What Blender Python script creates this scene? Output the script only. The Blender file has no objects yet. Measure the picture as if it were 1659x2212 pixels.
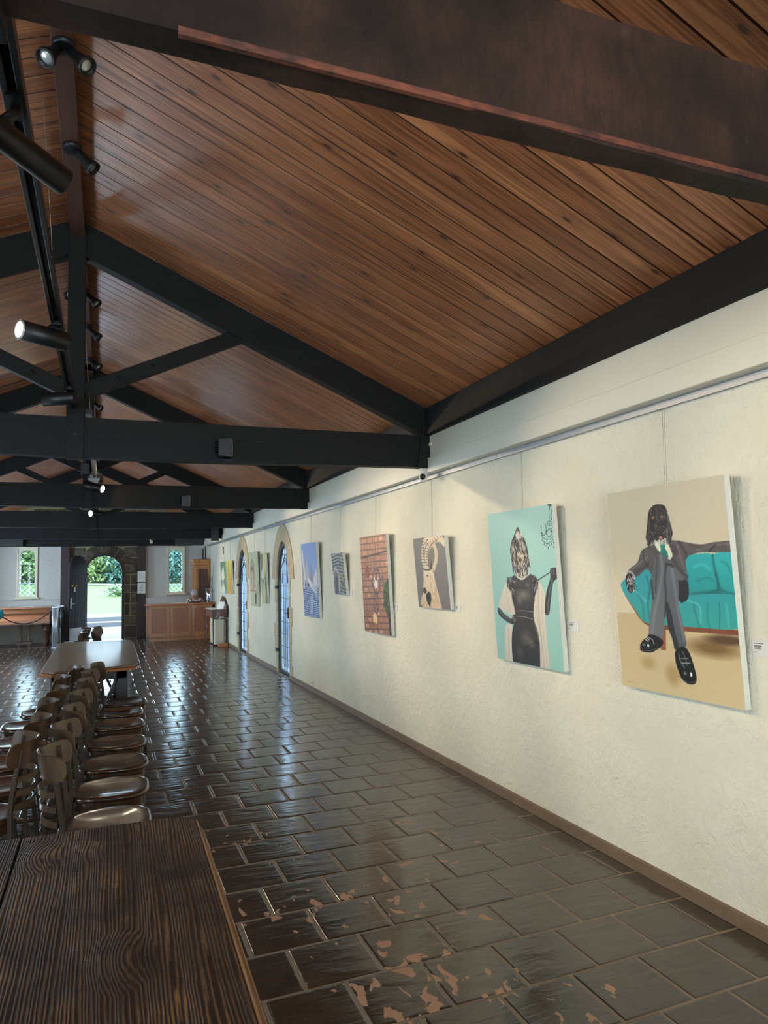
import bpy, bmesh, math, random
import numpy as np
from mathutils import Vector, Matrix, Euler

# ------------------------------------------------------------------ camera, sky, light, exposure
C = bpy.context.scene.collection
scene = bpy.context.scene
cam_d = bpy.data.cameras.new('camera')
cam = bpy.data.objects.new('camera', cam_d)
C.objects.link(cam)
scene.camera = cam
cam_d.sensor_fit = 'HORIZONTAL'
cam_d.sensor_width = 36.0
cam_d.lens = 36.0 * 1514.9 / 1659.0
cam_d.clip_start = 0.02
cam_d.clip_end = 400
R_ = Vector((0.929731, -0.36749069, -0.02347027))
U_ = Vector((-0.00930465, -0.08716073, 0.99615081))
F_ = Vector((0.36812184, 0.92593391, 0.0844554))
m = Matrix.Identity(4)
for i in range(3):
    m[i][0] = R_[i]; m[i][1] = U_[i]; m[i][2] = -F_[i]; m[i][3] = (0, 0, 1.6)[i]
cam.matrix_world = m

scene.view_settings.view_transform = 'Standard'
scene.view_settings.look = 'None'
scene.view_settings.gamma = 1.0
scene.view_settings.use_curve_mapping = False
scene.view_settings.exposure = 1.0

world = bpy.data.worlds.new('world')
scene.world = world
world.use_nodes = True
bg = world.node_tree.nodes['Background']
bg.inputs[0].default_value = (0.62, 0.83, 1.0, 1)
bg.inputs[1].default_value = 6.5

def area(name, loc, rot, sx, sy, power, col, portal=False):
    l = bpy.data.lights.new(name, 'AREA')
    l.shape = 'RECTANGLE'; l.size = sx; l.size_y = sy; l.energy = power; l.color = col
    o = bpy.data.objects.new(name, l); C.objects.link(o)
    o.location = loc; o.rotation_euler = rot
    if portal:
        l.cycles.is_portal = True
    return o
PI = math.pi
DAY = (0.58, 0.78, 1.0)
# added fill lights at assumed window openings of the unseen left wall (facing +x)
for wy, wp in ((0.9, 14), (3.2, 14), (7.2, 16), (11.0, 40), (14.8, 52), (18.2, 44)):
    area('window_daylight', (-2.98, wy, 1.65), (0, -PI/2, 0), 1.3, 0.55, wp, DAY)
# added warm fill light at the unseen near end, behind the camera (facing +y)
area('rear_doorway_daylight', (-0.3, -4.9, 1.5), (PI/2, 0, 0), 3.4, 2.4, 60, (1.0, 0.84, 0.66))
# sky light through the open entrance (facing -y)
area('entrance_sky_portal', (-0.04, 20.62, 1.1), (-PI/2, 0, 0), 0.9, 2.15, 1, DAY, True)

WARM = (1.0, 0.80, 0.56)
def spot(loc, target, power, angle, blend=0.7, rad=0.022, col=WARM):
    l = bpy.data.lights.new('lamp_beam', 'SPOT')
    l.energy = power; l.color = col; l.spot_size = math.radians(angle); l.spot_blend = blend
    l.shadow_soft_size = rad
    o = bpy.data.objects.new('lamp_beam', l); C.objects.link(o)
    o.location = loc
    d = Vector(target) - Vector(loc)
    o.rotation_euler = d.to_track_quat('-Z', 'Y').to_euler()
    return o

# ------------------------------------------------------------------ helpers
def lin(c):
    out = []
    for v in c[:3]:
        v = v / 255.0
        out.append(v / 12.92 if v <= 0.04045 else ((v + 0.055) / 1.055) ** 2.4)
    return tuple(out) + (1.0,)

class MB:
    def __init__(s):
        s.v = []; s.f = []; s.mi = []; s.sm = []
    def add(s, vs, fs, mi=0, smooth=False):
        b = len(s.v); s.v += [tuple(v) for v in vs]
        for f in fs:
            s.f.append(tuple(b + i for i in f)); s.mi.append(mi); s.sm.append(smooth)
        return s
    def box(s, lo, hi, mi=0, M=None):
        x0, y0, z0 = lo; x1, y1, z1 = hi
        vs = [Vector(p) for p in [(x0,y0,z0),(x1,y0,z0),(x1,y1,z0),(x0,y1,z0),(x0,y0,z1),(x1,y0,z1),(x1,y1,z1),(x0,y1,z1)]]
        if M: vs = [M @ v for v in vs]
        return s.add(vs, [(0,3,2,1),(4,5,6,7),(0,1,5,4),(1,2,6,5),(2,3,7,6),(3,0,4,7)], mi)
    def bar(s, a, b, w, h, mi=0, up=(0,0,1)):
        """box section beam from a to b, w across, h along up"""
        a = Vector(a); b = Vector(b); d = (b - a).normalized(); u = Vector(up)
        side = d.cross(u).normalized(); u = side.cross(d).normalized()
        vs = []
        for p in (a, b):
            for sx, sz in ((-1,-1),(1,-1),(1,1),(-1,1)):
                vs.append(p + side * sx * w / 2 + u * sz * h / 2)
        return s.add(vs, [(0,1,2,3),(7,6,5,4),(0,4,5,1),(1,5,6,2),(2,6,7,3),(3,7,4,0)], mi)
    def tube(s, pts, r, n=10, mi=0, caps=True, smooth=True, flat=1.0, ph=0.0):
        pts = [Vector(p) for p in pts]; rs = r if isinstance(r, (list, tuple)) else [r] * len(pts)
        vs = []; prev = None
        for i, p in enumerate(pts):
            d = (pts[min(i + 1, len(pts) - 1)] - pts[max(i - 1, 0)]).normalized()
            ref = prev if prev is not None else (Vector((0,0,1)) if abs(d.z) < .9 else Vector((1,0,0)))
            side = d.cross(ref).normalized(); up = side.cross(d).normalized(); prev = up
            for k in range(n):
                a = 2 * PI * k / n + ph
                vs.append(p + side * math.cos(a) * rs[i] + up * math.sin(a) * rs[i] * flat)
        fs = []
        for i in range(len(pts) - 1):
            for k in range(n):
                a = i * n + k; b = i * n + (k + 1) % n
                fs.append((a, b, b + n, a + n))
        s.add(vs, fs, mi, smooth)
        if caps:
            b = len(s.v) - len(vs)
            s.f.append(tuple(b + k for k in reversed(range(n)))); s.mi.append(mi); s.sm.append(False)
            s.f.append(tuple(b + (len(pts) - 1) * n + k for k in range(n))); s.mi.append(mi); s.sm.append(False)
        return s
    def lathe(s, prof, n=20, M=None, mi=0, smooth=True):
        vs = []
        for r, z in prof:
            for k in range(n):
                a = 2 * PI * k / n; v = Vector((r * math.cos(a), r * math.sin(a), z))
                vs.append(M @ v if M else v)
        fs = []
        for i in range(len(prof) - 1):
            for k in range(n):
                a = i * n + k; b = i * n + (k + 1) % n
                fs.append((a, b, b + n, a + n))
        s.add(vs, fs, mi, smooth)
        b = len(s.v) - len(vs)
        if prof[0][0] > 1e-5:
            s.f.append(tuple(b + k for k in reversed(range(n)))); s.mi.append(mi); s.sm.append(False)
        if prof[-1][0] > 1e-5:
            s.f.append(tuple(b + (len(prof) - 1) * n + k for k in range(n))); s.mi.append(mi); s.sm.append(False)
        return s
    def prism(s, poly, z0, z1, M=None, mi=0, smooth=False):
        n = len(poly)
        vs = [Vector((x, y, z0)) for x, y in poly] + [Vector((x, y, z1)) for x, y in poly]
        if M: vs = [M @ v for v in vs]
        fs = [tuple(reversed(range(n))), tuple(range(n, 2 * n))]
        s.add(vs, fs, mi)
        b = len(s.v) - 2 * n
        for i in range(n):
            j = (i + 1) % n
            s.f.append((b + i, b + j, b + n + j, b + n + i)); s.mi.append(mi); s.sm.append(smooth)
        return s
    def ell(s, c, r, n=16, m=10, M=None, mi=0):
        vs = []; fs = []
        for i in range(m + 1):
            t = PI * i / m
            for k in range(n):
                a = 2 * PI * k / n
                v = Vector((c[0] + r[0] * math.sin(t) * math.cos(a), c[1] + r[1] * math.sin(t) * math.sin(a), c[2] + r[2] * math.cos(t)))
                vs.append(M @ v if M else v)
        for i in range(m):
            for k in range(n):
                a = i * n + k; b = i * n + (k + 1) % n
                fs.append((a, a + n, b + n, b))
        return s.add(vs, fs, mi, True)
    def build(s, name, mats, parent=None, origin=(0,0,0), bevel=0, seg=2, world=False):
        me = bpy.data.meshes.new(name)
        o0 = Vector(origin)
        me.from_pydata([tuple(Vector(v) - o0) for v in s.v], [], s.f)
        if not isinstance(mats, (list, tuple)): mats = [mats]
        for m_ in mats: me.materials.append(m_)
        me.polygons.foreach_set('material_index', s.mi)
        me.polygons.foreach_set('use_smooth', s.sm)
        me.update()
        o = bpy.data.objects.new(name, me); C.objects.link(o)
        o.location = o0
        if parent is not None:
            o.parent = parent
            if world: o.location = o0 - parent.location
        if bevel:
            b = o.modifiers.new('bevel', 'BEVEL'); b.width = bevel; b.segments = seg; b.limit_method = 'ANGLE'
            b.angle_limit = math.radians(40)
        return o

def tag(o, label=None, cat=None, group=None, kind=None):
    if label: o['label'] = label
    if cat: o['category'] = cat
    if group: o['group'] = group
    if kind: o['kind'] = kind
    return o
def empty(name, loc=(0,0,0), rz=0):
    o = bpy.data.objects.new(name, None); C.objects.link(o)
    o.empty_display_size = .1
    o.location = loc; o.rotation_euler = (0, 0, rz)
    return o
def copy_tree(o, parent=None):
    c = o.copy(); C.objects.link(c); c.parent = parent
    for ch in [x for x in bpy.data.objects if x.parent == o]:
        copy_tree(ch, c)
    return c

# ------------------------------------------------------------------ materials
class N:
    def __init__(s, name):
        s.m = bpy.data.materials.new(name); s.m.use_nodes = True
        s.t = s.m.node_tree; s.n = s.t.nodes; s.l = s.t.links
        s.b = s.n['Principled BSDF']; s.o = s.n['Material Output']
    def nd(s, typ, **kw):
        x = s.n.new(typ)
        for k, v in kw.items(): setattr(x, k, v)
        return x
    def set(s, x, key, v):
        if hasattr(v, 'is_output') or isinstance(v, bpy.types.NodeSocket): s.l.new(v, x.inputs[key])
        else: x.inputs[key].default_value = v
    def coord(s, scale=(1,1,1), kind='Object', rot=(0,0,0)):
        t = s.nd('ShaderNodeTexCoord'); mp = s.nd('ShaderNodeMapping')
        s.l.new(t.outputs[kind], mp.inputs[0]); mp.inputs['Scale'].default_value = scale
        mp.inputs['Rotation'].default_value = rot
        return mp.outputs[0]
    def noise(s, vec, scale=5, detail=4, rough=.55, dist=0):
        x = s.nd('ShaderNodeTexNoise'); s.l.new(vec, x.inputs['Vector'])
        x.inputs['Scale'].default_value = scale; x.inputs['Detail'].default_value = detail
        x.inputs['Roughness'].default_value = rough; x.inputs['Distortion'].default_value = dist
        return x.outputs['Fac']
    def math(s, op, a, b=0.0, c=None):
        x = s.nd('ShaderNodeMath', operation=op); s.set(x, 0, a); s.set(x, 1, b)
        if c is not None: s.set(x, 2, c)
        return x.outputs[0]
    def ramp(s, fac, stops):
        x = s.nd('ShaderNodeValToRGB'); s.l.new(fac, x.inputs[0])
        e = x.color_ramp.elements
        while len(e) < len(stops): e.new(.5)
        for el, (p, c) in zip(e, stops):
            el.position = p; el.color = c if len(c) == 4 else tuple(c) + (1,)
        return x.outputs[0]
    def mix(s, fac, a, b, typ='MIX'):
        x = s.nd('ShaderNodeMix', data_type='RGBA', blend_type=typ)
        s.set(x, 0, fac); s.set(x, 6, a); s.set(x, 7, b)
        return x.outputs[2]
    def bump(s, h, strength=.3, dist=.01, prev=None):
        x = s.nd('ShaderNodeBump'); s.l.new(h, x.inputs['Height'])
        x.inputs['Strength'].default_value = strength; x.inputs['Distance'].default_value = dist
        if prev is not None: s.l.new(prev, x.inputs['Normal'])
        s.l.new(x.outputs[0], s.b.inputs['Normal'])
        return x.outputs[0]
    def col(s, c): s.set(s.b, 'Base Color', c)
    def P(s, **kw):
        for k, v in kw.items(): s.set(s.b, k.replace('_', ' '), v)
        return s

def plain(name, c, rough=.5, metal=0, var=.12, bump=0, nscale=30, coat=0, spec=.5):
    n = N(name); v = n.coord()
    f = n.noise(v, nscale, 3)
    c4 = lin(c)
    d = tuple(x * (1 - var) for x in c4[:3]) + (1,); l = tuple(min(1, x * (1 + var)) for x in c4[:3]) + (1,)
    n.col(n.mix(f, d, l)); n.P(Roughness=rough, Metallic=metal)
    n.b.inputs['Specular IOR Level'].default_value = spec
    if coat: n.P(Coat_Weight=coat, Coat_Roughness=.12)
    if bump: n.bump(f, bump, .005)
    return n.m

def wood(name, dark, light, axis='X', rough=.4, freq=40, coat=0, bump=.15, stretch=.06, spec=.5, contrast=1.0):
    """long grained timber, grain running along axis"""
    n = N(name)
    sc = {'X': (stretch,1,1), 'Y': (1,stretch,1), 'Z': (1,1,stretch)}[axis]
    v = n.coord(sc)
    g = n.noise(v, freq, 5, .6, .4)
    g2 = n.noise(v, freq * .18, 3, .5, .8)
    f = n.math('ADD', n.math('MULTIPLY', g, .6), n.math('MULTIPLY', g2, .4))
    lo, hi = .5 - .16 / contrast, .5 + .16 / contrast
    n.col(n.ramp(f, [(lo, lin(dark)), (hi, lin(light))]))
    n.P(Roughness=rough); n.b.inputs['Specular IOR Level'].default_value = spec
    if coat: n.P(Coat_Weight=coat, Coat_Roughness=.1)
    if bump: n.bump(g, bump, .004)
    return n.m

M = {}
# plaster
def plaster(name, c, bs=.5, sc=1.0):
    n = N(name); v = n.coord()
    big = n.noise(v, 1.3 * sc, 4, .6)
    swirl = n.noise(v, 7 * sc, 5, .62, 1.8)
    vs_ = n.coord((1, 1, .55), rot=(.6, 0, 0))
    tro = n.noise(vs_, 28 * sc, 3, .5, 1.2)
    fine = n.noise(v, 120, 2, .5)
    c4 = lin(c)
    n.col(n.mix(n.ramp(big, [(.35, (0,0,0,1)), (.7, (1,1,1,1))]), tuple(x * .93 for x in c4[:3]) + (1,), tuple(min(1, x * 1.05) for x in c4[:3]) + (1,)))
    pit = n.ramp(n.noise(v, 46, 2, .4, .6), [(.27, (0,0,0,1)), (.33, (1,1,1,1))])
    h = n.math('ADD', n.math('ADD', n.math('MULTIPLY', n.math('MULTIPLY', swirl, n.ramp(n.noise(v, 2.6, 2, .5), [(.35, (.25,.25,.25,1)), (.65, (1,1,1,1))])), .85), n.math('MULTIPLY', tro, .35)), n.math('ADD', n.math('MULTIPLY', fine, .08), n.math('MULTIPLY', pit, .10)))
    n.P(Roughness=.82); n.b.inputs['Specular IOR Level'].default_value = .25
    n.bump(h, bs, .045)
    return n.m
M['plaster'] = plaster('cream_plaster', (216, 211, 190), .6)
M['plaster_far'] = plaster('grey_white_plaster', (196, 190, 182), .7)
M['paint'] = plain('cream_paint', (206, 202, 184), .5, var=.03, nscale=4)
M['cream'] = plain('cream_window_paint', (214, 204, 176), .45, var=.05)
M['alu'] = plain('brushed_aluminium', (150, 153, 156), .45, .5, .06)
M['silver'] = plain('silver_post_metal', (206, 212, 220), .28, .7, .05)
M['black'] = plain('matt_black_metal', (20, 21, 22), .42, .1, .2)
M['black_plastic'] = plain('black_plastic', (26, 27, 28), .35, 0, .2)
M['iron'] = plain('dark_iron', (34, 36, 40), .5, .6, .2)
M['lead'] = plain('lead_came', (52, 58, 66), .5, .5, .2)
M['white'] = plain('white_plastic', (226, 224, 216), .35, 0, .03)
M['paper'] = plain('white_paper', (226, 224, 216), .8, 0, .04)
M['cardgrey'] = plain('grey_label_card', (208, 206, 200), .7, 0, .02)
M['ink'] = plain('grey_ink', (96, 92, 86), .8)
M['skirt'] = plain('brown_tile_skirting', (112, 92, 72), .5, 0, .25, .3, 14)
M['brass'] = plain('brass', (206, 168, 84), .25, .95, .1)
M['cord'] = plain('black_rope', (16, 16, 18), .7)
M['wire'] = plain('hanging_wire', (170, 164, 146), .4, .4)
M['beam'] = wood('black_stained_timber', (11, 10, 9), (23, 22, 19), 'X', .66, 26, bump=.35, spec=.3)
M['beam_y'] = wood('black_stained_timber_lengthwise', (11, 10, 9), (24, 22, 19), 'Y', .7, 26, bump=.35, spec=.3)
M['beam_z'] = wood('black_stained_timber_upright', (11, 10, 9), (23, 21, 19), 'Z', .66, 26, bump=.35, spec=.3)
M['ridge'] = wood('red_brown_ridge_timber', (58, 34, 26), (92, 58, 44), 'Y', .55, 22, bump=.3)
M['post'] = wood('dark_brown_post_timber', (44, 30, 27), (66, 46, 40), 'Z', .6, 20, bump=.3)
M['desk'] = wood('honey_varnished_timber', (140, 84, 46), (178, 116, 66), 'Z', .32, 22, coat=.5, bump=.05)
M['desk_panel'] = wood('reddish_ply_panel', (128, 72, 44), (152, 90, 58), 'Z', .35, 60, coat=.3, bump=.03)
M['desk_top'] = wood('orange_varnished_top', (150, 84, 44), (186, 112, 62), 'X', .16, 22, coat=.9, bump=.03)
M['mahog'] = wood('dark_mahogany', (62, 30, 24), (104, 54, 40), 'Z', .3, 24, coat=.5, bump=.05)
M['piano'] = wood('walnut_piano_case', (126, 74, 48), (176, 116, 82), 'X', .25, 14, coat=.7, bump=.03)
M['piano_dark'] = wood('dark_walnut', (52, 32, 24), (88, 56, 40), 'Z', .35, 20, coat=.4)
M['chair'] = wood('brown_stained_bentwood', (46, 33, 22), (92, 68, 45), 'Z', .34, 30, coat=.45, bump=.06)
M['chair_post'] = wood('dark_brown_chair_post', (40, 31, 22), (72, 55, 38), 'Z', .5, 30, bump=.1, spec=.3)
M['chair_seat'] = wood('polished_brown_seat', (46, 29, 18), (82, 52, 32), 'X', .22, 26, coat=.9, bump=.05)
M['door_wood'] = wood('old_grey_black_oak', (28, 25, 27), (58, 55, 60), 'Z', .7, 24, bump=.5, spec=.2)
M['wardrobe'] = wood('orange_oak', (150, 88, 36), (194, 128, 62), 'Z', .35, 22, coat=.4)
M['wardrobe_dark'] = wood('carved_dark_oak', (60, 34, 24), (100, 64, 46), 'Z', .5, 40, bump=.6)
M['t2_top'] = wood('old_table_board_brown', (92, 68, 46), (132, 102, 70), 'X', .42, 24, coat=.15, bump=.16)
M['t2_edge'] = wood('orange_table_edge', (128, 74, 36), (176, 110, 58), 'X', .3, 24, coat=.5)
M['t2_base'] = wood('black_trestle_timber', (22, 18, 17), (44, 34, 30), 'Z', .5, 24)
M['teal'] = plain('teal_fabric', (40, 138, 150), .6)
M['brick'] = plain('orange_brick', (188, 120, 78), .8, 0, .2, .4, 60)
M['cream_metal'] = plain('cream_painted_metal', (214, 208, 184), .45, 0, .04)
M['kick'] = plain('grey_white_kick_plate', (176, 180, 190), .4, .3, .05)
M['canvas_side'] = plain('primed_canvas_edge', (222, 218, 202), .8, 0, .04, .2, 300)
M['skin'] = plain('skin', (206, 160, 138), .55, 0, .06)
M['hair'] = plain('short_grey_hair', (186, 186, 186), .7, 0, .3, .6, 120)

# copper-red worn edge for the nearest tie beam
def tie_mat():
    n = N('rough_sawn_brown_black_timber'); v = n.coord()
    vg = n.coord((2.6, 2.6, 1.0), rot=(0, -.35, 0))
    saw = n.noise(vg, 22, 4, .7, .6)
    blot = n.noise(v, 2.6, 4, .6)
    spk = n.ramp(n.noise(v, 70, 2, .5), [(.74, (0,0,0,1)), (.80, (1,1,1,1))])
    c = n.mix(n.ramp(blot, [(.40, (0,0,0,1)), (.74, (1,1,1,1))]), lin((28, 20, 14)), lin((78, 52, 40)))
    c = n.mix(n.ramp(n.noise(v, 5.5, 2, .5), [(.68, (0,0,0,1)), (.78, (.7,.7,.7,1))]), c, lin((120, 88, 70)))
    c = n.mix(n.math('MULTIPLY', n.ramp(saw, [(.42, (0,0,0,1)), (.62, (1,1,1,1))]), .5), c, lin((32, 24, 21)))
    c = n.mix(n.math('MULTIPLY', spk, .5), c, lin((150, 124, 104)))
    n.col(c); n.P(Roughness=.7); n.b.inputs['Specular IOR Level'].default_value = .25
    n.bump(n.math('ADD', saw, n.math('MULTIPLY', blot, .4)), .55, .006)
    return n.m
M['tie_near'] = tie_mat()
M['red_edge'] = wood('worn_red_arris', (50, 29, 22), (124, 66, 44), 'X', .6, 60, bump=.6, stretch=.5, contrast=1.2)

def ceiling_mat():
    n = N('knotty_pine_boards')
    t = n.nd('ShaderNodeTexCoord'); sp = n.nd('ShaderNodeSeparateXYZ'); n.l.new(t.outputs['Object'], sp.inputs[0])
    X, Y = sp.outputs[0], sp.outputs[1]
    yb = n.math('MULTIPLY', Y, 1 / PITCH)
    bid = n.math('FLOOR', yb)
    wn = n.nd('ShaderNodeTexWhiteNoise', noise_dimensions='1D'); n.l.new(bid, wn.inputs['W']); rnd = wn.outputs['Value']
    def vec(sx, sy, off):
        c = n.nd('ShaderNodeCombineXYZ')
        n.l.new(n.math('ADD', n.math('MULTIPLY', X, sx), n.math('MULTIPLY', rnd, 37.0)), c.inputs[0])
        n.l.new(n.math('MULTIPLY', Y, sy), c.inputs[1])
        n.l.new(n.math('MULTIPLY', bid, off), c.inputs[2]); return c.outputs[0]
    # knots
    vo = n.nd('ShaderNodeTexVoronoi', feature='F1', voronoi_dimensions='2D'); n.l.new(vec(1.5, 3.4, 0), vo.inputs['Vector']); vo.inputs['Scale'].default_value = 1.6
    kd = vo.outputs['Distance']
    csep = n.nd('ShaderNodeSeparateColor'); n.l.new(vo.outputs['Color'], csep.inputs[0])
    present = n.math('GREATER_THAN', csep.outputs[0], .56)
    knot = n.math('MULTIPLY', n.ramp(kd, [(.035, (1,1,1,1)), (.075, (0,0,0,1))]), present)
    halo = n.math('MULTIPLY', n.ramp(kd, [(.05, (1,1,1,1)), (.26, (0,0,0,1))]), present)
    # grain, bent around the knots
    g1 = n.nd('ShaderNodeTexNoise'); n.l.new(vec(1.1, 34, 5.3), g1.inputs['Vector']); g1.inputs['Scale'].default_value = 2.2; g1.inputs['Detail'].default_value = 4
    n.l.new(n.math('ADD', n.math('MULTIPLY', halo, 1.2), .25), g1.inputs['Distortion'])
    g2 = n.nd('ShaderNodeTexNoise'); n.l.new(vec(.7, 6, 1.7), g2.inputs['Vector']); g2.inputs['Scale'].default_value = 1.5; g2.inputs['Detail'].default_value = 3
    a = n.mix(rnd, lin((170, 106, 66)), lin((204, 136, 88)))
    b = n.mix(rnd, lin((108, 60, 34)), lin((140, 84, 50)))
    c = n.mix(n.ramp(g1.outputs['Fac'], [(.36, (0,0,0,1)), (.62, (1,1,1,1))]), b, a)
    c = n.mix(n.math('MULTIPLY', n.ramp(g2.outputs['Fac'], [(.42, (0,0,0,1)), (.66, (1,1,1,1))]), .45), c, lin((118, 68, 42)))
    c = n.mix(n.math('MULTIPLY', halo, .35), c, lin((96, 54, 34)))
    c = n.mix(n.math('MULTIPLY', knot, .85), c, lin((44, 26, 20)))
    fr = n.math('FRACT', yb); gap_shade = n.ramp(n.math('ABSOLUTE', n.math('SUBTRACT', n.math('FRACT', n.math('ADD', yb, .5)), .5)), [(.030, (1,1,1,1)), (.045, (0,0,0,1))])
    c = n.mix(n.math('MULTIPLY', gap_shade, .8), c, lin((40, 22, 14)))  # shade of the grooves painted as a dark line into the board colour
    n.col(c); n.P(Roughness=.42, Coat_Weight=.45, Coat_Roughness=.32); n.b.inputs['Specular IOR Level'].default_value = .5
    n.bump(g1.outputs['Fac'], .08, .004)
    return n.m
PITCH = 0.133
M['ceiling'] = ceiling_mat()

def floor_mat():
    n = N('worn_glazed_quarry_tiles'); v = n.coord()
    at = n.nd('ShaderNodeVertexColor', layer_name='tile'); s2 = n.nd('ShaderNodeSeparateColor'); n.l.new(at.outputs[0], s2.inputs[0])
    rnd, gr = s2.outputs[0], s2.outputs[1]
    sw = n.noise(v, 6, 5, .6, .8)
    fine = n.noise(v, 60, 3, .55)
    # hand-trowelled ripples: long in x on one tile, wavy on the next
    vr = n.coord((1.0, 3.2, 1), rot=(0, 0, .35)); rip = n.noise(vr, 5.0, 3, .48, .7)
    base = n.mix(rnd, lin((40, 33, 27)), lin((62, 51, 41)))
    base = n.mix(n.math('MULTIPLY', n.ramp(sw, [(.4, (0,0,0,1)), (.7, (1,1,1,1))]), .5), base, lin((78, 65, 52)))
    # terracotta showing where the glaze has flaked away
    vp = n.coord((1.0, .62, 1), rot=(0, 0, .5))
    p1 = n.noise(vp, 13, 3, .45, .5); p2 = n.noise(v, 1.25, 2, .5)
    sp = n.nd('ShaderNodeSeparateXYZ'); n.l.new(v, sp.inputs[0])
    near = n.nd('ShaderNodeMapRange'); n.l.new(sp.outputs[1], near.inputs[0])
    near.inputs[1].default_value = 3.2; near.inputs[2].default_value = 7.5; near.inputs[3].default_value = .035; near.inputs[4].default_value = -.09
    wall = n.nd('ShaderNodeMapRange'); n.l.new(sp.outputs[0], wall.inputs[0])
    wall.inputs[1].default_value = 1.9; wall.inputs[2].default_value = 2.4; wall.inputs[3].default_value = 0; wall.inputs[4].default_value = -.2
    th = n.math('ADD', n.math('ADD', n.math('MULTIPLY', p1, .68), n.math('MULTIPLY', p2, .42)), n.math('ADD', near.outputs[0], wall.outputs[0]))
    patch = n.ramp(th, [(.692, (0,0,0,1)), (.699, (1,1,1,1))])
    tc = n.mix(fine, lin((158, 112, 84)), lin((190, 144, 112)))
    c = n.mix(patch, base, tc)
    dust = n.ramp(sp.outputs[0], [(.0, (0,0,0,1)), (1, (0,0,0,1))])
    c = n.mix(n.math('MULTIPLY', n.ramp(n.noise(v, 150, 1, .4), [(.72, (0,0,0,1)), (.76, (1,1,1,1))]), .35), c, lin((120, 108, 92)))
    c = n.mix(gr, c, n.mix(sw, lin((100, 86, 70)), lin((146, 128, 106))))
    n.col(c)
    r = n.math('ADD', .10, n.math('MULTIPLY', sw, .16))
    r = n.math('ADD', r, n.math('MULTIPLY', patch, .3)); r = n.math('ADD', r, n.math('MULTIPLY', gr, .4))
    n.P(Roughness=r); n.b.inputs['Specular IOR Level'].default_value = .85
    h = n.math('ADD', n.math('ADD', n.math('MULTIPLY', rip, 1.0), n.math('MULTIPLY', fine, .07)), n.math('MULTIPLY', patch, -.12))
    n.bump(h, .30, .012)
    return n.m
M['floor'] = floor_mat()

def table_mat():
    n = N('old_pine_table_boards'); t = n.nd('ShaderNodeTexCoord')
    sp = n.nd('ShaderNodeSeparateXYZ'); n.l.new(t.outputs['Object'], sp.inputs[0]); X, Y = sp.outputs[0], sp.outputs[1]
    v1 = n.coord((3.2, .95, 1)); v2 = n.coord((1, 1, 1))
    vo = n.nd('ShaderNodeTexVoronoi', feature='F1'); n.l.new(n.coord((3.4, 1.9, 1)), vo.inputs['Vector']); vo.inputs['Scale'].default_value = 1.0
    kd = vo.outputs['Distance']
    halo = n.ramp(kd, [(.0, (1,1,1,1)), (.30, (0,0,0,1))]); knot = n.ramp(kd, [(.05, (1,1,1,1)), (.085, (0,0,0,1))])
    n1 = n.noise(n.coord((2.4, .42, 1)), 1.3, 2, .4)
    n3 = n.noise(n.coord((14, 5, 1)), 3, 3, .5)
    nx = n.noise(n.coord((16, .35, 1)), 1.6, 3, .55)
    ring = n.math('ADD', n.math('ADD', n.math('ADD', X, n.math('MULTIPLY', nx, .034)), n.math('MULTIPLY', n1, .10)), n.math('ADD', n.math('MULTIPLY', halo, .045), n.math('MULTIPLY', n3, .004)))
    w = n.math('ADD', n.math('MULTIPLY', n.math('SINE', n.math('MULTIPLY', ring, 2 * PI * 112)), .5), .5)
    blot = n.noise(v2, 5.0, 5, .62, .6); fib = n.noise(n.coord((60, 5, 1)), 4, 4, .6)
    wm = n.math('MULTIPLY', n.ramp(w, [(.45, (0,0,0,1)), (.95, (1,1,1,1))]), n.math('ADD', .25, n.ramp(n.noise(n.coord((3, 1.2, 1)), 2.2, 3, .6), [(.35, (0,0,0,1)), (.6, (.75,.75,.75,1))])))
    c = n.mix(wm, lin((50, 32, 19)), lin((156, 114, 70)))
    c = n.mix(n.math('MULTIPLY', n.ramp(fib, [(.42, (0,0,0,1)), (.62, (1,1,1,1))]), .6), c, lin((56, 37, 24)))
    c = n.mix(n.math('MULTIPLY', n.ramp(blot, [(.46, (0,0,0,1)), (.62, (1,1,1,1))]), .75), c, lin((40, 26, 18)))
    c = n.mix(n.math('MULTIPLY', knot, .95), c, lin((16, 11, 9)))
    crack = n.ramp(n.noise(n.coord((30, .5, 1)), 3.0, 2, .5), [(.26, (1,1,1,1)), (.285, (0,0,0,1))])
    c = n.mix(n.math('MULTIPLY', crack, .8), c, lin((18, 12, 10)))
    n.col(c); n.P(Roughness=n.math('ADD', .44, n.math('MULTIPLY', blot, .25))); n.b.inputs['Specular IOR Level'].default_value = .3
    n.bump(n.math('ADD', w, n.math('ADD', n.math('MULTIPLY', crack, -1.5), n.math('MULTIPLY', fib, .8))), .55, .0022)
    return n.m
M['table'] = table_mat()
M['table_edge'] = wood('worn_pale_table_edge', (112, 82, 56), (186, 148, 108), 'Y', .5, 40, bump=.5)

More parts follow.
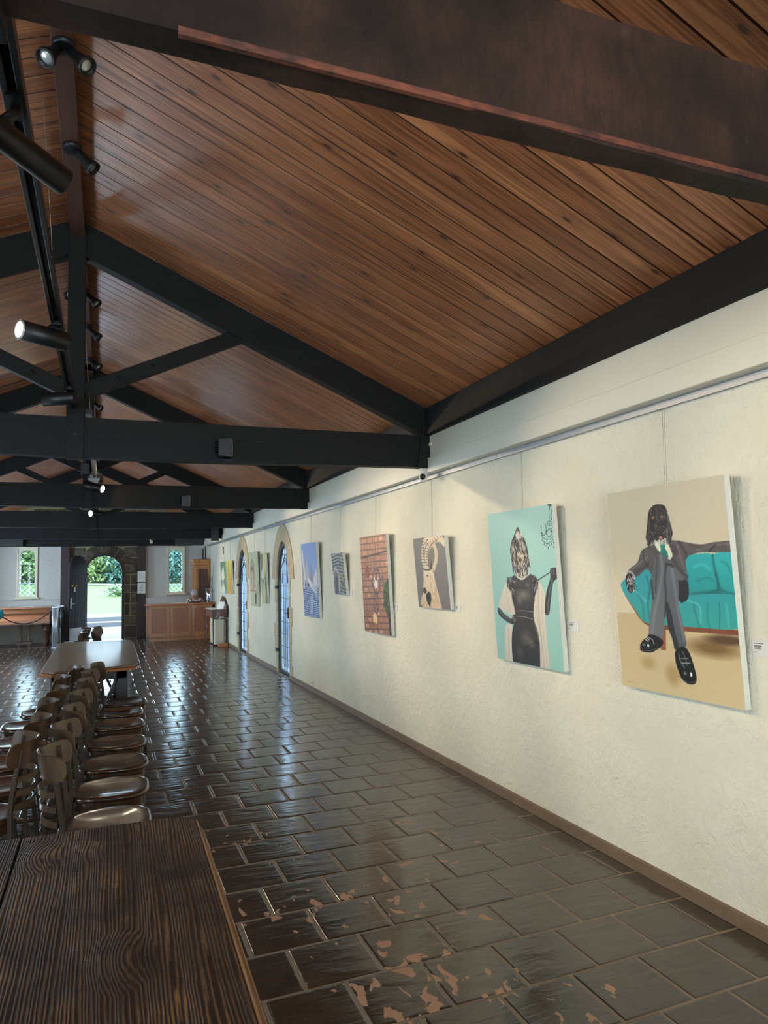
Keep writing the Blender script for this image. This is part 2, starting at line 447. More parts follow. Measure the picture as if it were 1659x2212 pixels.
def stone_mat():
    n = N('dark_rubble_stone'); v = n.coord((1, 1, 1))
    blot = n.noise(v, 16, 5, .65, .3); spk = n.noise(v, 38, 3, .6)
    at = n.nd('ShaderNodeVertexColor', layer_name='tile'); s2 = n.nd('ShaderNodeSeparateColor'); n.l.new(at.outputs[0], s2.inputs[0])
    c = n.mix(s2.outputs[0], lin((66, 60, 50)), lin((108, 99, 82)))
    c = n.mix(n.ramp(blot, [(.42, (0,0,0,1)), (.66, (1,1,1,1))]), c, lin((66, 58, 46)))
    c = n.mix(n.ramp(spk, [(.62, (0,0,0,1)), (.68, (1,1,1,1))]), c, lin((158, 148, 124)))
    c = n.mix(s2.outputs[1], c, lin((150, 138, 108)))
    n.col(c); n.P(Roughness=.9); n.bump(n.math('ADD', blot, spk), .7, .02)
    return n.m
M['stone'] = stone_mat()
M['sandstone'] = plain('pale_sandstone', (184, 164, 130), .85, 0, .22, .5, 9)

def glass_mat(name, tint, refl=.10):
    n = N(name); tr = n.nd('ShaderNodeBsdfTransparent'); tr.inputs[0].default_value = tint
    gl = n.nd('ShaderNodeBsdfGlossy'); gl.inputs['Roughness'].default_value = .03
    mx = n.nd('ShaderNodeMixShader'); mx.inputs[0].default_value = refl
    n.l.new(tr.outputs[0], mx.inputs[1]); n.l.new(gl.outputs[0], mx.inputs[2]); n.l.new(mx.outputs[0], n.o.inputs[0])
    n.n.remove(n.b); return n.m
M['glass'] = glass_mat('window_glass', (.82, .95, .98, 1))
M['glass_door'] = glass_mat('door_glass', (.80, .88, .98, 1))

def emit(name, c, s):
    n = N(name); e = n.nd('ShaderNodeEmission'); e.inputs[0].default_value = c; e.inputs[1].default_value = s
    n.l.new(e.outputs[0], n.o.inputs[0]); n.n.remove(n.b); return n.m
M['lamp_on'] = emit('lit_lamp', (1.0, .82, .50, 1), 14)
M['lamp_on_far'] = emit('lit_lamp_bright', (1.0, .86, .60, 1), 60)
M['lamp_off'] = plain('lamp_reflector', (190, 190, 186), .25, .6, .2)

def grass_mat():
    n = N('sunlit_lawn'); v = n.coord()
    n.col(n.mix(n.noise(v, 3, 4), lin((52, 76, 12)), lin((66, 88, 20)))); n.P(Roughness=.9); return n.m
M['grass'] = grass_mat()
M['gravel'] = plain('pale_gravel', (92, 92, 96), .9, 0, .1, .3, 60)
M['paving'] = plain('pale_paving', (82, 86, 92), .85, 0, .1)
M['leaf'] = plain('leaf_green', (78, 104, 56), .6, 0, .35, 0, 3)
M['leaf_dark'] = plain('leaf_blue_green', (58, 96, 84), .6, 0, .35, 0, 3)
M['leaf_yellow'] = plain('leaf_yellow_green', (94, 112, 60), .6, 0, .35, 0, 3)
M['petal'] = plain('white_petal', (150, 150, 150), .6, 0, .04)
M['petal_y'] = plain('yellow_petal', (226, 190, 60), .6, 0, .1)
M['bark'] = plain('bark', (84, 66, 52), .9, 0, .3, .5, 20)
M['render_wall'] = plain('grey_blue_outbuilding', (96, 108, 128), .8, 0, .1)

# ------------------------------------------------------------------ the hall shell
XW = 2.62; XL = -3.04; RX = -0.21
YN = -5.0; YF = 20.1
def zc(x): return 4.19 - .443 * abs(x - RX)
TY = [1.12, 5.346, 9.144, 12.954, 16.71]
rng = random.Random(7)

# floor: running bond tiles, long joints across the hall
def make_floor():
    r = np.random.RandomState(3)
    W, D = .322, .3205; G = .0038
    vs = []; fs = []; cols = []
    sx = [0, .012, .028, .045, .25, .5, .75, .955, .972, .988, 1]
    def quad(x0, x1, y0, y1, rn):
        b = len(vs); tilt = r.uniform(-1, 1, 2) * .0011; dz = r.uniform(-.0004, .0006)
        j = r.uniform(-.003, .003, 4)
        for a in sx:
            for c in sx:
                x = x0 + G + (x1 - x0 - 2 * G) * a; y = y0 + G + (y1 - y0 - 2 * G) * c
                e = min(a, 1 - a, c, 1 - c)
                y += (j[0] * (1 - a) + j[1] * a) * .6; x += (j[2] * (1 - c) + j[3] * c) * .6
                z = -.004 if e == 0 else (-.0014 if e < .02 else (-.0002 if e < .03 else 0)) + (a - .5) * tilt[0] + (c - .5) * tilt[1] + dz
                vs.append((x, y, z)); cols.append((rn, 0, 0, 1))
        n = len(sx)
        for p in range(n - 1):
            for q in range(n - 1):
                i = b + p * n + q; fs.append((i, i + n, i + n + 1, i + 1))
    y0 = 2.13 - D * 24; k = -24
    while y0 < YF + .02:
        off = 2.03 if k % 2 == 0 else 1.865
        off += r.uniform(-.012, .012)
        x = off - W * 16
        y1 = y0 + D
        while x < XW + .06:
            a, b2 = max(x, XL), min(x + W, XW + .06)
            if b2 - a > .03: quad(a, b2, y0, min(y1, YF + .1), r.rand())
            x += W
        y0 = y1; k += 1
    b = len(vs)
    for x, y in ((XL - .1, YN), (XW + .1, YN), (XW + .1, YF + .1), (XL - .1, YF + .1)):
        vs.append((x, y, -.0021)); cols.append((.5, 1, 0, 1))
    fs.append((b, b + 1, b + 2, b + 3))
    me = bpy.data.meshes.new('floor'); me.from_pydata(vs, [], fs); me.materials.append(M['floor'])
    ca = me.color_attributes.new('tile', 'FLOAT_COLOR', 'POINT'); ca.data.foreach_set('color', np.array(cols, dtype=np.float32).ravel())
    me.polygons.foreach_set('use_smooth', [True] * (len(fs) - 1) + [False]); me.update()
    o = bpy.data.objects.new('floor', me); C.objects.link(o); tag(o, kind='structure'); return o
make_floor()

# pointed / round arch outline helpers: list of (u, z) from left foot over the top to right foot
def arch(u0, u1, spring, top, n=12, power=1.0, z0=0.0):
    uc = (u0 + u1) / 2; hw = (u1 - u0) / 2; pts = [(u0, z0)]
    for i in range(n + 1):
        a = PI - PI * i / n
        cx = math.cos(a); sz = abs(math.sin(a)) ** power
        pts.append((uc + hw * cx, spring + (top - spring) * sz))
    pts.append((u1, z0)); return pts

def wall_with_arches(name, mat, plane, lo, hi, arches, depth, zt, flip, zt_fn=None):
    """plane 'x' (wall at x=lo..) or 'y'. builds a slab with arched openings, including reveals"""
    pass

def slab_with_holes(name, mats, u0, u1, top, holes, P0, P1, zb=0.0, group=True):
    """wall slab between map functions P0(u,z) (room face) and P1(u,z) (outer face). holes: list of arch outlines touching z=zb or floating.
    top: function of u"""
    bm = bmesh.new()
    def loop(fn, pts): return [bm.verts.new(fn(u, z)) for u, z in pts]
    outer = [(u0, zb)]
    floating = []
    for h in holes:
        if abs(h[0][1] - zb) < 1e-6: outer += h
        else: floating.append(h)
    outer += [(u1, zb)]
    nt = 24
    outer += [(u1 + (u0 - u1) * i / nt, top(u1 + (u0 - u1) * i / nt)) for i in range(nt + 1)]
    for fn in (P0, P1):
        es = []
        for pts in [outer] + floating:
            vv = loop(fn, pts)
            for i in range(len(vv)): es.append(bm.edges.new((vv[i], vv[(i + 1) % len(vv)])))
        bmesh.ops.triangle_fill(bm, use_beauty=True, use_dissolve=False, edges=es)
    for pts in [outer] + floating:
        a = loop(P0, pts); b = loop(P1, pts)
        for i in range(len(a)):
            j = (i + 1) % len(a)
            bm.faces.new((a[i], a[j], b[j], b[i]))
    bmesh.ops.remove_doubles(bm, verts=bm.verts, dist=1e-5)
    bmesh.ops.recalc_face_normals(bm, faces=bm.faces)
    me = bpy.data.meshes.new(name); bm.to_mesh(me); bm.free()
    me.materials.append(mats); o = bpy.data.objects.new(name, me); C.objects.link(o); tag(o, kind='structure'); return o

D1 = (10.60, 11.42); D2 = (14.07, 15.04)
def ogive(y0, y1, spring, top, n=10, z0=0.0):
    """slightly pointed arch"""
    yc = (y0 + y1) / 2; hw = (y1 - y0) / 2; pts = [(y0, z0)]
    for i in range(n + 1):
        t = i / n; pts.append((y0 + hw * (1 - math.cos(t * PI / 2)) ** .95 * 1.0, spring + (top - spring) * math.sin(t * PI / 2)))
    for i in range(n - 1, -1, -1):
        t = i / n; pts.append((y1 - hw * (1 - math.cos(t * PI / 2)) ** .95, spring + (top - spring) * math.sin(t * PI / 2)))
    pts.append((y1, z0)); return pts
slab_with_holes('wall_right', M['plaster'], YN, YF, lambda u: 3.0,
    [ogive(*D1, 1.52, 2.12), ogive(*D2, 1.52, 2.12)], lambda u, z: (XW, u, z), lambda u, z: (XW + .09, u, z))
lw = [[(wy - .28, .9), (wy + .28, .9)] + arch(wy - .28, wy + .28, 2.0, 2.3)[::-1][1:-1] for wy in (0.9, 3.2, 7.2, 11.0, 14.8, 18.2)]
slab_with_holes('wall_left', M['plaster'], YN, YF, lambda u: 3.0, lw, lambda u, z: (XL, u, z), lambda u, z: (XL - .3, u, z))
slab_with_holes('wall_near', M['plaster'], XL, XW, lambda u: max(zc(u) + .1, 2.9), [[(-2.1, 0), (-2.1, 2.75), (1.5, 2.75), (1.5, 0)]],
    lambda u, z: (u, YN, z), lambda u, z: (u, YN - .3, z))

# plaster panels of the far wall either side of the stone doorway, with their arched windows
WN = [(-2.04, -1.69, 1.20, 2.36), (1.62, 1.965, 1.19, 2.335)]
def warch(w, g=0.0):
    a, b, z0, z1 = w
    return arch(a + g, b - g, z1 - .175, z1, 12, 1.0, z0)
slab_with_holes('wall_far_left', M['plaster_far'], XL, -1.085, lambda u: 2.47, [warch(WN[0])], lambda u, z: (u, YF, z), lambda u, z: (u, YF + .32, z))
slab_with_holes('wall_far_right', M['plaster_far'], .995, XW, lambda u: 2.44, [warch(WN[1])], lambda u, z: (u, YF, z), lambda u, z: (u, YF + .32, z))
for nm, a, b in (('wall_far_ledge_left', XL, -1.085), ('wall_far_ledge_right', .995, XW)):
    mb = MB(); Mx = Matrix(((0,0,1,0),(1,0,0,0),(0,1,0,0),(0,0,0,1)))
    mb.prism([(YF + .001, 0), (YF + .001, 1.10), (YF - .05, 1.06), (YF - .08, 1.02), (YF - .08, 0)], a, b, Mx)
    tag(mb.build(nm, M['plaster_far']), kind='structure')

# stone centre of the far wall: individual blocks over mortar
DO = (-.475, .405, 1.74, 2.19)
def stone_wall():
    r = random.Random(5)
    vs = []; fs = []; cols = []
    X0, X1 = -.89, .80
    hole = arch(DO[0] - .05, DO[1] + .05, DO[2] + .02, DO[3] + .04, 16)
    slab = slab_with_holes('wall_far_stone', M['stone'], XL, XW, lambda u: max(zc(u) + .05, 2.9),
        [hole], lambda u, z: (u, YF + .02, z), lambda u, z: (u, YF + .5, z)) if False else None
    return hole
hole = stone_wall()
# masonry mesh with mortar colour attribute
def masonry():
    r = random.Random(11)
    bm = bmesh.new()
    cl = bm.verts.layers.float_color.new('tile')
    def face_poly(pts, y, rn, mort):
        vv = []
        for x, z in pts:
            v = bm.verts.new((x, y, z)); v[cl] = (rn, mort, 0, 1); vv.append(v)
        return vv
    def block(x0, x1, z0, z1):
        rn = r.random(); g = .012; d = r.uniform(.012, .03); b = .012
        j = lambda: r.uniform(-.006, .006)
        a = [(x0 + g + j(), z0 + g + j()), (x1 - g + j(), z0 + g + j()), (x1 - g + j(), z1 - g + j()), (x0 + g + j(), z1 - g + j())]
        inn = [(a[0][0] + b, a[0][1] + b), (a[1][0] - b, a[1][1] + b), (a[2][0] - b, a[2][1] - b), (a[3][0] + b, a[3][1] - b)]
        lo = face_poly(a, YF + .02, rn, 0); hi = face_poly(inn, YF + .02 - d, rn, 0)
        bm.faces.new(hi)
        for i in range(4): bm.faces.new((lo[i], lo[(i + 1) % 4], hi[(i + 1) % 4], hi[i]))
    # piers
    for xa, xb in ((-.88, DO[0] - .07), (DO[1] + .07, .80)):
        z = 0
        while z < 1.82:
            h = r.choice((.20, .25, .29, .33))
            if xb - xa > .2 and r.random() < .5:
                c = xa + (xb - xa) * r.choice((.42, .58)); block(xa, c, z, z + h); block(c, xb, z, z + h)
            else: block(xa, xb, z, z + h)
            z += h
    zs = z
    # voussoirs round the arch
    uc = (DO[0] + DO[1]) / 2; n = 9
    for i in range(n):
        a0 = PI * i / n; a1 = PI * (i + 1) / n; rn = r.random()
        r0x, r0z, r1x, r1z = (DO[1] - DO[0]) / 2 + .07, DO[3] - DO[2] + .07, (DO[1] - DO[0]) / 2 + .33, DO[3] - DO[2] + .30
        g = .02
        pts = []
        for a, rx, rz in ((a0 + g, r0x, r0z), (a1 - g, r0x, r0z), (a1 - g, r1x, r1z), (a0 + g, r1x, r1z)):
            x = uc + rx * math.cos(a); zz = max(DO[2], DO[2]) + rz * math.sin(a)
            pts.append((min(max(x, -.875), .795), zz))
        lo = face_poly(pts, YF + .02, rn, 0); hi = face_poly([(uc + (p[0] - uc) * .995, p[1]) for p in pts], YF - .005, rn, 0)
        bm.faces.new(hi)
        for k in range(4): bm.faces.new((lo[k], lo[(k + 1) % 4], hi[(k + 1) % 4], hi[k]))
    # spandrels and courses above, up into the gable
    for x0, x1, z0, z1 in ((-.88, -.62, 1.86, 2.12), (-.88, -.5, 2.14, 2.42), (.56, .80, 1.86, 2.12), (.44, .80, 2.14, 2.42)): block(x0, x1, z0, z1)
    z = 2.50; k = 0
    while z < 4.1:
        h = r.choice((.24, .28, .32)); x = -2.6 + (k % 2) * .3
        while x < 2.2:
            w = r.uniform(.34, .62)
            if z + h < zc(x) - .0 and z + h < zc(x + w): block(x, x + w, z, z + h) if (z > 2.74 or (x > -.9 and x + w < 1.0)) else None
            x += w
        z += h; k += 1
    me = bpy.data.meshes.new('wall_far_stonework'); bm.to_mesh(me); bm.free(); me.materials.append(M['stone'])
    o = bpy.data.objects.new('wall_far_stonework', me); C.objects.link(o); tag(o, kind='structure')
    # mortar bed behind, with the doorway cut through
    o = slab_with_holes('wall_far', M['stone'], XL, XW, lambda u: max(zc(u) + .05, 2.9),
        [[(WN[0][0] - .1, 1.0), (WN[0][1] + .1, 1.0), (WN[0][1] + .1, 2.45), (WN[0][0] - .1, 2.45)], arch(DO[0] - .05, DO[1] + .05, DO[2], DO[3] + .05, 16),
         [(WN[1][0] - .1, 1.0), (WN[1][1] + .1, 1.0), (WN[1][1] + .1, 2.45), (WN[1][0] - .1, 2.45)]],
        lambda u, z: (u, YF + .021, z), lambda u, z: (u, YF + .45, z))
    ca = o.data.color_attributes.new('tile', 'FLOAT_COLOR', 'POINT')
    ca.data.foreach_set('color', np.tile(np.array([.5, 1, 0, 1], dtype=np.float32), len(o.data.vertices)))
masonry()

# boarded ceiling with v-grooves, following the two roof slopes
def make_ceiling():
    vs = []; fs = []
    ys = []
    y = YN - .1; k0 = math.floor(y / PITCH)
    for k in range(k0, int((YF + .1) / PITCH) + 2):
        b = k * PITCH; ys += [(b - .0015, .012), (b + .0015, .012), (b + .0045, 0), (b + PITCH - .0045, 0)]
    xs = [XL - .05, -1.6, RX, RX, 1.2, XW + .05]
    for i, x in enumerate(xs):
        for yy, d in ys: vs.append((x, yy, zc(x) + d))
    n = len(ys)
    for a, b in ((0, 1), (1, 2), (3, 4), (4, 5)):
        for j in range(n - 1):
            fs.append((a * n + j, a * n + j + 1, b * n + j + 1, b * n + j))
    b = len(vs)   # solid roof over the boards
    for x in (XL - .4, RX, XW + .4):
        vs.append((x, YN - .4, zc(x) + .06)); vs.append((x, YF + .6, zc(x) + .06))
    fs += [(b, b + 1, b + 3, b + 2), (b + 2, b + 3, b + 5, b + 4)]
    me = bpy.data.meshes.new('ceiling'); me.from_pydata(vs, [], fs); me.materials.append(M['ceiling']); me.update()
    o = bpy.data.objects.new('ceiling', me); C.objects.link(o); tag(o, kind='structure')
make_ceiling()

# right wall dressings: skirting, boxed moulding, picture rail
mb = MB()
for a, b in ((YN, D1[0] - .06), (D1[1] + .05, D2[0] - .06), (D2[1] + .05, YF)):
    mb.box((XW - .018, a, 0), (XW + .01, b, .068))
tag(mb.build('baseboard_right', M['skirt'], bevel=.003), kind='structure')
mb = MB(); mb.box((2.515, YN, 2.42), (2.63, YF, 2.545)); mb.box((2.54, YN, 2.545), (2.63, YF, 2.735))
tag(mb.build('trim_1', M['paint'], bevel=.004), kind='structure')
rail = MB(); rail.box((2.598, YN, 2.392), (2.622, 19.4, 2.414)); rail.box((2.592, YN, 2.384), (2.604, 19.4, 2.392)); rail.box((2.594, YN, 2.408), (2.602, 19.4, 2.419))
tag(rail.build('picture_rail', M['alu'], origin=(2.6, 8, 2.39)), 'long aluminium picture hanging rail running under the boxed moulding of the right wall', 'picture rail')

# wall plate beams along the eaves
for nm, x0, x1, lb in (('wall_plate_beam', 2.50, 2.66, 'black timber wall plate beam along the top of the right wall'),
                       ('wall_plate_beam', XL - .04, XL + .12, 'black timber wall plate beam along the top of the left wall')):
    mb = MB(); mb.box((x0, YN, 2.735), (x1, YF, 2.965))
    tag(mb.build(nm, M['beam_y'], origin=((x0 + x1) / 2, 8, 2.8), bevel=.006), lb, 'beam')
mb = MB(); mb.box((RX - .048, YN, 4.06), (RX + .048, YF, 4.2))
tag(mb.build('ridge_beam', M['ridge'], origin=(RX, 8, 4.1), bevel=.004), 'red brown ridge beam running along the peak of the boarded ceiling', 'beam')

# roof trusses
def make_truss(near=False, plain_=False):
    t = empty('roof_truss', (0, 0, 0))
    w = .11; mt = M['tie_near'] if near else M['beam']
    # slightly wavy hand sawn tie
    def wavy(x0, x1, z0, z1, y0, y1, seed, amp):
        r = random.Random(seed); mb = MB(); n = 46; vs = []
        for i in range(n + 1):
            x = x0 + (x1 - x0) * i / n; a = r.uniform(-amp, amp); b = r.uniform(-amp, amp); s = .010 * math.sin(i * .21 + seed)
            vs += [(x, y0, z0 + a + s), (x, y1, z0 + b * .6 + s), (x, y1, z1 + a * .4), (x, y0, z1 + b * .4)]
        fs = []
        for i in range(n):
            for k in range(4): fs.append((i * 4 + k, i * 4 + (k + 1) % 4, i * 4 + 4 + (k + 1) % 4, i * 4 + 4 + k))
        fs += [(3, 2, 1, 0), (n * 4, n * 4 + 1, n * 4 + 2, n * 4 + 3)]
        mb.add(vs, fs); return mb
    tie = wavy(XL - .05, XW + .06, 2.457, 2.736, -.03, .03 if near else .08, 3 if near else 5, .0035 if near else .002)
    ty = tie.build('tie_beam', mt, t)
    if near:
        ed = MB(); ed.bar((.10, -.027, 2.468), (XW, -.027, 2.466), .010, .014); ed.build('worn_edge', M['red_edge'], ty)
        t_ = [o for o in bpy.data.objects if o.parent == ty]
        t_[0]['label'] = 'red worn lower edge'
    for s in (-1, 1):
        xe = XW - .02 if s > 0 else XL + .02
        mb = MB(); hv = .245
        x0 = RX; z0 = zc(RX) - hv * .5 - .01; z1 = zc(xe) - hv * .5 - .01
        # rafter as a sloping prism (x,z) extruded in y
        poly = [(RX, zc(RX) - .006), (xe, zc(xe) - .006), (xe, zc(xe) - .006 - hv), (RX, zc(RX) - .006 - hv)]
        Mx = Matrix(((1,0,0,0),(0,0,1,0),(0,1,0,0),(0,0,0,1)))
        mb.prism(poly, -.03, .075, Mx); mb.build('rafter', M['beam'], t, bevel=.004)
        if not near:
            mb = MB(); mb.bar((RX + s * .05, .02, 2.93), (RX + s * 1.17, .02, 3.455), .07, .105); mb.build('strut', M['beam'], t, bevel=.003)
            mb = MB(); xk = xe - s * .14
            poly = [(xk - s * .04, 2.46), (xe, 2.46), (xe, zc(xe) - .1), (xk + s * .03, zc(xk) - .12)]
            mb.prism(poly, -.045, -.029, Mx); mb.build('gusset_plate', M['beam_z'], t)
    mb = MB(); mb.box((RX - .058, -.045, 2.44), (RX + .058, .06, 4.12)); kp = mb.build('king_post', M['beam_z'], t, bevel=.004)
    b2 = MB(); b2.box((RX - .012, -.052, 2.60), (RX + .012, -.044, 2.624)); b2.build('bolt', M['iron'], kp)
    for s in (-1, 1):
        for q in (.28, .52):
            if not near:
                bb = MB(); cx = RX + s * q; cz = 2.93 + (q - .05) * .469
                bb.lathe([(.014, 0), (.014, .008), (0, .010)], 8, Matrix.Translation((cx, -.017, cz)) @ Matrix.Rotation(PI / 2, 4, 'X')); bb.build('bolt', M['iron'], t)
    return t
lbl = ['nearest dark roof truss, its rough tie beam crossing the top of the picture',
       'second black roof truss from the camera, with a security camera at its right end',
       'third black roof truss from the camera, carrying the larger glowing spotlight',
       'black roof truss fourth from the camera, behind the one with the floodlight',
       'farthest black roof truss, in front of the stone end wall']
tr = make_truss(True); tr.location = (0, TY[0], 0); tag(tr, lbl[0], 'roof truss', 'roof trusses across the hall')
tr0 = make_truss(False)
for i in range(1, 5):
    o = tr0 if i == 1 else copy_tree(tr0)
    o.location = (0, TY[i], 0); tag(o, lbl[i], 'roof truss', 'roof trusses across the hall')
# end wall beam and posts
mb = MB(); mb.box((XL, YF - .14, 2.44), (XW, YF - .02, 2.73))
tag(mb.build('end_wall_beam', M['beam'], origin=(0, YF - .1, 2.6), bevel=.005), 'dark timber beam across the far end wall above the windows', 'beam')
for x, lb in ((-.98, 'dark timber post left of the arched entrance door'), (.90, 'dark timber post right of the entrance with two notices pinned to it')):
    mb = MB(); mb.box((x - .105, YF - .10, 0), (x + .105, YF + .015, 2.44))
    tag(mb.build('timber_post', M['post'], origin=(x, YF - .05, 0), bevel=.006), lb, 'post')

# ---------------------------------------------------------------- right wall glazed doors and stone surrounds
def glazed_door(idx, D, lab):
    y0, y1 = D; root = empty('door_%d' % idx, (XW, (y0 + y1) / 2, 0)); tag(root, kind='structure')
    yc = (y0 + y1) / 2; X = XW + .035
    out = ogive(y0 + .012, y1 - .012, 1.50, 2.10, 12, .02)
    inn = ogive(y0 + .055, y1 - .055, 1.49, 2.045, 12, .075)
    mb = MB(); n = len(out)
    vs = []
    for x in (X - .02, X + .02):
        vs += [(x, y, z) for y, z in out] + [(x, y, z) for y, z in inn]
    fs = []
    for i in range(n):
        j = (i + 1) % n
        fs += [(i, j, n + j, n + i), (2*n + j, 2*n + i, 3*n + i, 3*n + j), (i, 2*n + i, 2*n + j, j), (n + j, 3*n + j, 3*n + i, n + i)]
    mb.add(vs, fs); fr = mb.build('door_frame', M['iron'], root, origin=(XW, yc, 0), world=True)
    g = MB(); g.add([(X, y, z) for y, z in inn], [tuple(range(len(inn)))]); g.build('pane', M['glass_door'], root, origin=(XW, yc, 0), world=True)
    ld = MB()
    hw = (y1 - y0) / 2 - .055
    def top_at(y):
        t = abs(y - yc) / hw
        return 1.49 + .555 * math.sqrt(max(0, 1 - t * t)) * .98
    for k in range(1, 6):
        y = yc - hw + 2 * hw * k / 6
        ld.box((X - .003, y - (.008 if k == 3 else .003), .075), (X + .003, y + (.008 if k == 3 else .003), top_at(y)))
    for k in range(1, 9):
        z = .075 + k * .19
        ld.box((X - .003, yc - hw, z - .004), (X + .003, yc + hw, z + .004))
    # interlaced tracery in the head
    for s in (-1, 1):
        pts = [(X, yc + s * hw * (1 - .9 * (1 - math.cos(t * PI / 2 / 8))) - s * hw * .9 * math.sin(t * PI / 2 / 8) * .6, 1.5 + .42 * math.sin(t * PI / 2 / 8)) for t in range(9)]
        ld.tube(pts, .006, 6)
    ld.tube([(X, yc + hw * .5 * math.cos(PI * i / 10), 1.45 + .38 * math.sin(PI * i / 10)) for i in range(11)], .006, 6)
    ld.build('leading', M['lead'], root, origin=(XW, yc, 0), world=True)
    h = MB(); h.box((XW - .02, y0 + .01, .92), (XW + .02, y0 + .05, 1.08)); h.tube([(XW - .05, y0 + .03, 1.0), (XW - .05, y0 + .12, 1.0)], .007, 8); h.tube([(XW, y0 + .03, 1.0), (XW - .05, y0 + .03, 1.0)], .007, 8)
    h.build('door_handle', M['iron'], root, origin=(XW, yc, 0), world=True)
    for zz in (1.36, .35):
        h = MB(); h.box((XW - .025, y1 - .03, zz), (XW + .01, y1 + .07, zz + .05)); h.build('hinge', M['iron'], root, origin=(XW, yc, 0), world=True)
    # sandstone quoins around the opening, irregular, flush in the plaster
    r = random.Random(idx); st = MB()
    ip = ogive(y0, y1, 1.52, 2.12, 10)
    for side in (0, 1):
        z = 0.0
        while z < 1.5:
            hgt = r.uniform(.2, .34); w = r.uniform(.06, .2); z1 = min(z + hgt, 1.52)
            if side: st.box((XW - .012, y1 - .002, z + .004), (XW + .05, y1 + w, z1 - .004))
            else: st.box((XW - .012, y0 - w, z + .004), (XW + .05, y0 + .002, z1 - .004))
            z = z1
    nst = 7; pts = ip[1:-1]
    for k in range(nst):
        i0 = int(k * (len(pts) - 1) / nst); i1 = int((k + 1) * (len(pts) - 1) / nst)
        a = pts[i0:i1 + 1]
        o = []
        for y, z in reversed(a):
            t = (y - yc) / hw; hz = max(0, z - 1.52) / .6
            o.append((yc + t * (hw + .045 + .24 * (1 - hz * .2)), 1.52 + (z - 1.52) * 1.0 + hz * .28))
        poly = a + o
        Mx = Matrix(((0,0,1,0),(1,0,0,0),(0,1,0,0),(0,0,0,1)))
        st.prism(poly, XW - .012 - r.uniform(0, .004), XW + .05, Mx)
    st.build('stone_surround', M['sandstone'], root, origin=(XW, yc, 0), bevel=.006, world=True)
    th = MB(); th.box((XW - .02, y0, -.01), (XW + .09, y1, .02)); th.build('threshold', M['skirt'], root, origin=(XW, yc, 0), world=True)
glazed_door(1, D1, ''); glazed_door(2, D2, '')

# ---------------------------------------------------------------- far wall windows
def lancet(idx, w):
    a, b, z0, z1 = w; xc = (a + b) / 2
    root = empty('window_%d' % idx, (xc, YF, z0)); tag(root, kind='structure')
    mk = lambda mb, nm, mt, bv=0: mb.build(nm, mt, root, origin=(xc, YF, z0), bevel=bv, world=True)
    # square timber frame with arched head
    fa = (a - .03, b + .03, z0 - .05, z1 + .06)
    inn = warch((a + .0, b - .0, z0 + .0, z1))
    bm = bmesh.new()
    for y in (YF - .03, YF + .02):
        es = []
        for pts in ([(fa[0], fa[2]), (fa[1], fa[2]), (fa[1], fa[3]), (fa[0], fa[3])], inn):
            vv = [bm.verts.new((u, y, z)) for u, z in pts]
            es += [bm.edges.new((vv[i], vv[(i + 1) % len(vv)])) for i in range(len(vv))]
        bmesh.ops.triangle_fill(bm, use_beauty=True, edges=es)
    for pts in ([(fa[0], fa[2]), (fa[1], fa[2]), (fa[1], fa[3]), (fa[0], fa[3])], inn):
        A = [bm.verts.new((u, YF - .03, z)) for u, z in pts]; B = [bm.verts.new((u, YF + .02, z)) for u, z in pts]
        for i in range(len(A)): bm.faces.new((A[i], A[(i + 1) % len(A)], B[(i + 1) % len(A)], B[i]))
    bmesh.ops.remove_doubles(bm, verts=bm.verts, dist=1e-5); bmesh.ops.recalc_face_normals(bm, faces=bm.faces)
    bmesh.ops.translate(bm, vec=(-xc, -YF, -z0), verts=bm.verts)
    me = bpy.data.meshes.new('window_frame'); bm.to_mesh(me); bm.free(); me.materials.append(M['cream'])
    o = bpy.data.objects.new('window_frame', me); C.objects.link(o); o.parent = root
    mb = MB()
    for x0, x1 in ((fa[0] - .035, fa[0]), (fa[1], fa[1] + .035)): mb.box((x0, YF - .045, fa[2]), (x1, YF + .01, fa[3]))
    mb.box((fa[0] - .035, YF - .045, fa[3]), (fa[1] + .035, YF + .01, fa[3] + .03)); mk(mb, 'architrave', M['cream'], .004)
    mb = MB(); mb.box((fa[0] - .08, YF - .10, fa[2] - .035), (fa[1] + .08, YF + .01, fa[2])); mk(mb, 'window_sill', M['cream'], .006)
    g = MB(); g.add([(u, YF + .03, z) for u, z in inn], [tuple(range(len(inn)))]); mk(g, 'pane', M['glass'])
    ld = MB(); w_ = b - a; hs = w_ / 3; vsz = .13
    def inside(x, z):
        if not (a < x < b and z0 < z < z1): return False
        sp = z1 - .175
        return z < sp or ((x - xc) / (w_ / 2)) ** 2 + ((z - sp) / .175) ** 2 < 1
    for s in (-1, 1):
        for k in range(-14, 24):
            pts = []
            for q in range(0, 61):
                x = a + w_ * q / 60; z = z0 + k * vsz + s * (x - a) / hs * vsz * .9
                if inside(x, z): pts.append((x, YF + .024, z))
            if len(pts) > 2: ld.tube([pts[0], pts[-1]], .0045, 5)
    for f in (.33, .66):
        z = z0 + (z1 - z0) * f; ld.tube([(a, YF + .02, z), (b, YF + .02, z)], .006, 6)
    mk(ld, 'leading', M['lead'])
    if idx == 2 or idx == 1:
        st = MB(); st.box((b - .02, YF - .05, z0 + .02), (b - .005, YF - .03, z0 + .09)); mk(st, 'window_catch', M['iron'])
lancet(1, WN[0]); lancet(2, WN[1])

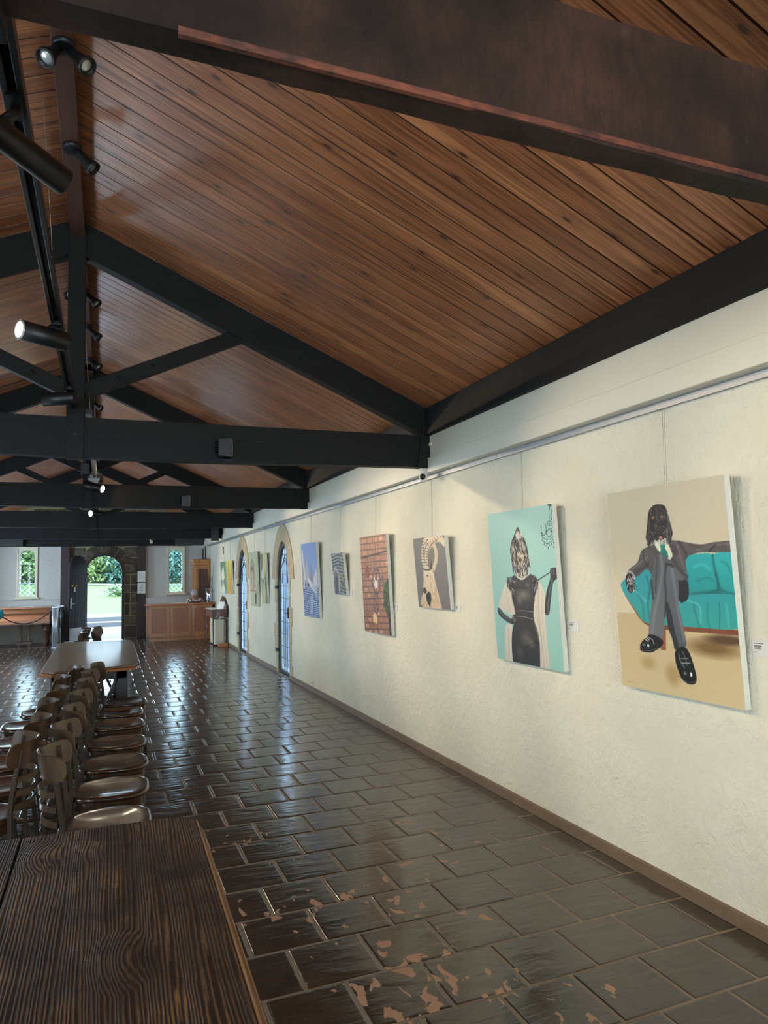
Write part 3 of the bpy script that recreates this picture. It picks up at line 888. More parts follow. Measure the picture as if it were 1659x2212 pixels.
# ---------------------------------------------------------------- arched entrance: frame, open leaf
root = empty('door_3', (DO[0], YF, 0)); tag(root, kind='structure')
out = arch(DO[0] - .06, DO[1] + .06, DO[2], DO[3] + .06, 18); inn = arch(DO[0], DO[1], DO[2], DO[3], 18)
mb = MB(); n = len(out); vs = []
for y in (YF - .02, YF + .14): vs += [(x, y, z) for x, z in out] + [(x, y, z) for x, z in inn]
fs = []
for i in range(n - 1):
    j = i + 1
    fs += [(n + i, n + j, j, i), (2*n + i, 2*n + j, 3*n + j, 3*n + i), (n + j, n + i, 3*n + i, 3*n + j), (i, j, 2*n + j, 2*n + i)]
mb.add(vs, fs); mb.build('door_frame', M['post'], root, origin=(DO[0], YF, 0), world=True)
leaf = empty('door_4', (DO[0] + .01, YF - .04, 0), math.atan2(-.82, -.40)); tag(leaf, kind='structure')
lo = arch(0, .90, 1.72, 2.19, 16, .9, .02)
mb = MB(); Mx = Matrix(((1,0,0,0),(0,0,1,0),(0,1,0,0),(0,0,0,1)))
mb.prism(lo, -.025, .025, Mx)
for k in range(1, 6):
    x = .9 * k / 6; mb.box((x - .003, -.027, .03), (x + .003, .027, 1.7))
mb.build('door_leaf', M['door_wood'], leaf, bevel=.004)
for z in (.35, 1.55):
    s_ = MB(); s_.box((.0, .024, z), (.12, .032, z + .05)); s_.build('strap_hinge', M['iron'], leaf)
s_ = MB(); s_.box((.30, .026, .03), (.88, .031, .36)); s_.build('kick_plate', M['kick'], leaf)
s_ = MB(); s_.box((.80, .026, .85), (.86, .036, 1.12)); s_.tube([(.83, .036, .98), (.83, .08, .98), (.76, .08, .98)], .008, 8); s_.build('door_handle', M['silver'], leaf)
s_ = MB()
for k in range(2): s_.lathe([(.02, 0), (.03, .02), (.016, .05), (0, .055)], 12, Matrix.Translation((.83 - k * .16, .026, 1.42)) @ Matrix.Rotation(-PI / 2, 4, 'X'))
s_.build('knob', M['brass'], leaf)
s_ = MB(); s_.box((.62, .026, 1.27), (.69, .034, 1.38)); s_.build('lock_plate', M['white'], leaf)
ART = {
'couch': [
('P',[(0.0,0.0),(1.0,-0.0),(0.983,0.609),(-0.002,0.623)],(186,178,154),(208,194,160)),
('P',[(-0.008,0.622),(0.997,0.626),(1.0,1.0),(0.0,1.0)],(190,170,128),(202,182,138)),
('E',0.807,0.753,0.266,0.057,(120,92,52),0.7),
('E',0.913,0.712,0.203,0.03,(84,62,36),0.6),
('E',0.476,0.9,0.087,0.071,(170,142,92),0.7),
('E',0.266,0.862,0.096,0.046,(176,150,100),0.7),
('P',[(0.406,0.684),(0.449,0.682),(0.434,0.789),(0.391,0.791)],(140,84,54)),
('P',[(0.088,0.515),(0.261,0.665),(0.47,0.662),(0.998,0.664),(0.998,0.688),(0.592,0.69),(0.268,0.692),(0.099,0.539)],(150,88,60),(120,66,44)),
('P',[(0.057,0.476),(0.117,0.446),(0.274,0.417),(0.342,0.392),(0.506,0.403),(0.664,0.505),(0.998,0.51),(0.997,0.666),(0.595,0.669),(0.255,0.671),(0.197,0.615),(0.084,0.522)],(38,150,158),(48,152,142)),
('P',[(0.645,0.378),(0.669,0.341),(0.865,0.341),(0.998,0.343),(0.998,0.515),(0.663,0.513)],(14,110,112)),
('P',[(0.657,0.348),(0.743,0.335),(0.849,0.334),(0.871,0.352),(0.873,0.408),(0.891,0.49),(0.867,0.505),(0.672,0.517),(0.665,0.432)],(30,160,160),(24,142,136)),
('P',[(0.87,0.339),(0.934,0.333),(0.996,0.334),(0.997,0.512),(0.941,0.514),(0.898,0.497),(0.881,0.409)],(36,166,164),(24,146,140)),
('S',[(0.869,0.346),(0.873,0.408),(0.892,0.485),(0.868,0.503),(0.672,0.517)],0.011,(8,84,88)),
('S',[(0.887,0.424),(0.902,0.498),(0.996,0.513)],0.009,(8,84,88)),
('S',[(0.717,0.396),(0.79,0.381),(0.839,0.408)],0.012,(70,190,186)),
('S',[(0.735,0.46),(0.817,0.439),(0.853,0.455)],0.01,(18,118,118)),
('S',[(0.928,0.374),(0.967,0.385),(0.986,0.42)],0.01,(14,120,118)),
('S',[(0.179,0.458),(0.227,0.517),(0.263,0.575),(0.263,0.65)],0.014,(20,112,122)),
('S',[(0.132,0.464),(0.206,0.506),(0.297,0.563)],0.01,(84,190,196)),
('S',[(0.325,0.516),(0.306,0.574),(0.312,0.648)],0.012,(18,104,112)),
('S',[(0.315,0.435),(0.344,0.493),(0.321,0.545)],0.012,(12,96,104)),
('S',[(0.695,0.55),(0.697,0.597),(0.724,0.665)],0.01,(20,116,114)),
('S',[(0.8,0.558),(0.788,0.616),(0.798,0.667)],0.01,(24,122,118)),
('S',[(0.886,0.552),(0.882,0.607),(0.87,0.664)],0.008,(26,124,120)),
('S',[(0.64,0.545),(0.747,0.565),(0.735,0.643)],0.01,(90,196,188)),
('S',[(0.934,0.561),(0.937,0.656)],0.01,(80,184,176)),
('P',[(0.289,0.306),(0.356,0.291),(0.411,0.282),(0.525,0.267),(0.613,0.27),(0.713,0.288),(0.802,0.297),(0.89,0.287),(0.997,0.286),(0.995,0.335),(0.883,0.334),(0.771,0.329),(0.656,0.35),(0.664,0.441),(0.672,0.466),(0.595,0.465),(0.457,0.464),(0.368,0.436),(0.334,0.392),(0.214,0.448),(0.14,0.422),(0.119,0.421),(0.177,0.393),(0.247,0.37)],(86,80,78),(74,70,68)),
('S',[(0.621,0.279),(0.671,0.33),(0.667,0.351)],0.012,(40,36,36)),
('S',[(0.704,0.293),(0.8,0.313),(0.954,0.308)],0.01,(56,50,50)),
('S',[(0.763,0.32),(0.87,0.305),(0.988,0.299)],0.01,(112,106,102)),
('S',[(0.85,0.328),(0.869,0.313),(0.896,0.301)],0.008,(44,40,40)),
('S',[(0.187,0.399),(0.281,0.365),(0.339,0.343)],0.012,(112,106,102)),
('S',[(0.219,0.417),(0.299,0.394),(0.345,0.372)],0.01,(48,44,44)),
('S',[(0.306,0.307),(0.305,0.354),(0.343,0.389)],0.008,(50,46,46)),
('S',[(0.553,0.348),(0.603,0.405),(0.665,0.438)],0.012,(50,46,46)),
('S',[(0.609,0.295),(0.628,0.367),(0.658,0.422)],0.012,(112,106,104)),
('P',[(0.406,0.276),(0.454,0.269),(0.525,0.264),(0.566,0.339),(0.534,0.362),(0.504,0.347),(0.418,0.3)],(226,228,200),(206,206,178)),
('P',[(0.356,0.298),(0.411,0.281),(0.456,0.329),(0.412,0.345),(0.384,0.321)],(78,72,72)),
('P',[(0.525,0.265),(0.574,0.271),(0.614,0.328),(0.565,0.349),(0.556,0.326)],(66,60,60)),
('P',[(0.453,0.289),(0.483,0.28),(0.51,0.287),(0.5,0.303),(0.518,0.32),(0.526,0.354),(0.499,0.347),(0.457,0.324),(0.468,0.302)],(22,128,112),(14,108,96)),
('P',[(0.498,0.392),(0.548,0.387),(0.599,0.437),(0.672,0.465),(0.663,0.529),(0.639,0.551),(0.595,0.562),(0.575,0.541)],(34,32,34)),
('P',[(0.35,0.453),(0.371,0.419),(0.399,0.362),(0.435,0.331),(0.461,0.326),(0.495,0.336),(0.549,0.376),(0.653,0.451),(0.596,0.459),(0.543,0.42),(0.501,0.437),(0.474,0.559),(0.42,0.743),(0.358,0.737),(0.285,0.725),(0.327,0.619),(0.362,0.516),(0.352,0.493)],(84,84,86),(104,106,108)),
('P',[(0.494,0.403),(0.528,0.388),(0.561,0.398),(0.589,0.437),(0.588,0.514),(0.572,0.558),(0.598,0.676),(0.615,0.761),(0.552,0.772),(0.507,0.785),(0.499,0.735),(0.467,0.682),(0.46,0.571)],(96,98,100),(78,80,84)),
('P',[(0.462,0.56),(0.485,0.554),(0.514,0.625),(0.523,0.701),(0.552,0.77),(0.507,0.785),(0.499,0.735),(0.467,0.682)],(40,42,46)),
('S',[(0.459,0.34),(0.466,0.403),(0.419,0.515),(0.352,0.63),(0.324,0.716)],0.016,(128,130,132)),
('S',[(0.433,0.345),(0.406,0.43),(0.388,0.516)],0.01,(52,52,54)),
('S',[(0.5,0.375),(0.473,0.459),(0.48,0.515),(0.45,0.627)],0.012,(36,36,38)),
('S',[(0.545,0.404),(0.553,0.487),(0.567,0.596),(0.596,0.729)],0.014,(130,132,134)),
('S',[(0.357,0.459),(0.358,0.51),(0.361,0.544)],0.012,(20,20,22)),
('S',[(0.509,0.381),(0.539,0.381),(0.557,0.393)],0.01,(14,14,16)),
('P',[(0.205,0.775),(0.238,0.752),(0.279,0.736),(0.288,0.719),(0.36,0.723),(0.42,0.744),(0.411,0.765),(0.371,0.787),(0.311,0.809),(0.241,0.814),(0.2,0.807)],(12,12,14)),
('S',[(0.201,0.804),(0.285,0.804),(0.388,0.78)],0.006,(70,72,74)),
('E',0.28,0.777,0.012,0.01,(235,238,235),0.5),
('E',0.237,0.776,0.016,0.009,(120,124,128),0.7),
('S',[(0.284,0.736),(0.325,0.745),(0.333,0.767)],0.005,(150,152,156)),
('S',[(0.259,0.748),(0.281,0.756)],0.006,(200,202,200)),
('S',[(0.273,0.741),(0.293,0.748)],0.006,(200,202,200)),
('P',[(0.507,0.789),(0.542,0.77),(0.582,0.76),(0.614,0.771),(0.64,0.811),(0.66,0.862),(0.668,0.903),(0.651,0.926),(0.604,0.935),(0.55,0.92),(0.526,0.885),(0.506,0.838)],(10,10,12)),
('E',0.625,0.886,0.011,0.014,(225,228,228),0.5),
('E',0.578,0.885,0.019,0.013,(110,114,118),0.8),
('S',[(0.539,0.798),(0.544,0.829),(0.577,0.859)],0.008,(96,98,102)),
('S',[(0.569,0.785),(0.593,0.815),(0.598,0.846)],0.005,(100,102,106)),
('S',[(0.55,0.818),(0.612,0.814)],0.004,(150,150,152)),
('S',[(0.557,0.839),(0.623,0.834)],0.006,(150,150,152)),
('S',[(0.625,0.786),(0.641,0.817)],0.003,(20,20,20)),
('S',[(0.524,0.901),(0.586,0.927),(0.657,0.915)],0.005,(80,82,84)),
('P',[(0.378,0.135),(0.398,0.11),(0.437,0.092),(0.489,0.091),(0.533,0.102),(0.546,0.13),(0.557,0.164),(0.573,0.21),(0.578,0.238),(0.561,0.26),(0.526,0.259),(0.502,0.253),(0.49,0.265),(0.453,0.273),(0.419,0.259),(0.392,0.268),(0.357,0.269),(0.338,0.253),(0.355,0.212),(0.369,0.17)],(16,15,17)),
('F',[(0.354,0.192),(0.4,0.206),(0.403,0.264),(0.35,0.262)],60,0.04,0.004,[(10,10,12),(60,58,60),(120,116,116),(20,20,22),(8,8,10)],1.3),
('F',[(0.527,0.179),(0.564,0.204),(0.574,0.255),(0.522,0.255)],60,0.04,0.004,[(10,10,12),(60,58,60),(120,116,116),(20,20,22),(8,8,10)],1.8),
('F',[(0.392,0.113),(0.489,0.092),(0.545,0.124),(0.549,0.164),(0.38,0.159)],50,0.03,0.003,[(12,12,14),(50,48,52),(96,94,98),(20,20,22)],1.3),
('F',[(0.424,0.184),(0.511,0.19),(0.508,0.246),(0.42,0.253)],60,0.014,0.003,[(90,88,86),(60,58,58),(130,126,120),(30,30,32)],1.5),
('S',[(0.471,0.107),(0.456,0.146),(0.438,0.197)],0.01,(74,72,76)),
('S',[(0.413,0.114),(0.386,0.171),(0.372,0.228)],0.007,(70,68,72)),
('S',[(0.543,0.135),(0.557,0.192),(0.558,0.243)],0.007,(80,78,82)),
('E',0.421,0.154,0.016,0.008,(60,50,46),0.4),
('E',0.498,0.154,0.015,0.008,(60,50,46),0.4),
('E',0.421,0.154,0.011,0.007,(196,128,62),0.3),
('E',0.498,0.154,0.011,0.006,(200,134,66),0.3),
('E',0.422,0.155,0.006,0.004,(10,8,8),0.3),
('E',0.497,0.155,0.006,0.004,(10,8,8),0.3),
('E',0.463,0.217,0.031,0.013,(28,26,28),0.4),
('E',0.456,0.213,0.007,0.003,(130,130,134),0.5),
('S',[(0.422,0.236),(0.468,0.243),(0.504,0.237)],0.005,(10,10,10)),
('E',0.472,0.252,0.017,0.008,(206,118,116),0.3),
('F',[(0.445,0.26),(0.506,0.26),(0.484,0.274),(0.443,0.274)],40,0.02,0.004,[(220,220,214),(180,178,172),(90,88,88)],1.4),
('P',[(0.126,0.425),(0.184,0.422),(0.201,0.449),(0.2,0.488),(0.176,0.518),(0.153,0.523),(0.128,0.509),(0.118,0.482),(0.116,0.449)],(16,15,17)),
('F',[(0.128,0.428),(0.2,0.429),(0.192,0.512),(0.126,0.512)],90,0.016,0.004,[(220,218,212),(20,20,22),(120,118,116)],1.2),
('S',[(0.124,0.422),(0.149,0.411),(0.185,0.417),(0.206,0.443)],0.01,(235,235,225)),
('S',[(0.052,0.98),(0.065,0.97),(0.068,0.98),(0.081,0.97),(0.094,0.978),(0.108,0.97),(0.128,0.977)],0.003,(176,156,110)),
],
'teal': [
('P',[(0.0,0.0),(1.0,0.0),(1.0,1.0),(0.0,1.0)],(150,190,182),(140,184,172)),
('P',[(0.328,0.44),(0.244,0.464),(0.206,0.494),(0.14,0.56),(0.066,0.644),(0.176,0.673),(0.298,0.695),(0.358,0.678),(0.324,0.562)],(206,198,178),(196,188,170)),
('P',[(0.176,0.751),(0.297,0.748),(0.274,0.859),(0.264,0.999),(0.12,0.998),(0.15,0.867)],(204,196,178),(190,182,164)),
('P',[(0.703,0.46),(0.746,0.468),(0.797,0.508),(0.821,0.545),(0.794,0.681),(0.799,0.822),(0.808,1.004),(0.656,0.999),(0.694,0.857),(0.674,0.775),(0.631,0.711),(0.659,0.555)],(206,198,180),(188,182,164)),
('S',[(0.736,0.498),(0.709,0.608),(0.712,0.773),(0.732,0.997)],0.014,(160,152,136)),
('S',[(0.782,0.525),(0.752,0.661),(0.755,0.825),(0.776,0.998)],0.009,(172,164,146)),
('S',[(0.674,0.582),(0.676,0.665),(0.73,0.827)],0.008,(166,158,140)),
('S',[(0.264,0.481),(0.229,0.564),(0.28,0.669)],0.009,(176,168,150)),
('S',[(0.297,0.504),(0.316,0.621)],0.008,(170,160,144)),
('S',[(0.222,0.761),(0.197,0.984)],0.008,(170,162,146)),
('P',[(0.34,0.437),(0.376,0.425),(0.406,0.439),(0.493,0.463),(0.577,0.436),(0.616,0.419),(0.664,0.423),(0.667,0.466),(0.686,0.515),(0.672,0.56),(0.634,0.65),(0.626,0.7),(0.676,0.775),(0.695,0.854),(0.659,1.0),(0.471,1.001),(0.258,1.0),(0.253,0.884),(0.285,0.781),(0.354,0.701),(0.344,0.643),(0.313,0.574),(0.316,0.504)],(52,50,50),(40,40,42)),
('E',0.5,0.553,0.14,0.051,(112,106,98),0.95),
('E',0.433,0.588,0.062,0.041,(100,94,88),0.95),
('E',0.582,0.495,0.059,0.028,(92,86,80),0.9),
('E',0.495,0.832,0.127,0.069,(88,82,74),0.95),
('E',0.571,0.86,0.066,0.035,(108,100,88),0.95),
('E',0.384,0.932,0.071,0.053,(70,66,62),0.9),
('S',[(0.332,0.51),(0.404,0.5),(0.499,0.513),(0.621,0.5),(0.671,0.507)],0.012,(30,29,30)),
('S',[(0.359,0.655),(0.494,0.645),(0.634,0.651)],0.01,(22,21,22)),
('S',[(0.361,0.661),(0.493,0.653),(0.63,0.659)],0.006,(130,124,114)),
('S',[(0.353,0.697),(0.488,0.691),(0.627,0.701)],0.012,(24,23,24)),
('S',[(0.376,0.695),(0.487,0.694),(0.619,0.704)],0.005,(150,144,132)),
('S',[(0.629,0.722),(0.661,0.776),(0.679,0.83)],0.01,(140,132,120)),
('S',[(0.379,0.875),(0.487,0.89),(0.626,0.845)],0.01,(34,33,34)),
('S',[(0.339,0.562),(0.364,0.631),(0.376,0.648)],0.012,(24,23,24)),
('F',[(0.254,0.446),(0.336,0.434),(0.324,0.515),(0.274,0.51),(0.242,0.481)],110,0.05,0.007,[(14,13,15),(150,146,144),(60,58,58),(12,12,14)],1.0),
('F',[(0.664,0.422),(0.731,0.444),(0.74,0.471),(0.697,0.51),(0.673,0.493)],110,0.05,0.007,[(14,13,15),(150,146,144),(60,58,58),(12,12,14)],2.0),
('P',[(0.385,0.402),(0.596,0.391),(0.606,0.416),(0.577,0.436),(0.496,0.461),(0.413,0.439),(0.385,0.422)],(206,198,180)),
('S',[(0.396,0.413),(0.469,0.436),(0.551,0.43),(0.601,0.408)],0.004,(90,84,76)),
('S',[(0.408,0.425),(0.495,0.447),(0.578,0.425)],0.004,(90,84,76)),
('S',[(0.39,0.405),(0.485,0.422),(0.595,0.398)],0.004,(110,104,96)),
('P',[(0.488,0.113),(0.518,0.14),(0.548,0.163),(0.583,0.198),(0.61,0.244),(0.621,0.305),(0.625,0.372),(0.583,0.391),(0.514,0.405),(0.445,0.411),(0.379,0.404),(0.357,0.358),(0.35,0.306),(0.336,0.265),(0.374,0.202),(0.428,0.161),(0.457,0.131)],(26,25,27)),
('F',[(0.432,0.161),(0.56,0.175),(0.621,0.305),(0.616,0.388),(0.376,0.402),(0.339,0.265)],330,0.055,0.007,[(12,12,14),(12,12,14),(170,164,154),(206,200,188),(60,58,58)],1.45),
('F',[(0.449,0.142),(0.512,0.134),(0.542,0.163),(0.438,0.17)],70,0.035,0.006,[(206,200,188),(40,38,38),(170,164,154)],1.2),
('S',[(0.491,0.184),(0.493,0.229),(0.48,0.263)],0.01,(210,202,186)),
('E',0.493,0.314,0.057,0.051,(190,178,150),0.6),
('F',[(0.45,0.279),(0.552,0.281),(0.547,0.366),(0.444,0.368)],120,0.02,0.006,[(206,196,172),(150,136,110),(226,216,192),(60,52,44)],1.4),
('E',0.488,0.331,0.027,0.016,(52,44,40),0.5),
('E',0.486,0.314,0.019,0.007,(120,100,70),0.5),
('E',0.493,0.122,0.012,0.009,(14,14,16),0.3),
('P',[(0.061,0.644),(0.11,0.655),(0.159,0.686),(0.259,0.712),(0.295,0.715),(0.309,0.689),(0.338,0.682),(0.366,0.69),(0.36,0.729),(0.328,0.738),(0.297,0.752),(0.225,0.743),(0.109,0.712),(0.06,0.687)],(46,46,50)),
('S',[(0.086,0.662),(0.156,0.701),(0.271,0.726)],0.012,(104,104,108)),
('S',[(0.322,0.694),(0.323,0.732)],0.005,(150,148,144)),
('S',[(0.345,0.693),(0.343,0.728)],0.005,(130,128,126)),
('P',[(0.909,0.393),(0.934,0.383),(0.968,0.383),(0.985,0.395),(0.974,0.427),(0.941,0.464),(0.916,0.522),(0.882,0.597),(0.863,0.657),(0.83,0.674),(0.793,0.666),(0.815,0.578),(0.859,0.502),(0.912,0.443)],(40,40,46)),
('S',[(0.93,0.453),(0.886,0.523),(0.848,0.604),(0.829,0.658)],0.014,(116,116,122)),
('S',[(0.932,0.393),(0.938,0.422)],0.005,(120,120,126)),
('S',[(0.956,0.393),(0.957,0.422)],0.005,(120,120,126)),
('S',[(0.729,0.46),(0.906,0.412)],0.008,(26,24,26)),
('S',[(0.973,0.393),(0.988,0.394)],0.006,(20,20,20)),
('P',[(0.924,-0.0),(0.997,-0.0),(0.997,0.015),(0.969,0.014)],(20,20,24)),
('S',[(0.967,0.014),(0.965,0.032)],0.01,(20,20,24)),
('S',[(0.996,0.034),(0.968,0.072),(0.944,0.101)],0.003,(24,24,28)),
('S',[(0.994,0.047),(0.975,0.103)],0.003,(24,24,28)),
('S',[(0.931,0.127),(0.928,0.108),(0.952,0.101),(0.98,0.111),(0.972,0.129),(0.949,0.129),(0.942,0.12),(0.956,0.115)],0.004,(24,24,28)),
('S',[(0.832,0.122),(0.831,0.17)],0.006,(24,24,28)),
('S',[(0.901,0.119),(0.903,0.163)],0.006,(24,24,28)),
('P',[(0.815,0.167),(0.852,0.167),(0.835,0.175)],(24,24,28)),
('P',[(0.886,0.16),(0.925,0.159),(0.902,0.171)],(24,24,28)),
('P',[(0.95,0.159),(0.983,0.159),(0.979,0.17)],(24,24,28)),
('S',[(0.835,0.175),(0.864,0.187),(0.896,0.168),(0.928,0.151),(0.981,0.148)],0.004,(24,24,28)),
('S',[(0.902,0.171),(0.916,0.195),(0.958,0.194),(0.975,0.171)],0.004,(24,24,28)),
('S',[(0.839,0.192),(0.885,0.209),(0.944,0.212),(0.986,0.2)],0.004,(24,24,28)),
('S',[(0.84,0.197),(0.864,0.23),(0.917,0.24),(0.988,0.213)],0.004,(24,24,28)),
('E',0.84,0.213,0.006,0.006,(24,24,28),0.2),
('E',0.859,0.24,0.006,0.007,(24,24,28),0.2),
('E',0.888,0.248,0.006,0.006,(24,24,28),0.2),
('E',0.911,0.263,0.006,0.007,(24,24,28),0.2),
('E',0.929,0.247,0.006,0.006,(24,24,28),0.2),
('E',0.958,0.243,0.006,0.007,(24,24,28),0.2),
('E',0.987,0.234,0.006,0.006,(24,24,28),0.2),
('E',0.868,0.227,0.006,0.006,(24,24,28),0.2),
('E',0.905,0.213,0.006,0.004,(24,24,28),0.2),
('E',0.985,0.26,0.006,0.006,(24,24,28),0.2),
('E',0.834,0.185,0.014,0.004,(24,24,28),0.2),
('E',0.901,0.178,0.012,0.004,(24,24,28),0.2),
('E',0.985,0.091,0.007,0.006,(24,24,28),0.2),
],
'goat': [
('P',[(0.0,-0.0),(1.0,0.0),(1.0,1.0),(0.0,1.0)],(112,108,104),(104,100,97)),
('F',[(0.0,-0.0),(1.0,0.0),(1.0,1.0),(0.0,1.0)],300,0.1,0.004,[(118,114,110),(98,95,92)],1.5),
('S',[(0.605,0.437),(0.691,0.335),(0.72,0.219),(0.666,0.116),(0.544,0.046)],0.085,(196,176,146)),
('S',[(0.339,0.451),(0.28,0.33),(0.302,0.18),(0.381,0.07),(0.514,0.016),(0.631,0.013)],0.095,(206,190,162)),
('S',[(0.401,0.448),(0.377,0.331),(0.431,0.198),(0.571,0.091),(0.759,0.033),(0.891,0.045),(0.971,0.105)],0.1,(204,186,156)),
('S',[(0.352,0.361),(0.314,0.24),(0.355,0.106),(0.494,0.037)],0.02,(120,100,78)),
('S',[(0.448,0.362),(0.447,0.228),(0.584,0.114),(0.788,0.055)],0.02,(130,108,84)),
('S',[(0.278,0.059),(0.375,0.062)],0.012,(96,80,64)),
('S',[(0.282,0.101),(0.369,0.104)],0.012,(96,80,64)),
('S',[(0.266,0.143),(0.363,0.146)],0.012,(96,80,64)),
('S',[(0.27,0.185),(0.357,0.187)],0.012,(96,80,64)),
('S',[(0.253,0.227),(0.35,0.229)],0.012,(96,80,64)),
('S',[(0.257,0.269),(0.344,0.271)],0.012,(96,80,64)),
('S',[(0.24,0.311),(0.338,0.313)],0.012,(96,80,64)),
('S',[(0.245,0.354),(0.332,0.355)],0.012,(96,80,64)),
('S',[(0.228,0.396),(0.326,0.397)],0.012,(96,80,64)),
('S',[(0.368,0.391),(0.463,0.401)],0.012,(100,84,66)),
('S',[(0.374,0.352),(0.468,0.362)],0.012,(100,84,66)),
('S',[(0.379,0.313),(0.474,0.324)],0.012,(100,84,66)),
('S',[(0.385,0.275),(0.479,0.285)],0.012,(100,84,66)),
('S',[(0.391,0.236),(0.485,0.247)],0.012,(100,84,66)),
('S',[(0.396,0.197),(0.49,0.208)],0.012,(100,84,66)),
('S',[(0.402,0.159),(0.496,0.17)],0.012,(100,84,66)),
('S',[(0.52,0.144),(0.487,0.09)],0.012,(100,84,66)),
('S',[(0.596,0.12),(0.564,0.068)],0.012,(100,84,66)),
('S',[(0.672,0.096),(0.64,0.046)],0.012,(100,84,66)),
('S',[(0.747,0.073),(0.715,0.024)],0.012,(100,84,66)),
('S',[(0.821,0.05),(0.789,0.002)],0.012,(100,84,66)),
('S',[(0.894,0.027),(0.862,-0.019)],0.012,(100,84,66)),
('P',[(0.26,0.466),(0.402,0.439),(0.553,0.449),(0.591,0.54),(0.63,0.688),(0.698,0.834),(0.744,0.997),(0.458,1.007),(0.163,0.999),(0.081,0.947),(0.124,0.852),(0.213,0.78),(0.203,0.726),(0.246,0.603)],(214,196,166),(196,170,136)),
('F',[(0.465,0.481),(0.586,0.57),(0.729,0.966),(0.254,0.986),(0.387,0.783)],170,0.05,0.006,[(226,212,186),(180,152,118),(206,184,150),(150,124,96)],1.45),
('F',[(0.129,0.821),(0.278,0.816),(0.236,0.987),(0.117,0.945)],60,0.05,0.006,[(214,190,154),(170,136,98)],1.5),
('P',[(0.208,0.719),(0.277,0.707),(0.327,0.769),(0.252,0.805),(0.206,0.78)],(74,60,54)),
('E',0.238,0.733,0.017,0.01,(20,16,16),0.3),
('P',[(0.287,0.804),(0.39,0.765),(0.44,0.797),(0.443,0.872),(0.378,0.993),(0.324,0.937),(0.276,0.878)],(26,24,30)),
('E',0.391,0.542,0.038,0.013,(60,44,36),0.3),
('E',0.391,0.542,0.017,0.007,(12,10,10),0.3),
('S',[(0.275,0.481),(0.27,0.633),(0.234,0.71)],0.012,(170,150,124)),
('P',[(0.488,0.437),(0.527,0.326),(0.558,0.393),(0.534,0.467)],(60,50,52)),
('S',[(0.279,0.451),(0.399,0.466),(0.503,0.452)],0.02,(60,50,44)),
],
'brick': [
('P',[(0.0,0.0),(1.0,0.0),(1.0,1.0),(0.0,1.0)],(172,124,98),(146,102,82)),
('S',[(-0.001,0.017),(1.028,0.021)],0.012,(70,56,50)),
('S',[(0.074,0.017),(0.079,0.079)],0.01,(74,60,54)),
('E',0.177,0.051,0.085,0.023,(188,140,112),0.6),
('S',[(0.299,0.016),(0.303,0.077)],0.01,(74,60,54)),
('S',[(0.514,0.015),(0.518,0.074)],0.01,(74,60,54)),
('E',0.607,0.048,0.079,0.022,(188,140,112),0.6),
('S',[(0.72,0.014),(0.723,0.072)],0.01,(74,60,54)),
('E',0.81,0.047,0.075,0.021,(196,152,124),0.6),
('S',[(0.918,0.013),(0.921,0.07)],0.01,(74,60,54)),
('E',1.004,0.045,0.073,0.021,(134,94,78),0.6),
('S',[(-0.005,0.082),(1.023,0.083)],0.012,(70,56,50)),
('S',[(0.183,0.08),(0.188,0.142)],0.01,(74,60,54)),
('S',[(0.403,0.079),(0.407,0.139)],0.01,(74,60,54)),
('S',[(0.613,0.077),(0.617,0.136)],0.01,(74,60,54)),
('E',0.705,0.109,0.077,0.022,(134,94,78),0.6),
('S',[(0.815,0.076),(0.819,0.133)],0.01,(74,60,54)),
('E',0.903,0.107,0.074,0.021,(160,110,88),0.6),
('S',[(1.009,0.074),(1.012,0.131)],0.01,(74,60,54)),
('S',[(-0.01,0.146),(1.019,0.144)],0.012,(70,56,50)),
('S',[(0.066,0.145),(0.07,0.207)],0.01,(74,60,54)),
('E',0.168,0.179,0.086,0.022,(188,140,112),0.6),
('S',[(0.29,0.143),(0.294,0.204)],0.01,(74,60,54)),
('S',[(0.505,0.141),(0.509,0.2)],0.01,(74,60,54)),
('S',[(0.711,0.139),(0.715,0.197)],0.01,(74,60,54)),
('S',[(0.909,0.137),(0.912,0.194)],0.01,(74,60,54)),
('E',0.995,0.167,0.073,0.021,(134,94,78),0.6),
('S',[(-0.014,0.211),(1.014,0.205)],0.012,(70,56,50)),
('S',[(0.175,0.208),(0.179,0.269)],0.01,(74,60,54)),
('E',0.275,0.24,0.084,0.023,(134,94,78),0.6),
('S',[(0.394,0.205),(0.398,0.265)],0.01,(74,60,54)),
('E',0.49,0.237,0.08,0.022,(134,94,78),0.6),
('S',[(0.605,0.202),(0.608,0.261)],0.01,(74,60,54)),
('S',[(0.806,0.2),(0.81,0.257)],0.01,(74,60,54)),
('E',0.895,0.23,0.074,0.021,(160,110,88),0.6),
('S',[(1.0,0.197),(1.004,0.253)],0.01,(74,60,54)),
('E',1.085,0.227,0.071,0.02,(134,94,78),0.6),
('S',[(-0.018,0.275),(1.01,0.267)],0.012,(70,56,50)),
('S',[(0.057,0.274),(0.062,0.335)],0.01,(74,60,54)),
('E',0.16,0.306,0.085,0.022,(134,94,78),0.6),
('S',[(0.281,0.27),(0.286,0.33)],0.01,(74,60,54)),
('E',0.379,0.301,0.082,0.022,(134,94,78),0.6),
('S',[(0.496,0.267),(0.5,0.326)],0.01,(74,60,54)),
('E',0.59,0.297,0.079,0.022,(134,94,78),0.6),
('S',[(0.702,0.263),(0.706,0.321)],0.01,(74,60,54)),
('S',[(0.9,0.26),(0.903,0.317)],0.01,(74,60,54)),
('E',0.986,0.289,0.073,0.021,(196,152,124),0.6),
('S',[(-0.022,0.339),(1.005,0.328)],0.012,(70,56,50)),
('S',[(0.166,0.336),(0.171,0.396)],0.01,(74,60,54)),
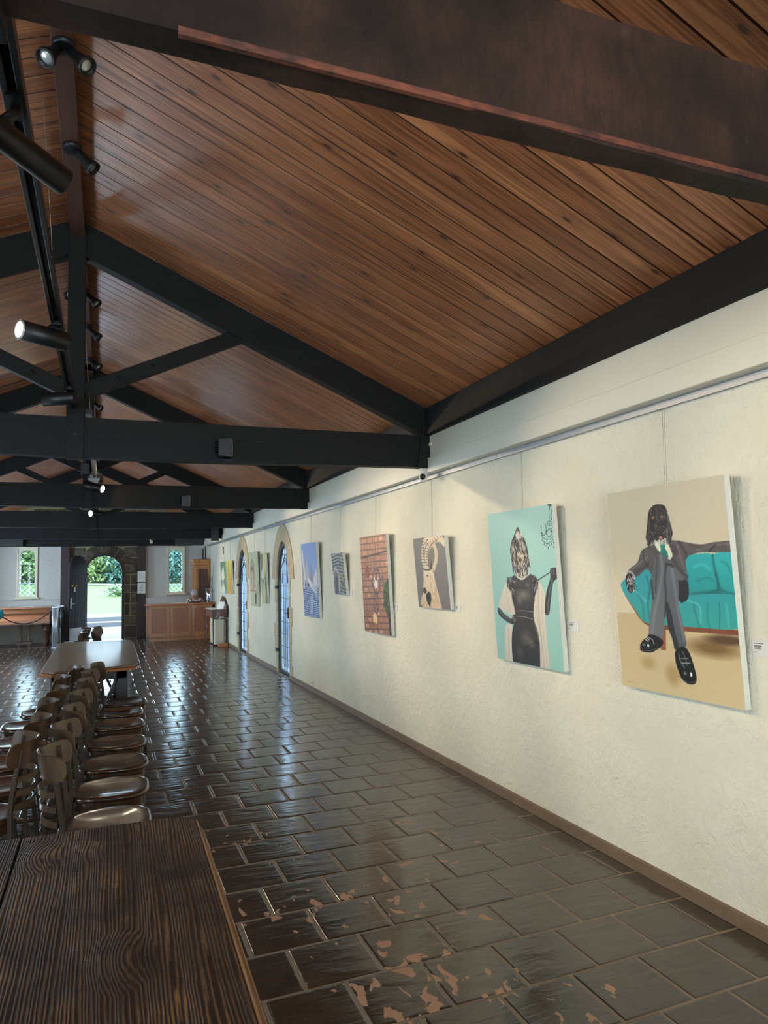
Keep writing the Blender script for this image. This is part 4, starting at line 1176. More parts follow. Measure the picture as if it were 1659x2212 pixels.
('E',0.266,0.367,0.084,0.022,(134,94,78),0.6),
('S',[(0.385,0.331),(0.39,0.391)],0.01,(74,60,54)),
('E',0.481,0.362,0.081,0.022,(160,110,88),0.6),
('S',[(0.596,0.327),(0.6,0.386)],0.01,(74,60,54)),
('E',0.688,0.357,0.077,0.021,(134,94,78),0.6),
('S',[(0.798,0.323),(0.801,0.381)],0.01,(74,60,54)),
('S',[(0.991,0.32),(0.995,0.376)],0.01,(74,60,54)),
('E',1.076,0.348,0.071,0.021,(188,140,112),0.6),
('S',[(-0.027,0.403),(1.001,0.389)],0.012,(70,56,50)),
('S',[(0.049,0.402),(0.053,0.463)],0.01,(74,60,54)),
('E',0.151,0.432,0.086,0.023,(134,94,78),0.6),
('S',[(0.273,0.397),(0.277,0.457)],0.01,(74,60,54)),
('E',0.371,0.427,0.082,0.022,(196,152,124),0.6),
('S',[(0.487,0.392),(0.491,0.451)],0.01,(74,60,54)),
('S',[(0.693,0.388),(0.697,0.445)],0.01,(74,60,54)),
('E',0.783,0.416,0.076,0.022,(160,110,88),0.6),
('S',[(0.891,0.383),(0.894,0.44)],0.01,(74,60,54)),
('E',0.978,0.411,0.072,0.021,(160,110,88),0.6),
('S',[(-0.031,0.468),(0.997,0.45)],0.012,(70,56,50)),
('S',[(0.158,0.463),(0.162,0.524)],0.01,(74,60,54)),
('S',[(0.377,0.457),(0.381,0.517)],0.01,(74,60,54)),
('E',0.473,0.486,0.08,0.022,(160,110,88),0.6),
('S',[(0.587,0.452),(0.591,0.51)],0.01,(74,60,54)),
('E',0.679,0.481,0.077,0.021,(134,94,78),0.6),
('S',[(0.789,0.447),(0.792,0.504)],0.01,(74,60,54)),
('S',[(0.983,0.442),(0.986,0.498)],0.01,(74,60,54)),
('E',1.067,0.47,0.071,0.02,(134,94,78),0.6),
('S',[(-0.035,0.532),(0.992,0.511)],0.012,(70,56,50)),
('S',[(0.04,0.53),(0.045,0.591)],0.01,(74,60,54)),
('E',0.143,0.559,0.085,0.022,(188,140,112),0.6),
('S',[(0.264,0.523),(0.268,0.583)],0.01,(74,60,54)),
('S',[(0.479,0.517),(0.483,0.576)],0.01,(74,60,54)),
('E',0.573,0.546,0.078,0.021,(160,110,88),0.6),
('S',[(0.685,0.512),(0.688,0.569)],0.01,(74,60,54)),
('E',0.775,0.539,0.075,0.021,(160,110,88),0.6),
('S',[(0.882,0.506),(0.886,0.562)],0.01,(74,60,54)),
('E',0.969,0.533,0.072,0.021,(188,140,112),0.6),
('S',[(-0.039,0.596),(0.988,0.572)],0.012,(70,56,50)),
('S',[(0.149,0.59),(0.154,0.65)],0.01,(74,60,54)),
('E',0.249,0.618,0.084,0.023,(188,140,112),0.6),
('S',[(0.368,0.583),(0.372,0.642)],0.01,(74,60,54)),
('S',[(0.578,0.577),(0.582,0.635)],0.01,(74,60,54)),
('S',[(0.78,0.57),(0.784,0.627)],0.01,(74,60,54)),
('S',[(0.974,0.564),(0.977,0.62)],0.01,(74,60,54)),
('S',[(-0.044,0.66),(0.983,0.633)],0.012,(70,56,50)),
('S',[(0.032,0.657),(0.036,0.718)],0.01,(74,60,54)),
('E',0.134,0.685,0.086,0.023,(134,94,78),0.6),
('S',[(0.255,0.65),(0.26,0.709)],0.01,(74,60,54)),
('E',0.353,0.677,0.082,0.022,(160,110,88),0.6),
('S',[(0.47,0.642),(0.474,0.701)],0.01,(74,60,54)),
('S',[(0.676,0.635),(0.68,0.693)],0.01,(74,60,54)),
('E',0.766,0.662,0.075,0.021,(188,140,112),0.6),
('S',[(0.873,0.629),(0.877,0.685)],0.01,(74,60,54)),
('E',0.96,0.655,0.073,0.02,(160,110,88),0.6),
('S',[(-0.048,0.724),(0.979,0.694)],0.012,(70,56,50)),
('S',[(0.14,0.717),(0.145,0.777)],0.01,(74,60,54)),
('S',[(0.36,0.709),(0.364,0.768)],0.01,(74,60,54)),
('E',0.456,0.735,0.08,0.022,(134,94,78),0.6),
('S',[(0.57,0.701),(0.573,0.759)],0.01,(74,60,54)),
('E',0.662,0.727,0.077,0.021,(160,110,88),0.6),
('S',[(0.771,0.694),(0.775,0.75)],0.01,(74,60,54)),
('E',0.86,0.719,0.074,0.021,(188,140,112),0.6),
('S',[(0.965,0.687),(0.968,0.742)],0.01,(74,60,54)),
('E',1.05,0.712,0.071,0.02,(196,152,124),0.6),
('S',[(-0.052,0.788),(0.974,0.755)],0.012,(70,56,50)),
('S',[(0.023,0.785),(0.028,0.846)],0.01,(74,60,54)),
('E',0.126,0.811,0.085,0.023,(134,94,78),0.6),
('S',[(0.247,0.776),(0.251,0.835)],0.01,(74,60,54)),
('S',[(0.461,0.767),(0.465,0.826)],0.01,(74,60,54)),
('E',0.555,0.793,0.079,0.022,(196,152,124),0.6),
('S',[(0.667,0.759),(0.671,0.816)],0.01,(74,60,54)),
('S',[(0.865,0.751),(0.868,0.807)],0.01,(74,60,54)),
('E',0.951,0.776,0.073,0.021,(160,110,88),0.6),
('S',[(-0.056,0.852),(0.97,0.816)],0.012,(70,56,50)),
('S',[(0.132,0.844),(0.136,0.904)],0.01,(74,60,54)),
('E',0.232,0.869,0.084,0.023,(188,140,112),0.6),
('S',[(0.351,0.834),(0.355,0.893)],0.01,(74,60,54)),
('E',0.447,0.86,0.08,0.021,(160,110,88),0.6),
('S',[(0.561,0.825),(0.565,0.883)],0.01,(74,60,54)),
('E',0.653,0.85,0.077,0.021,(160,110,88),0.6),
('S',[(0.762,0.817),(0.766,0.873)],0.01,(74,60,54)),
('S',[(0.956,0.808),(0.959,0.864)],0.01,(74,60,54)),
('E',1.041,0.832,0.071,0.021,(160,110,88),0.6),
('S',[(-0.061,0.916),(0.966,0.877)],0.012,(70,56,50)),
('S',[(0.015,0.912),(0.019,0.973)],0.01,(74,60,54)),
('E',0.117,0.937,0.086,0.023,(188,140,112),0.6),
('S',[(0.238,0.902),(0.243,0.961)],0.01,(74,60,54)),
('E',0.336,0.927,0.082,0.022,(134,94,78),0.6),
('S',[(0.453,0.892),(0.457,0.95)],0.01,(74,60,54)),
('S',[(0.658,0.883),(0.662,0.94)],0.01,(74,60,54)),
('E',0.748,0.907,0.076,0.021,(160,110,88),0.6),
('S',[(0.856,0.874),(0.859,0.929)],0.01,(74,60,54)),
('E',0.942,0.897,0.073,0.021,(160,110,88),0.6),
('S',[(-0.065,0.979),(0.961,0.938)],0.012,(70,56,50)),
('S',[(0.123,0.97),(0.128,1.03)],0.01,(74,60,54)),
('E',0.224,0.995,0.083,0.022,(196,152,124),0.6),
('S',[(0.342,0.96),(0.347,1.018)],0.01,(74,60,54)),
('E',0.438,0.984,0.081,0.021,(196,152,124),0.6),
('S',[(0.552,0.949),(0.556,1.007)],0.01,(74,60,54)),
('E',0.644,0.973,0.077,0.021,(196,152,124),0.6),
('S',[(0.754,0.94),(0.757,0.996)],0.01,(74,60,54)),
('S',[(0.947,0.93),(0.951,0.985)],0.01,(74,60,54)),
('E',1.032,0.953,0.071,0.02,(188,140,112),0.6),
('S',[(-0.069,1.043),(0.957,0.998)],0.012,(70,56,50)),
('S',[(0.006,1.039),(0.011,1.1)],0.01,(74,60,54)),
('E',0.109,1.063,0.085,0.023,(134,94,78),0.6),
('S',[(0.23,1.028),(0.234,1.087)],0.01,(74,60,54)),
('E',0.328,1.051,0.082,0.022,(160,110,88),0.6),
('S',[(0.444,1.017),(0.448,1.074)],0.01,(74,60,54)),
('S',[(0.65,1.006),(0.653,1.063)],0.01,(74,60,54)),
('E',0.74,1.029,0.075,0.021,(134,94,78),0.6),
('S',[(0.847,0.996),(0.85,1.051)],0.01,(74,60,54)),
('E',0.934,1.018,0.072,0.021,(188,140,112),0.6),
('S',[(0.029,0.23),(0.597,0.196),(1.017,0.175)],0.02,(50,44,44)),
('S',[(0.598,0.017),(0.508,1.012)],0.012,(60,50,48)),
('P',[(0.815,0.499),(1.041,0.433),(1.03,0.782),(0.897,0.809),(0.774,0.711)],(58,74,44),(46,60,36)),
('F',[(0.817,0.478),(1.034,0.433),(1.023,0.782),(0.791,0.742)],140,0.02,0.012,[(80,104,56),(36,50,30),(104,120,70),(30,34,26)],0.8),
('P',[(0.917,0.788),(1.025,0.762),(1.007,0.997),(0.928,0.993)],(46,34,36)),
('E',0.249,0.372,0.076,0.065,(134,66,52),0.3),
('S',[(0.253,0.308),(0.318,0.344),(0.314,0.41),(0.245,0.435),(0.178,0.412),(0.183,0.338),(0.253,0.308)],0.012,(80,50,44)),
('S',[(0.707,0.47),(0.699,0.505),(0.68,0.538),(0.652,0.566),(0.617,0.586),(0.577,0.598),(0.537,0.599),(0.498,0.59),(0.465,0.571),(0.439,0.544),(0.424,0.511),(0.421,0.475),(0.429,0.438),(0.449,0.404),(0.478,0.376),(0.514,0.356),(0.554,0.346),(0.595,0.346),(0.633,0.356),(0.665,0.375),(0.69,0.402),(0.704,0.434),(0.707,0.47)],0.03,(84,70,74)),
('S',[(0.61,0.686),(0.604,0.715),(0.591,0.742),(0.572,0.764),(0.548,0.781),(0.521,0.791),(0.494,0.792),(0.468,0.785),(0.446,0.77),(0.43,0.749),(0.42,0.722),(0.418,0.693),(0.424,0.664),(0.437,0.637),(0.457,0.614),(0.481,0.597),(0.508,0.588),(0.536,0.587),(0.561,0.595),(0.583,0.61),(0.599,0.631),(0.608,0.657),(0.61,0.686)],0.025,(84,70,70)),
('P',[(0.481,0.419),(0.578,0.472),(0.641,0.417),(0.606,0.525),(0.513,0.549),(0.449,0.485)],(206,196,190)),
('S',[(0.507,0.343),(0.653,0.524)],0.012,(54,44,48)),
('S',[(0.646,0.342),(0.455,0.507)],0.012,(54,44,48)),
('S',[(0.536,0.212),(0.507,0.343),(0.744,0.32),(0.771,0.214)],0.014,(92,70,66)),
('S',[(0.341,0.377),(0.427,0.332),(0.665,0.342)],0.016,(100,90,92)),
('S',[(0.448,0.616),(0.557,0.763)],0.01,(60,50,52)),
('S',[(0.587,0.622),(0.458,0.757)],0.01,(60,50,52)),
('P',[(0.36,0.816),(0.456,0.789),(0.52,0.84),(0.508,0.9),(0.355,0.893)],(214,178,132)),
('P',[(0.757,0.416),(0.833,0.404),(0.847,0.478),(0.763,0.49)],(92,88,90)),
],
'blue': [
('P',[(0.0,0.0),(1.0,0.0),(1.0,1.0),(0.0,1.0)],(104,134,186),(150,172,206)),
('P',[(-0.012,0.494),(0.361,0.535),(0.628,0.603),(1.037,0.597),(1.0,1.0),(0.0,1.0)],(44,62,96),(52,74,116)),
('P',[(0.011,0.553),(0.077,0.128),(0.143,0.082),(0.215,0.223),(0.256,0.359),(0.381,0.491),(0.28,0.608),(0.151,0.493)],(150,148,150)),
('P',[(0.254,0.374),(0.322,0.194),(0.359,0.187),(0.4,0.359),(0.466,0.491),(0.296,0.492)],(160,158,158)),
('P',[(0.494,0.491),(0.553,0.374),(0.604,0.227),(0.618,0.316),(0.701,0.404),(0.705,0.546),(0.564,0.576)],(132,130,134)),
('P',[(0.714,0.489),(0.912,0.347),(0.969,0.404),(0.965,0.571),(0.76,0.615)],(190,190,190)),
('P',[(0.271,0.463),(0.371,0.462),(0.905,0.613),(0.854,0.683),(0.49,0.605)],(186,182,178)),
('S',[(0.081,0.097),(0.103,0.283),(0.223,0.492)],0.05,(206,204,200)),
('S',[(0.381,0.491),(0.691,0.63),(0.88,0.682)],0.03,(220,216,210)),
('P',[(0.454,0.939),(0.515,0.717),(0.587,0.688),(0.632,0.742),(0.586,0.947)],(170,168,176)),
('P',[(0.033,0.612),(0.077,0.493),(0.151,0.374),(0.18,0.493),(0.15,0.61)],(180,180,184)),
('S',[(0.037,0.582),(0.491,0.604)],0.02,(150,166,196)),
('S',[(0.49,0.605),(1.061,0.57)],0.018,(156,170,198)),
('S',[(0.033,0.613),(0.487,0.629)],0.02,(150,166,196)),
('S',[(0.486,0.635),(1.056,0.599)],0.018,(156,170,198)),
('S',[(0.029,0.644),(0.483,0.657)],0.02,(150,166,196)),
('S',[(0.482,0.665),(1.051,0.627)],0.018,(156,170,198)),
('S',[(0.025,0.674),(0.478,0.691)],0.02,(150,166,196)),
('S',[(0.477,0.694),(1.045,0.656)],0.018,(156,170,198)),
('S',[(0.022,0.705),(0.473,0.723)],0.02,(150,166,196)),
('S',[(0.473,0.724),(1.04,0.684)],0.018,(156,170,198)),
('S',[(0.018,0.735),(0.469,0.75)],0.02,(150,166,196)),
('S',[(0.468,0.753),(1.035,0.713)],0.018,(156,170,198)),
('S',[(0.014,0.765),(0.464,0.781)],0.02,(150,166,196)),
('S',[(0.464,0.782),(1.03,0.741)],0.018,(156,170,198)),
('S',[(0.011,0.796),(0.46,0.809)],0.02,(150,166,196)),
('S',[(0.459,0.811),(1.024,0.769)],0.018,(156,170,198)),
('S',[(0.007,0.826),(0.456,0.832)],0.02,(150,166,196)),
('S',[(0.455,0.84),(1.019,0.797)],0.018,(156,170,198)),
('S',[(0.003,0.856),(0.451,0.864)],0.02,(150,166,196)),
('S',[(0.451,0.869),(1.014,0.825)],0.018,(156,170,198)),
('S',[(-0.0,0.885),(0.447,0.894)],0.02,(150,166,196)),
('S',[(0.446,0.898),(1.009,0.853)],0.018,(156,170,198)),
('S',[(-0.004,0.915),(0.442,0.926)],0.02,(150,166,196)),
('S',[(0.442,0.927),(1.004,0.88)],0.018,(156,170,198)),
('S',[(-0.008,0.945),(0.438,0.952)],0.02,(150,166,196)),
('S',[(0.438,0.956),(0.998,0.908)],0.018,(156,170,198)),
('S',[(-0.011,0.974),(0.433,0.984)],0.02,(150,166,196)),
('S',[(0.433,0.984),(0.993,0.936)],0.018,(156,170,198)),
('S',[(-0.015,1.003),(0.43,1.006)],0.02,(150,166,196)),
('S',[(0.429,1.012),(0.988,0.963)],0.018,(156,170,198)),
('S',[(-0.018,1.033),(0.426,1.035)],0.02,(150,166,196)),
('S',[(0.425,1.041),(0.983,0.99)],0.018,(156,170,198)),
('S',[(0.48,0.942),(0.489,0.971)],0.02,(160,174,200)),
('S',[(0.356,0.767),(0.366,0.798)],0.02,(160,174,200)),
('S',[(0.238,0.914),(0.248,0.944)],0.02,(160,174,200)),
('S',[(0.821,0.726),(0.829,0.756)],0.02,(160,174,200)),
('S',[(0.427,0.794),(0.436,0.825)],0.02,(160,174,200)),
('S',[(0.878,0.703),(0.885,0.733)],0.02,(160,174,200)),
('S',[(0.669,0.675),(0.678,0.705)],0.02,(160,174,200)),
('S',[(0.423,0.84),(0.432,0.87)],0.02,(160,174,200)),
('S',[(0.794,0.701),(0.802,0.731)],0.02,(160,174,200)),
('S',[(0.838,0.918),(0.846,0.946)],0.02,(160,174,200)),
('S',[(0.709,0.775),(0.717,0.805)],0.02,(160,174,200)),
('S',[(0.509,0.758),(0.518,0.788)],0.02,(160,174,200)),
('S',[(0.409,0.907),(0.418,0.937)],0.02,(160,174,200)),
('S',[(0.268,0.669),(0.278,0.7)],0.02,(160,174,200)),
('S',[(0.649,0.7),(0.657,0.73)],0.02,(160,174,200)),
('S',[(0.415,0.896),(0.425,0.926)],0.02,(160,174,200)),
('S',[(0.432,0.691),(0.441,0.722)],0.02,(160,174,200)),
('S',[(0.071,0.976),(0.081,1.006)],0.02,(160,174,200)),
('S',[(0.196,0.843),(0.206,0.873)],0.02,(160,174,200)),
('S',[(0.823,0.808),(0.831,0.837)],0.02,(160,174,200)),
('S',[(0.77,0.936),(0.778,0.965)],0.02,(160,174,200)),
('S',[(0.497,0.635),(0.506,0.666)],0.02,(160,174,200)),
('S',[(0.738,0.644),(0.746,0.674)],0.02,(160,174,200)),
('S',[(0.602,0.701),(0.611,0.731)],0.02,(160,174,200)),
('S',[(0.815,0.616),(0.823,0.646)],0.02,(160,174,200)),
('S',[(0.1,0.948),(0.111,0.978)],0.02,(160,174,200)),
],
'small': [
('P',[(0.0,0.0),(1.0,0.0),(1.0,1.0),(0.0,1.0)],(58,68,74),(66,76,82)),
('S',[(-0.005,0.07),(0.586,0.011)],0.03,(150,158,156)),
('S',[(0.586,0.011),(1.281,0.093)],0.03,(140,150,150)),
('S',[(-0.031,0.147),(0.561,0.086)],0.03,(150,158,156)),
('S',[(0.561,0.086),(1.258,0.166)],0.03,(140,150,150)),
('S',[(-0.058,0.224),(0.536,0.162)],0.03,(150,158,156)),
('S',[(0.536,0.162),(1.236,0.239)],0.03,(140,150,150)),
('S',[(-0.085,0.302),(0.511,0.237)],0.03,(150,158,156)),
('S',[(0.511,0.237),(1.213,0.313)],0.03,(140,150,150)),
('S',[(-0.112,0.38),(0.486,0.313)],0.03,(150,158,156)),
('S',[(0.486,0.313),(1.19,0.387)],0.03,(140,150,150)),
('S',[(-0.139,0.458),(0.461,0.39)],0.03,(150,158,156)),
('S',[(0.461,0.39),(1.167,0.461)],0.03,(140,150,150)),
('S',[(-0.166,0.537),(0.436,0.466)],0.03,(150,158,156)),
('S',[(0.436,0.466),(1.144,0.536)],0.03,(140,150,150)),
('S',[(-0.193,0.616),(0.411,0.543)],0.03,(150,158,156)),
('S',[(0.411,0.543),(1.121,0.611)],0.03,(140,150,150)),
('S',[(-0.22,0.695),(0.385,0.62)],0.03,(150,158,156)),
('S',[(0.385,0.62),(1.097,0.686)],0.03,(140,150,150)),
('S',[(-0.248,0.775),(0.36,0.698)],0.03,(150,158,156)),
('S',[(0.36,0.698),(1.074,0.761)],0.03,(140,150,150)),
('S',[(-0.275,0.855),(0.334,0.776)],0.03,(150,158,156)),
('S',[(0.334,0.776),(1.05,0.837)],0.03,(140,150,150)),
('S',[(-0.303,0.935),(0.308,0.854)],0.03,(150,158,156)),
('S',[(0.308,0.854),(1.027,0.913)],0.03,(140,150,150)),
('S',[(-0.331,1.016),(0.282,0.932)],0.03,(150,158,156)),
('S',[(0.282,0.932),(1.003,0.99)],0.03,(140,150,150)),
('S',[(-0.359,1.097),(0.256,1.011)],0.03,(150,158,156)),
('S',[(0.256,1.011),(0.979,1.067)],0.03,(140,150,150)),
('S',[(1.028,0.316),(1.036,0.377)],0.03,(146,156,156)),
('S',[(0.791,0.11),(0.799,0.171)],0.03,(146,156,156)),
('S',[(1.013,0.457),(1.021,0.518)],0.03,(146,156,156)),
('S',[(0.445,0.936),(0.453,0.998)],0.03,(146,156,156)),
('S',[(0.613,0.733),(0.621,0.794)],0.03,(146,156,156)),
('S',[(0.972,0.408),(0.98,0.469)],0.03,(146,156,156)),
('S',[(0.391,0.879),(0.399,0.941)],0.03,(146,156,156)),
('S',[(0.951,0.377),(0.959,0.438)],0.03,(146,156,156)),
('S',[(1.045,0.424),(1.053,0.484)],0.03,(146,156,156)),
('S',[(0.882,0.447),(0.89,0.508)],0.03,(146,156,156)),
('S',[(0.692,0.901),(0.7,0.963)],0.03,(146,156,156)),
('S',[(0.7,0.891),(0.708,0.953)],0.03,(146,156,156)),
('S',[(0.85,0.151),(0.858,0.212)],0.03,(146,156,156)),
('S',[(0.82,0.38),(0.828,0.441)],0.03,(146,156,156)),
('S',[(0.503,0.684),(0.511,0.746)],0.03,(146,156,156)),
('S',[(0.548,0.826),(0.556,0.888)],0.03,(146,156,156)),
('P',[(-0.162,1.015),(0.057,0.487),(0.253,0.36),(0.474,0.492),(0.382,1.005)],(110,104,112)),
('P',[(0.036,1.008),(0.175,0.593),(0.315,0.516),(0.403,0.595),(0.306,1.006)],(74,72,84)),
('S',[(-0.07,0.802),(0.057,0.487),(0.257,0.35),(0.511,0.493),(0.416,0.958)],0.05,(172,168,170)),
('F',[(0.613,0.494),(0.887,0.498),(0.791,0.802),(0.56,0.802)],40,0.05,0.03,[(120,130,50),(160,160,60),(60,70,50)],1.2),
],
'tallpale': [
('P',[(-0.153,-0.052),(1.361,-0.007),(1.116,1.008),(-0.366,1.044)],(170,178,146),(186,184,152)),
('P',[(0.246,0.24),(0.398,0.15),(0.529,0.153),(0.638,0.246),(0.675,0.366),(0.693,0.661),(0.145,0.724),(0.157,0.453)],(160,140,128),(186,150,134)),
('S',[(0.436,0.128),(0.246,0.24),(0.198,0.362),(0.244,0.514)],0.03,(66,60,52)),
('S',[(0.529,0.153),(0.652,0.276),(0.676,0.456),(0.699,0.632)],0.03,(70,62,54)),
('P',[(0.632,0.748),(0.832,0.775),(0.751,0.947),(0.625,0.963)],(56,52,46)),
('P',[(0.24,0.271),(0.545,0.275),(0.569,0.365),(0.243,0.362)],(120,96,84)),
('S',[(-0.01,0.725),(0.494,0.706),(0.94,0.745)],0.03,(170,90,80)),
('S',[(0.385,0.364),(0.407,0.514),(0.321,0.663)],0.05,(206,186,170)),
],
'tallgrey': [
('P',[(-0.262,-0.042),(1.79,0.004),(1.327,1.012),(-0.602,1.043)],(104,112,108),(120,124,116)),
('P',[(0.553,-0.003),(1.0,0.0),(1.054,0.275),(0.687,0.532),(0.753,0.999),(0.245,0.999),(0.551,0.628),(0.313,0.367)],(206,190,122),(196,176,100)),
('P',[(0.106,0.366),(0.521,0.269),(0.651,0.37),(0.58,0.468),(0.253,0.532),(0.037,0.465)],(206,206,196)),
('P',[(0.117,0.531),(0.491,0.612),(0.407,0.997),(0.002,0.995)],(190,180,130)),
('S',[(0.651,0.37),(0.766,0.58),(0.819,0.991)],0.05,(56,60,56)),
],
'green': [
('P',[(-0.252,-0.07),(1.899,-0.039),(1.204,1.046),(-0.52,1.07)],(96,138,116),(120,150,126)),
('P',[(0.4,0.222),(0.598,0.146),(0.691,0.311),(0.723,0.502),(0.534,0.579),(0.39,0.605),(0.534,0.75),(0.743,0.84),(0.7,0.991),(0.003,0.991),(0.018,0.846),(0.209,0.728),(0.294,0.605),(0.118,0.554),(0.074,0.448),(0.203,0.309)],(216,220,190)),
('S',[(0.323,0.58),(0.284,0.728)],0.06,(216,220,190)),
],
'yellow': [
('P',[(-0.313,-0.052),(1.593,-0.021),(1.229,1.034),(-0.63,1.062)],(222,206,96),(206,146,50)),
('S',[(0.498,0.115),(0.57,0.217),(0.4,0.316),(0.507,0.417),(0.392,0.453)],0.05,(140,118,40)),
('F',[(0.075,0.465),(1.015,0.467),(0.937,0.945),(0.099,0.955)],50,0.2,0.03,[(226,176,70),(190,130,46),(236,206,110)],1.5),
('S',[(0.772,0.017),(0.811,0.319),(0.848,0.467)],0.05,(236,226,130)),
],
}

# ------------------------------------------------------------------ paintings (flat pictures on stretched canvas)
def raster(ops, W, H, seed=1, SOFT=False):
    img = np.full((H, W, 3), .7, dtype=np.float32); r = np.random.RandomState(seed)
    yy, xx = np.mgrid[0:H, 0:W]; U = (xx + .5) / W; V = (yy + .5) / H; asp = H / W
    def inpoly(pts):
        P = np.array(pts); x0, y0 = P.min(0); x1, y1 = P.max(0)
        cov = np.zeros((H, W), dtype=np.float32)
        ix0 = max(int(x0 * W) - 1, 0); ix1 = min(int(x1 * W) + 2, W); iy0 = max(int(y0 * H) - 1, 0); iy1 = min(int(y1 * H) + 2, H)
        if ix1 <= ix0 or iy1 <= iy0: return None
        acc = np.zeros((iy1 - iy0, ix1 - ix0), dtype=np.float32)
        for ox, oy in ((.25, .25), (.75, .25), (.25, .75), (.75, .75)):
            px = (np.arange(ix0, ix1) + ox)[None, :] / W; py = (np.arange(iy0, iy1) + oy)[:, None] / H
            ins = np.zeros(acc.shape, dtype=bool); n = len(P); j = n - 1
            for i in range(n):
                xi, yi = P[i]; xj, yj = P[j]
                if yi != yj:
                    c = ((yi > py) != (yj > py)) & (px < (xj - xi) * (py - yi) / (yj - yi) + xi); ins ^= c
                j = i
            acc += ins * .25
        cov[iy0:iy1, ix0:ix1] = acc
        return cov, (y0, y1)
    def seg(a, b, w, col):
        (ax, ay), (bx, by) = a, b
        m_ = w * 2 + .004; ix0 = max(int((min(ax, bx) - m_) * W), 0); ix1 = min(int((max(ax, bx) + m_) * W) + 2, W)
        iy0 = max(int((min(ay, by) - m_ / asp) * H), 0); iy1 = min(int((max(ay, by) + m_ / asp) * H) + 2, H)
        if ix1 <= ix0 or iy1 <= iy0: return
        u = U[iy0:iy1, ix0:ix1]; v = V[iy0:iy1, ix0:ix1] * asp
        dx, dy = bx - ax, (by - ay) * asp; L = dx * dx + dy * dy + 1e-12
        t = np.clip(((u - ax) * dx + (v - ay * asp) * dy) / L, 0, 1)
        d = np.hypot(u - ax - t * dx, v - ay * asp - t * dy)
        a_ = (np.exp(-(d / (w * .75)) ** 2) * .42 if (SOFT and w >= .0085 and w < .03) else np.clip((w / 2 - d) * W + .5, 0, 1))[..., None]
        s = img[iy0:iy1, ix0:ix1]; s[:] = s * (1 - a_) + np.array(col) / 255. * a_
    def chaikin(p, closed, it):
        for _ in range(it):
            q = []; n = len(p); rng_ = range(n) if closed else range(n - 1)
            if not closed: q.append(p[0])
            for i in rng_:
                a, b = p[i], p[(i + 1) % n]
                q += [(a[0] * .8 + b[0] * .2, a[1] * .8 + b[1] * .2), (a[0] * .2 + b[0] * .8, a[1] * .2 + b[1] * .8)]
            if not closed: q.append(p[-1])
            p = q
        return p
    for op in ops:
        k = op[0]
        if SOFT and k == 'P' and len(op[1]) > 5:
            pp = [(1.08 if u > .955 else u, 1.08 if v_ > .965 else v_) for u, v_ in op[1]]
            op = (k, pp) + tuple(op[2:])
            op = (k, chaikin(op[1], True, 2)) + tuple(op[2:])
        if SOFT and k == 'S' and len(op[1]) > 2: op = (k, chaikin(op[1], False, 2)) + tuple(op[2:])
        if k == 'P':
            q = inpoly(op[1])
            if q is None: continue
            cov, (y0, y1) = q; c = np.array(op[2]) / 255.
            if len(op) > 3:
                t = np.clip((V - y0) / max(y1 - y0, 1e-4), 0, 1)[..., None]; c = c * (1 - t) + np.array(op[3]) / 255. * t
            cov = cov[..., None]; img[:] = img * (1 - cov) + c * cov
        elif k == 'S':
            if SOFT and .0085 <= op[2] < .03:
                D = np.full((H, W), 9., dtype=np.float32)
                for (ax, ay), (bx, by) in zip(op[1][:-1], op[1][1:]):
                    dx, dy = bx - ax, (by - ay) * asp; L = dx * dx + dy * dy + 1e-12
                    t = np.clip(((U - ax) * dx + (V * asp - ay * asp) * dy) / L, 0, 1)
                    D = np.minimum(D, np.hypot(U - ax - t * dx, V * asp - ay * asp - t * dy))
                a_ = (np.exp(-(D / (op[2] * .8)) ** 2) * .6)[..., None]; img[:] = img * (1 - a_) + np.array(op[3]) / 255. * a_
            else:
                for a, b in zip(op[1][:-1], op[1][1:]): seg(a, b, op[2], op[3])
        elif k == 'E':
            _, cx, cy, rx, ry, col, s = op; d = np.hypot((U - cx) / max(rx, .002), (V - cy) / max(ry, .002))
            a_ = np.clip((1 - d) / max(s, .05), 0, 1)[..., None]; img[:] = img * (1 - a_) + np.array(col) / 255. * a_
        elif k == 'F':
            _, pts, n, ln, wd, cols, ang = op; P = np.array(pts); lo = P.min(0); hi = P.max(0); q = inpoly(pts)
            if q is None: continue
            cov = q[0]; c_ = 0
            for _k in range(n * 4):
                if c_ >= n: break
                p = lo + r.rand(2) * (hi - lo); iy = min(max(int(p[1] * H), 0), H - 1); ix = min(max(int(p[0] * W), 0), W - 1)
                if cov[iy, ix] < .5: continue
                c_ += 1; a = ang + r.normal() * .35; l = ln * (.6 + r.rand() * .8)
                seg(tuple(p), (p[0] + math.cos(a) * l, p[1] + math.sin(a) * l / asp), wd * (.7 + r.rand() * .6), cols[r.randint(len(cols))])
    img += r.normal(size=(H, W, 1)) * .008
    return np.clip(img, 0, 1)

def art_mat():
    n = N('painted_picture'); a = n.nd('ShaderNodeVertexColor', layer_name='paint'); n.l.new(a.outputs[0], n.b.inputs['Base Color'])
    n.P(Roughness=.55); n.b.inputs['Specular IOR Level'].default_value = .3
    n.bump(n.noise(n.coord(), 260, 2), .12, .002); return n.m
M['art'] = art_mat()

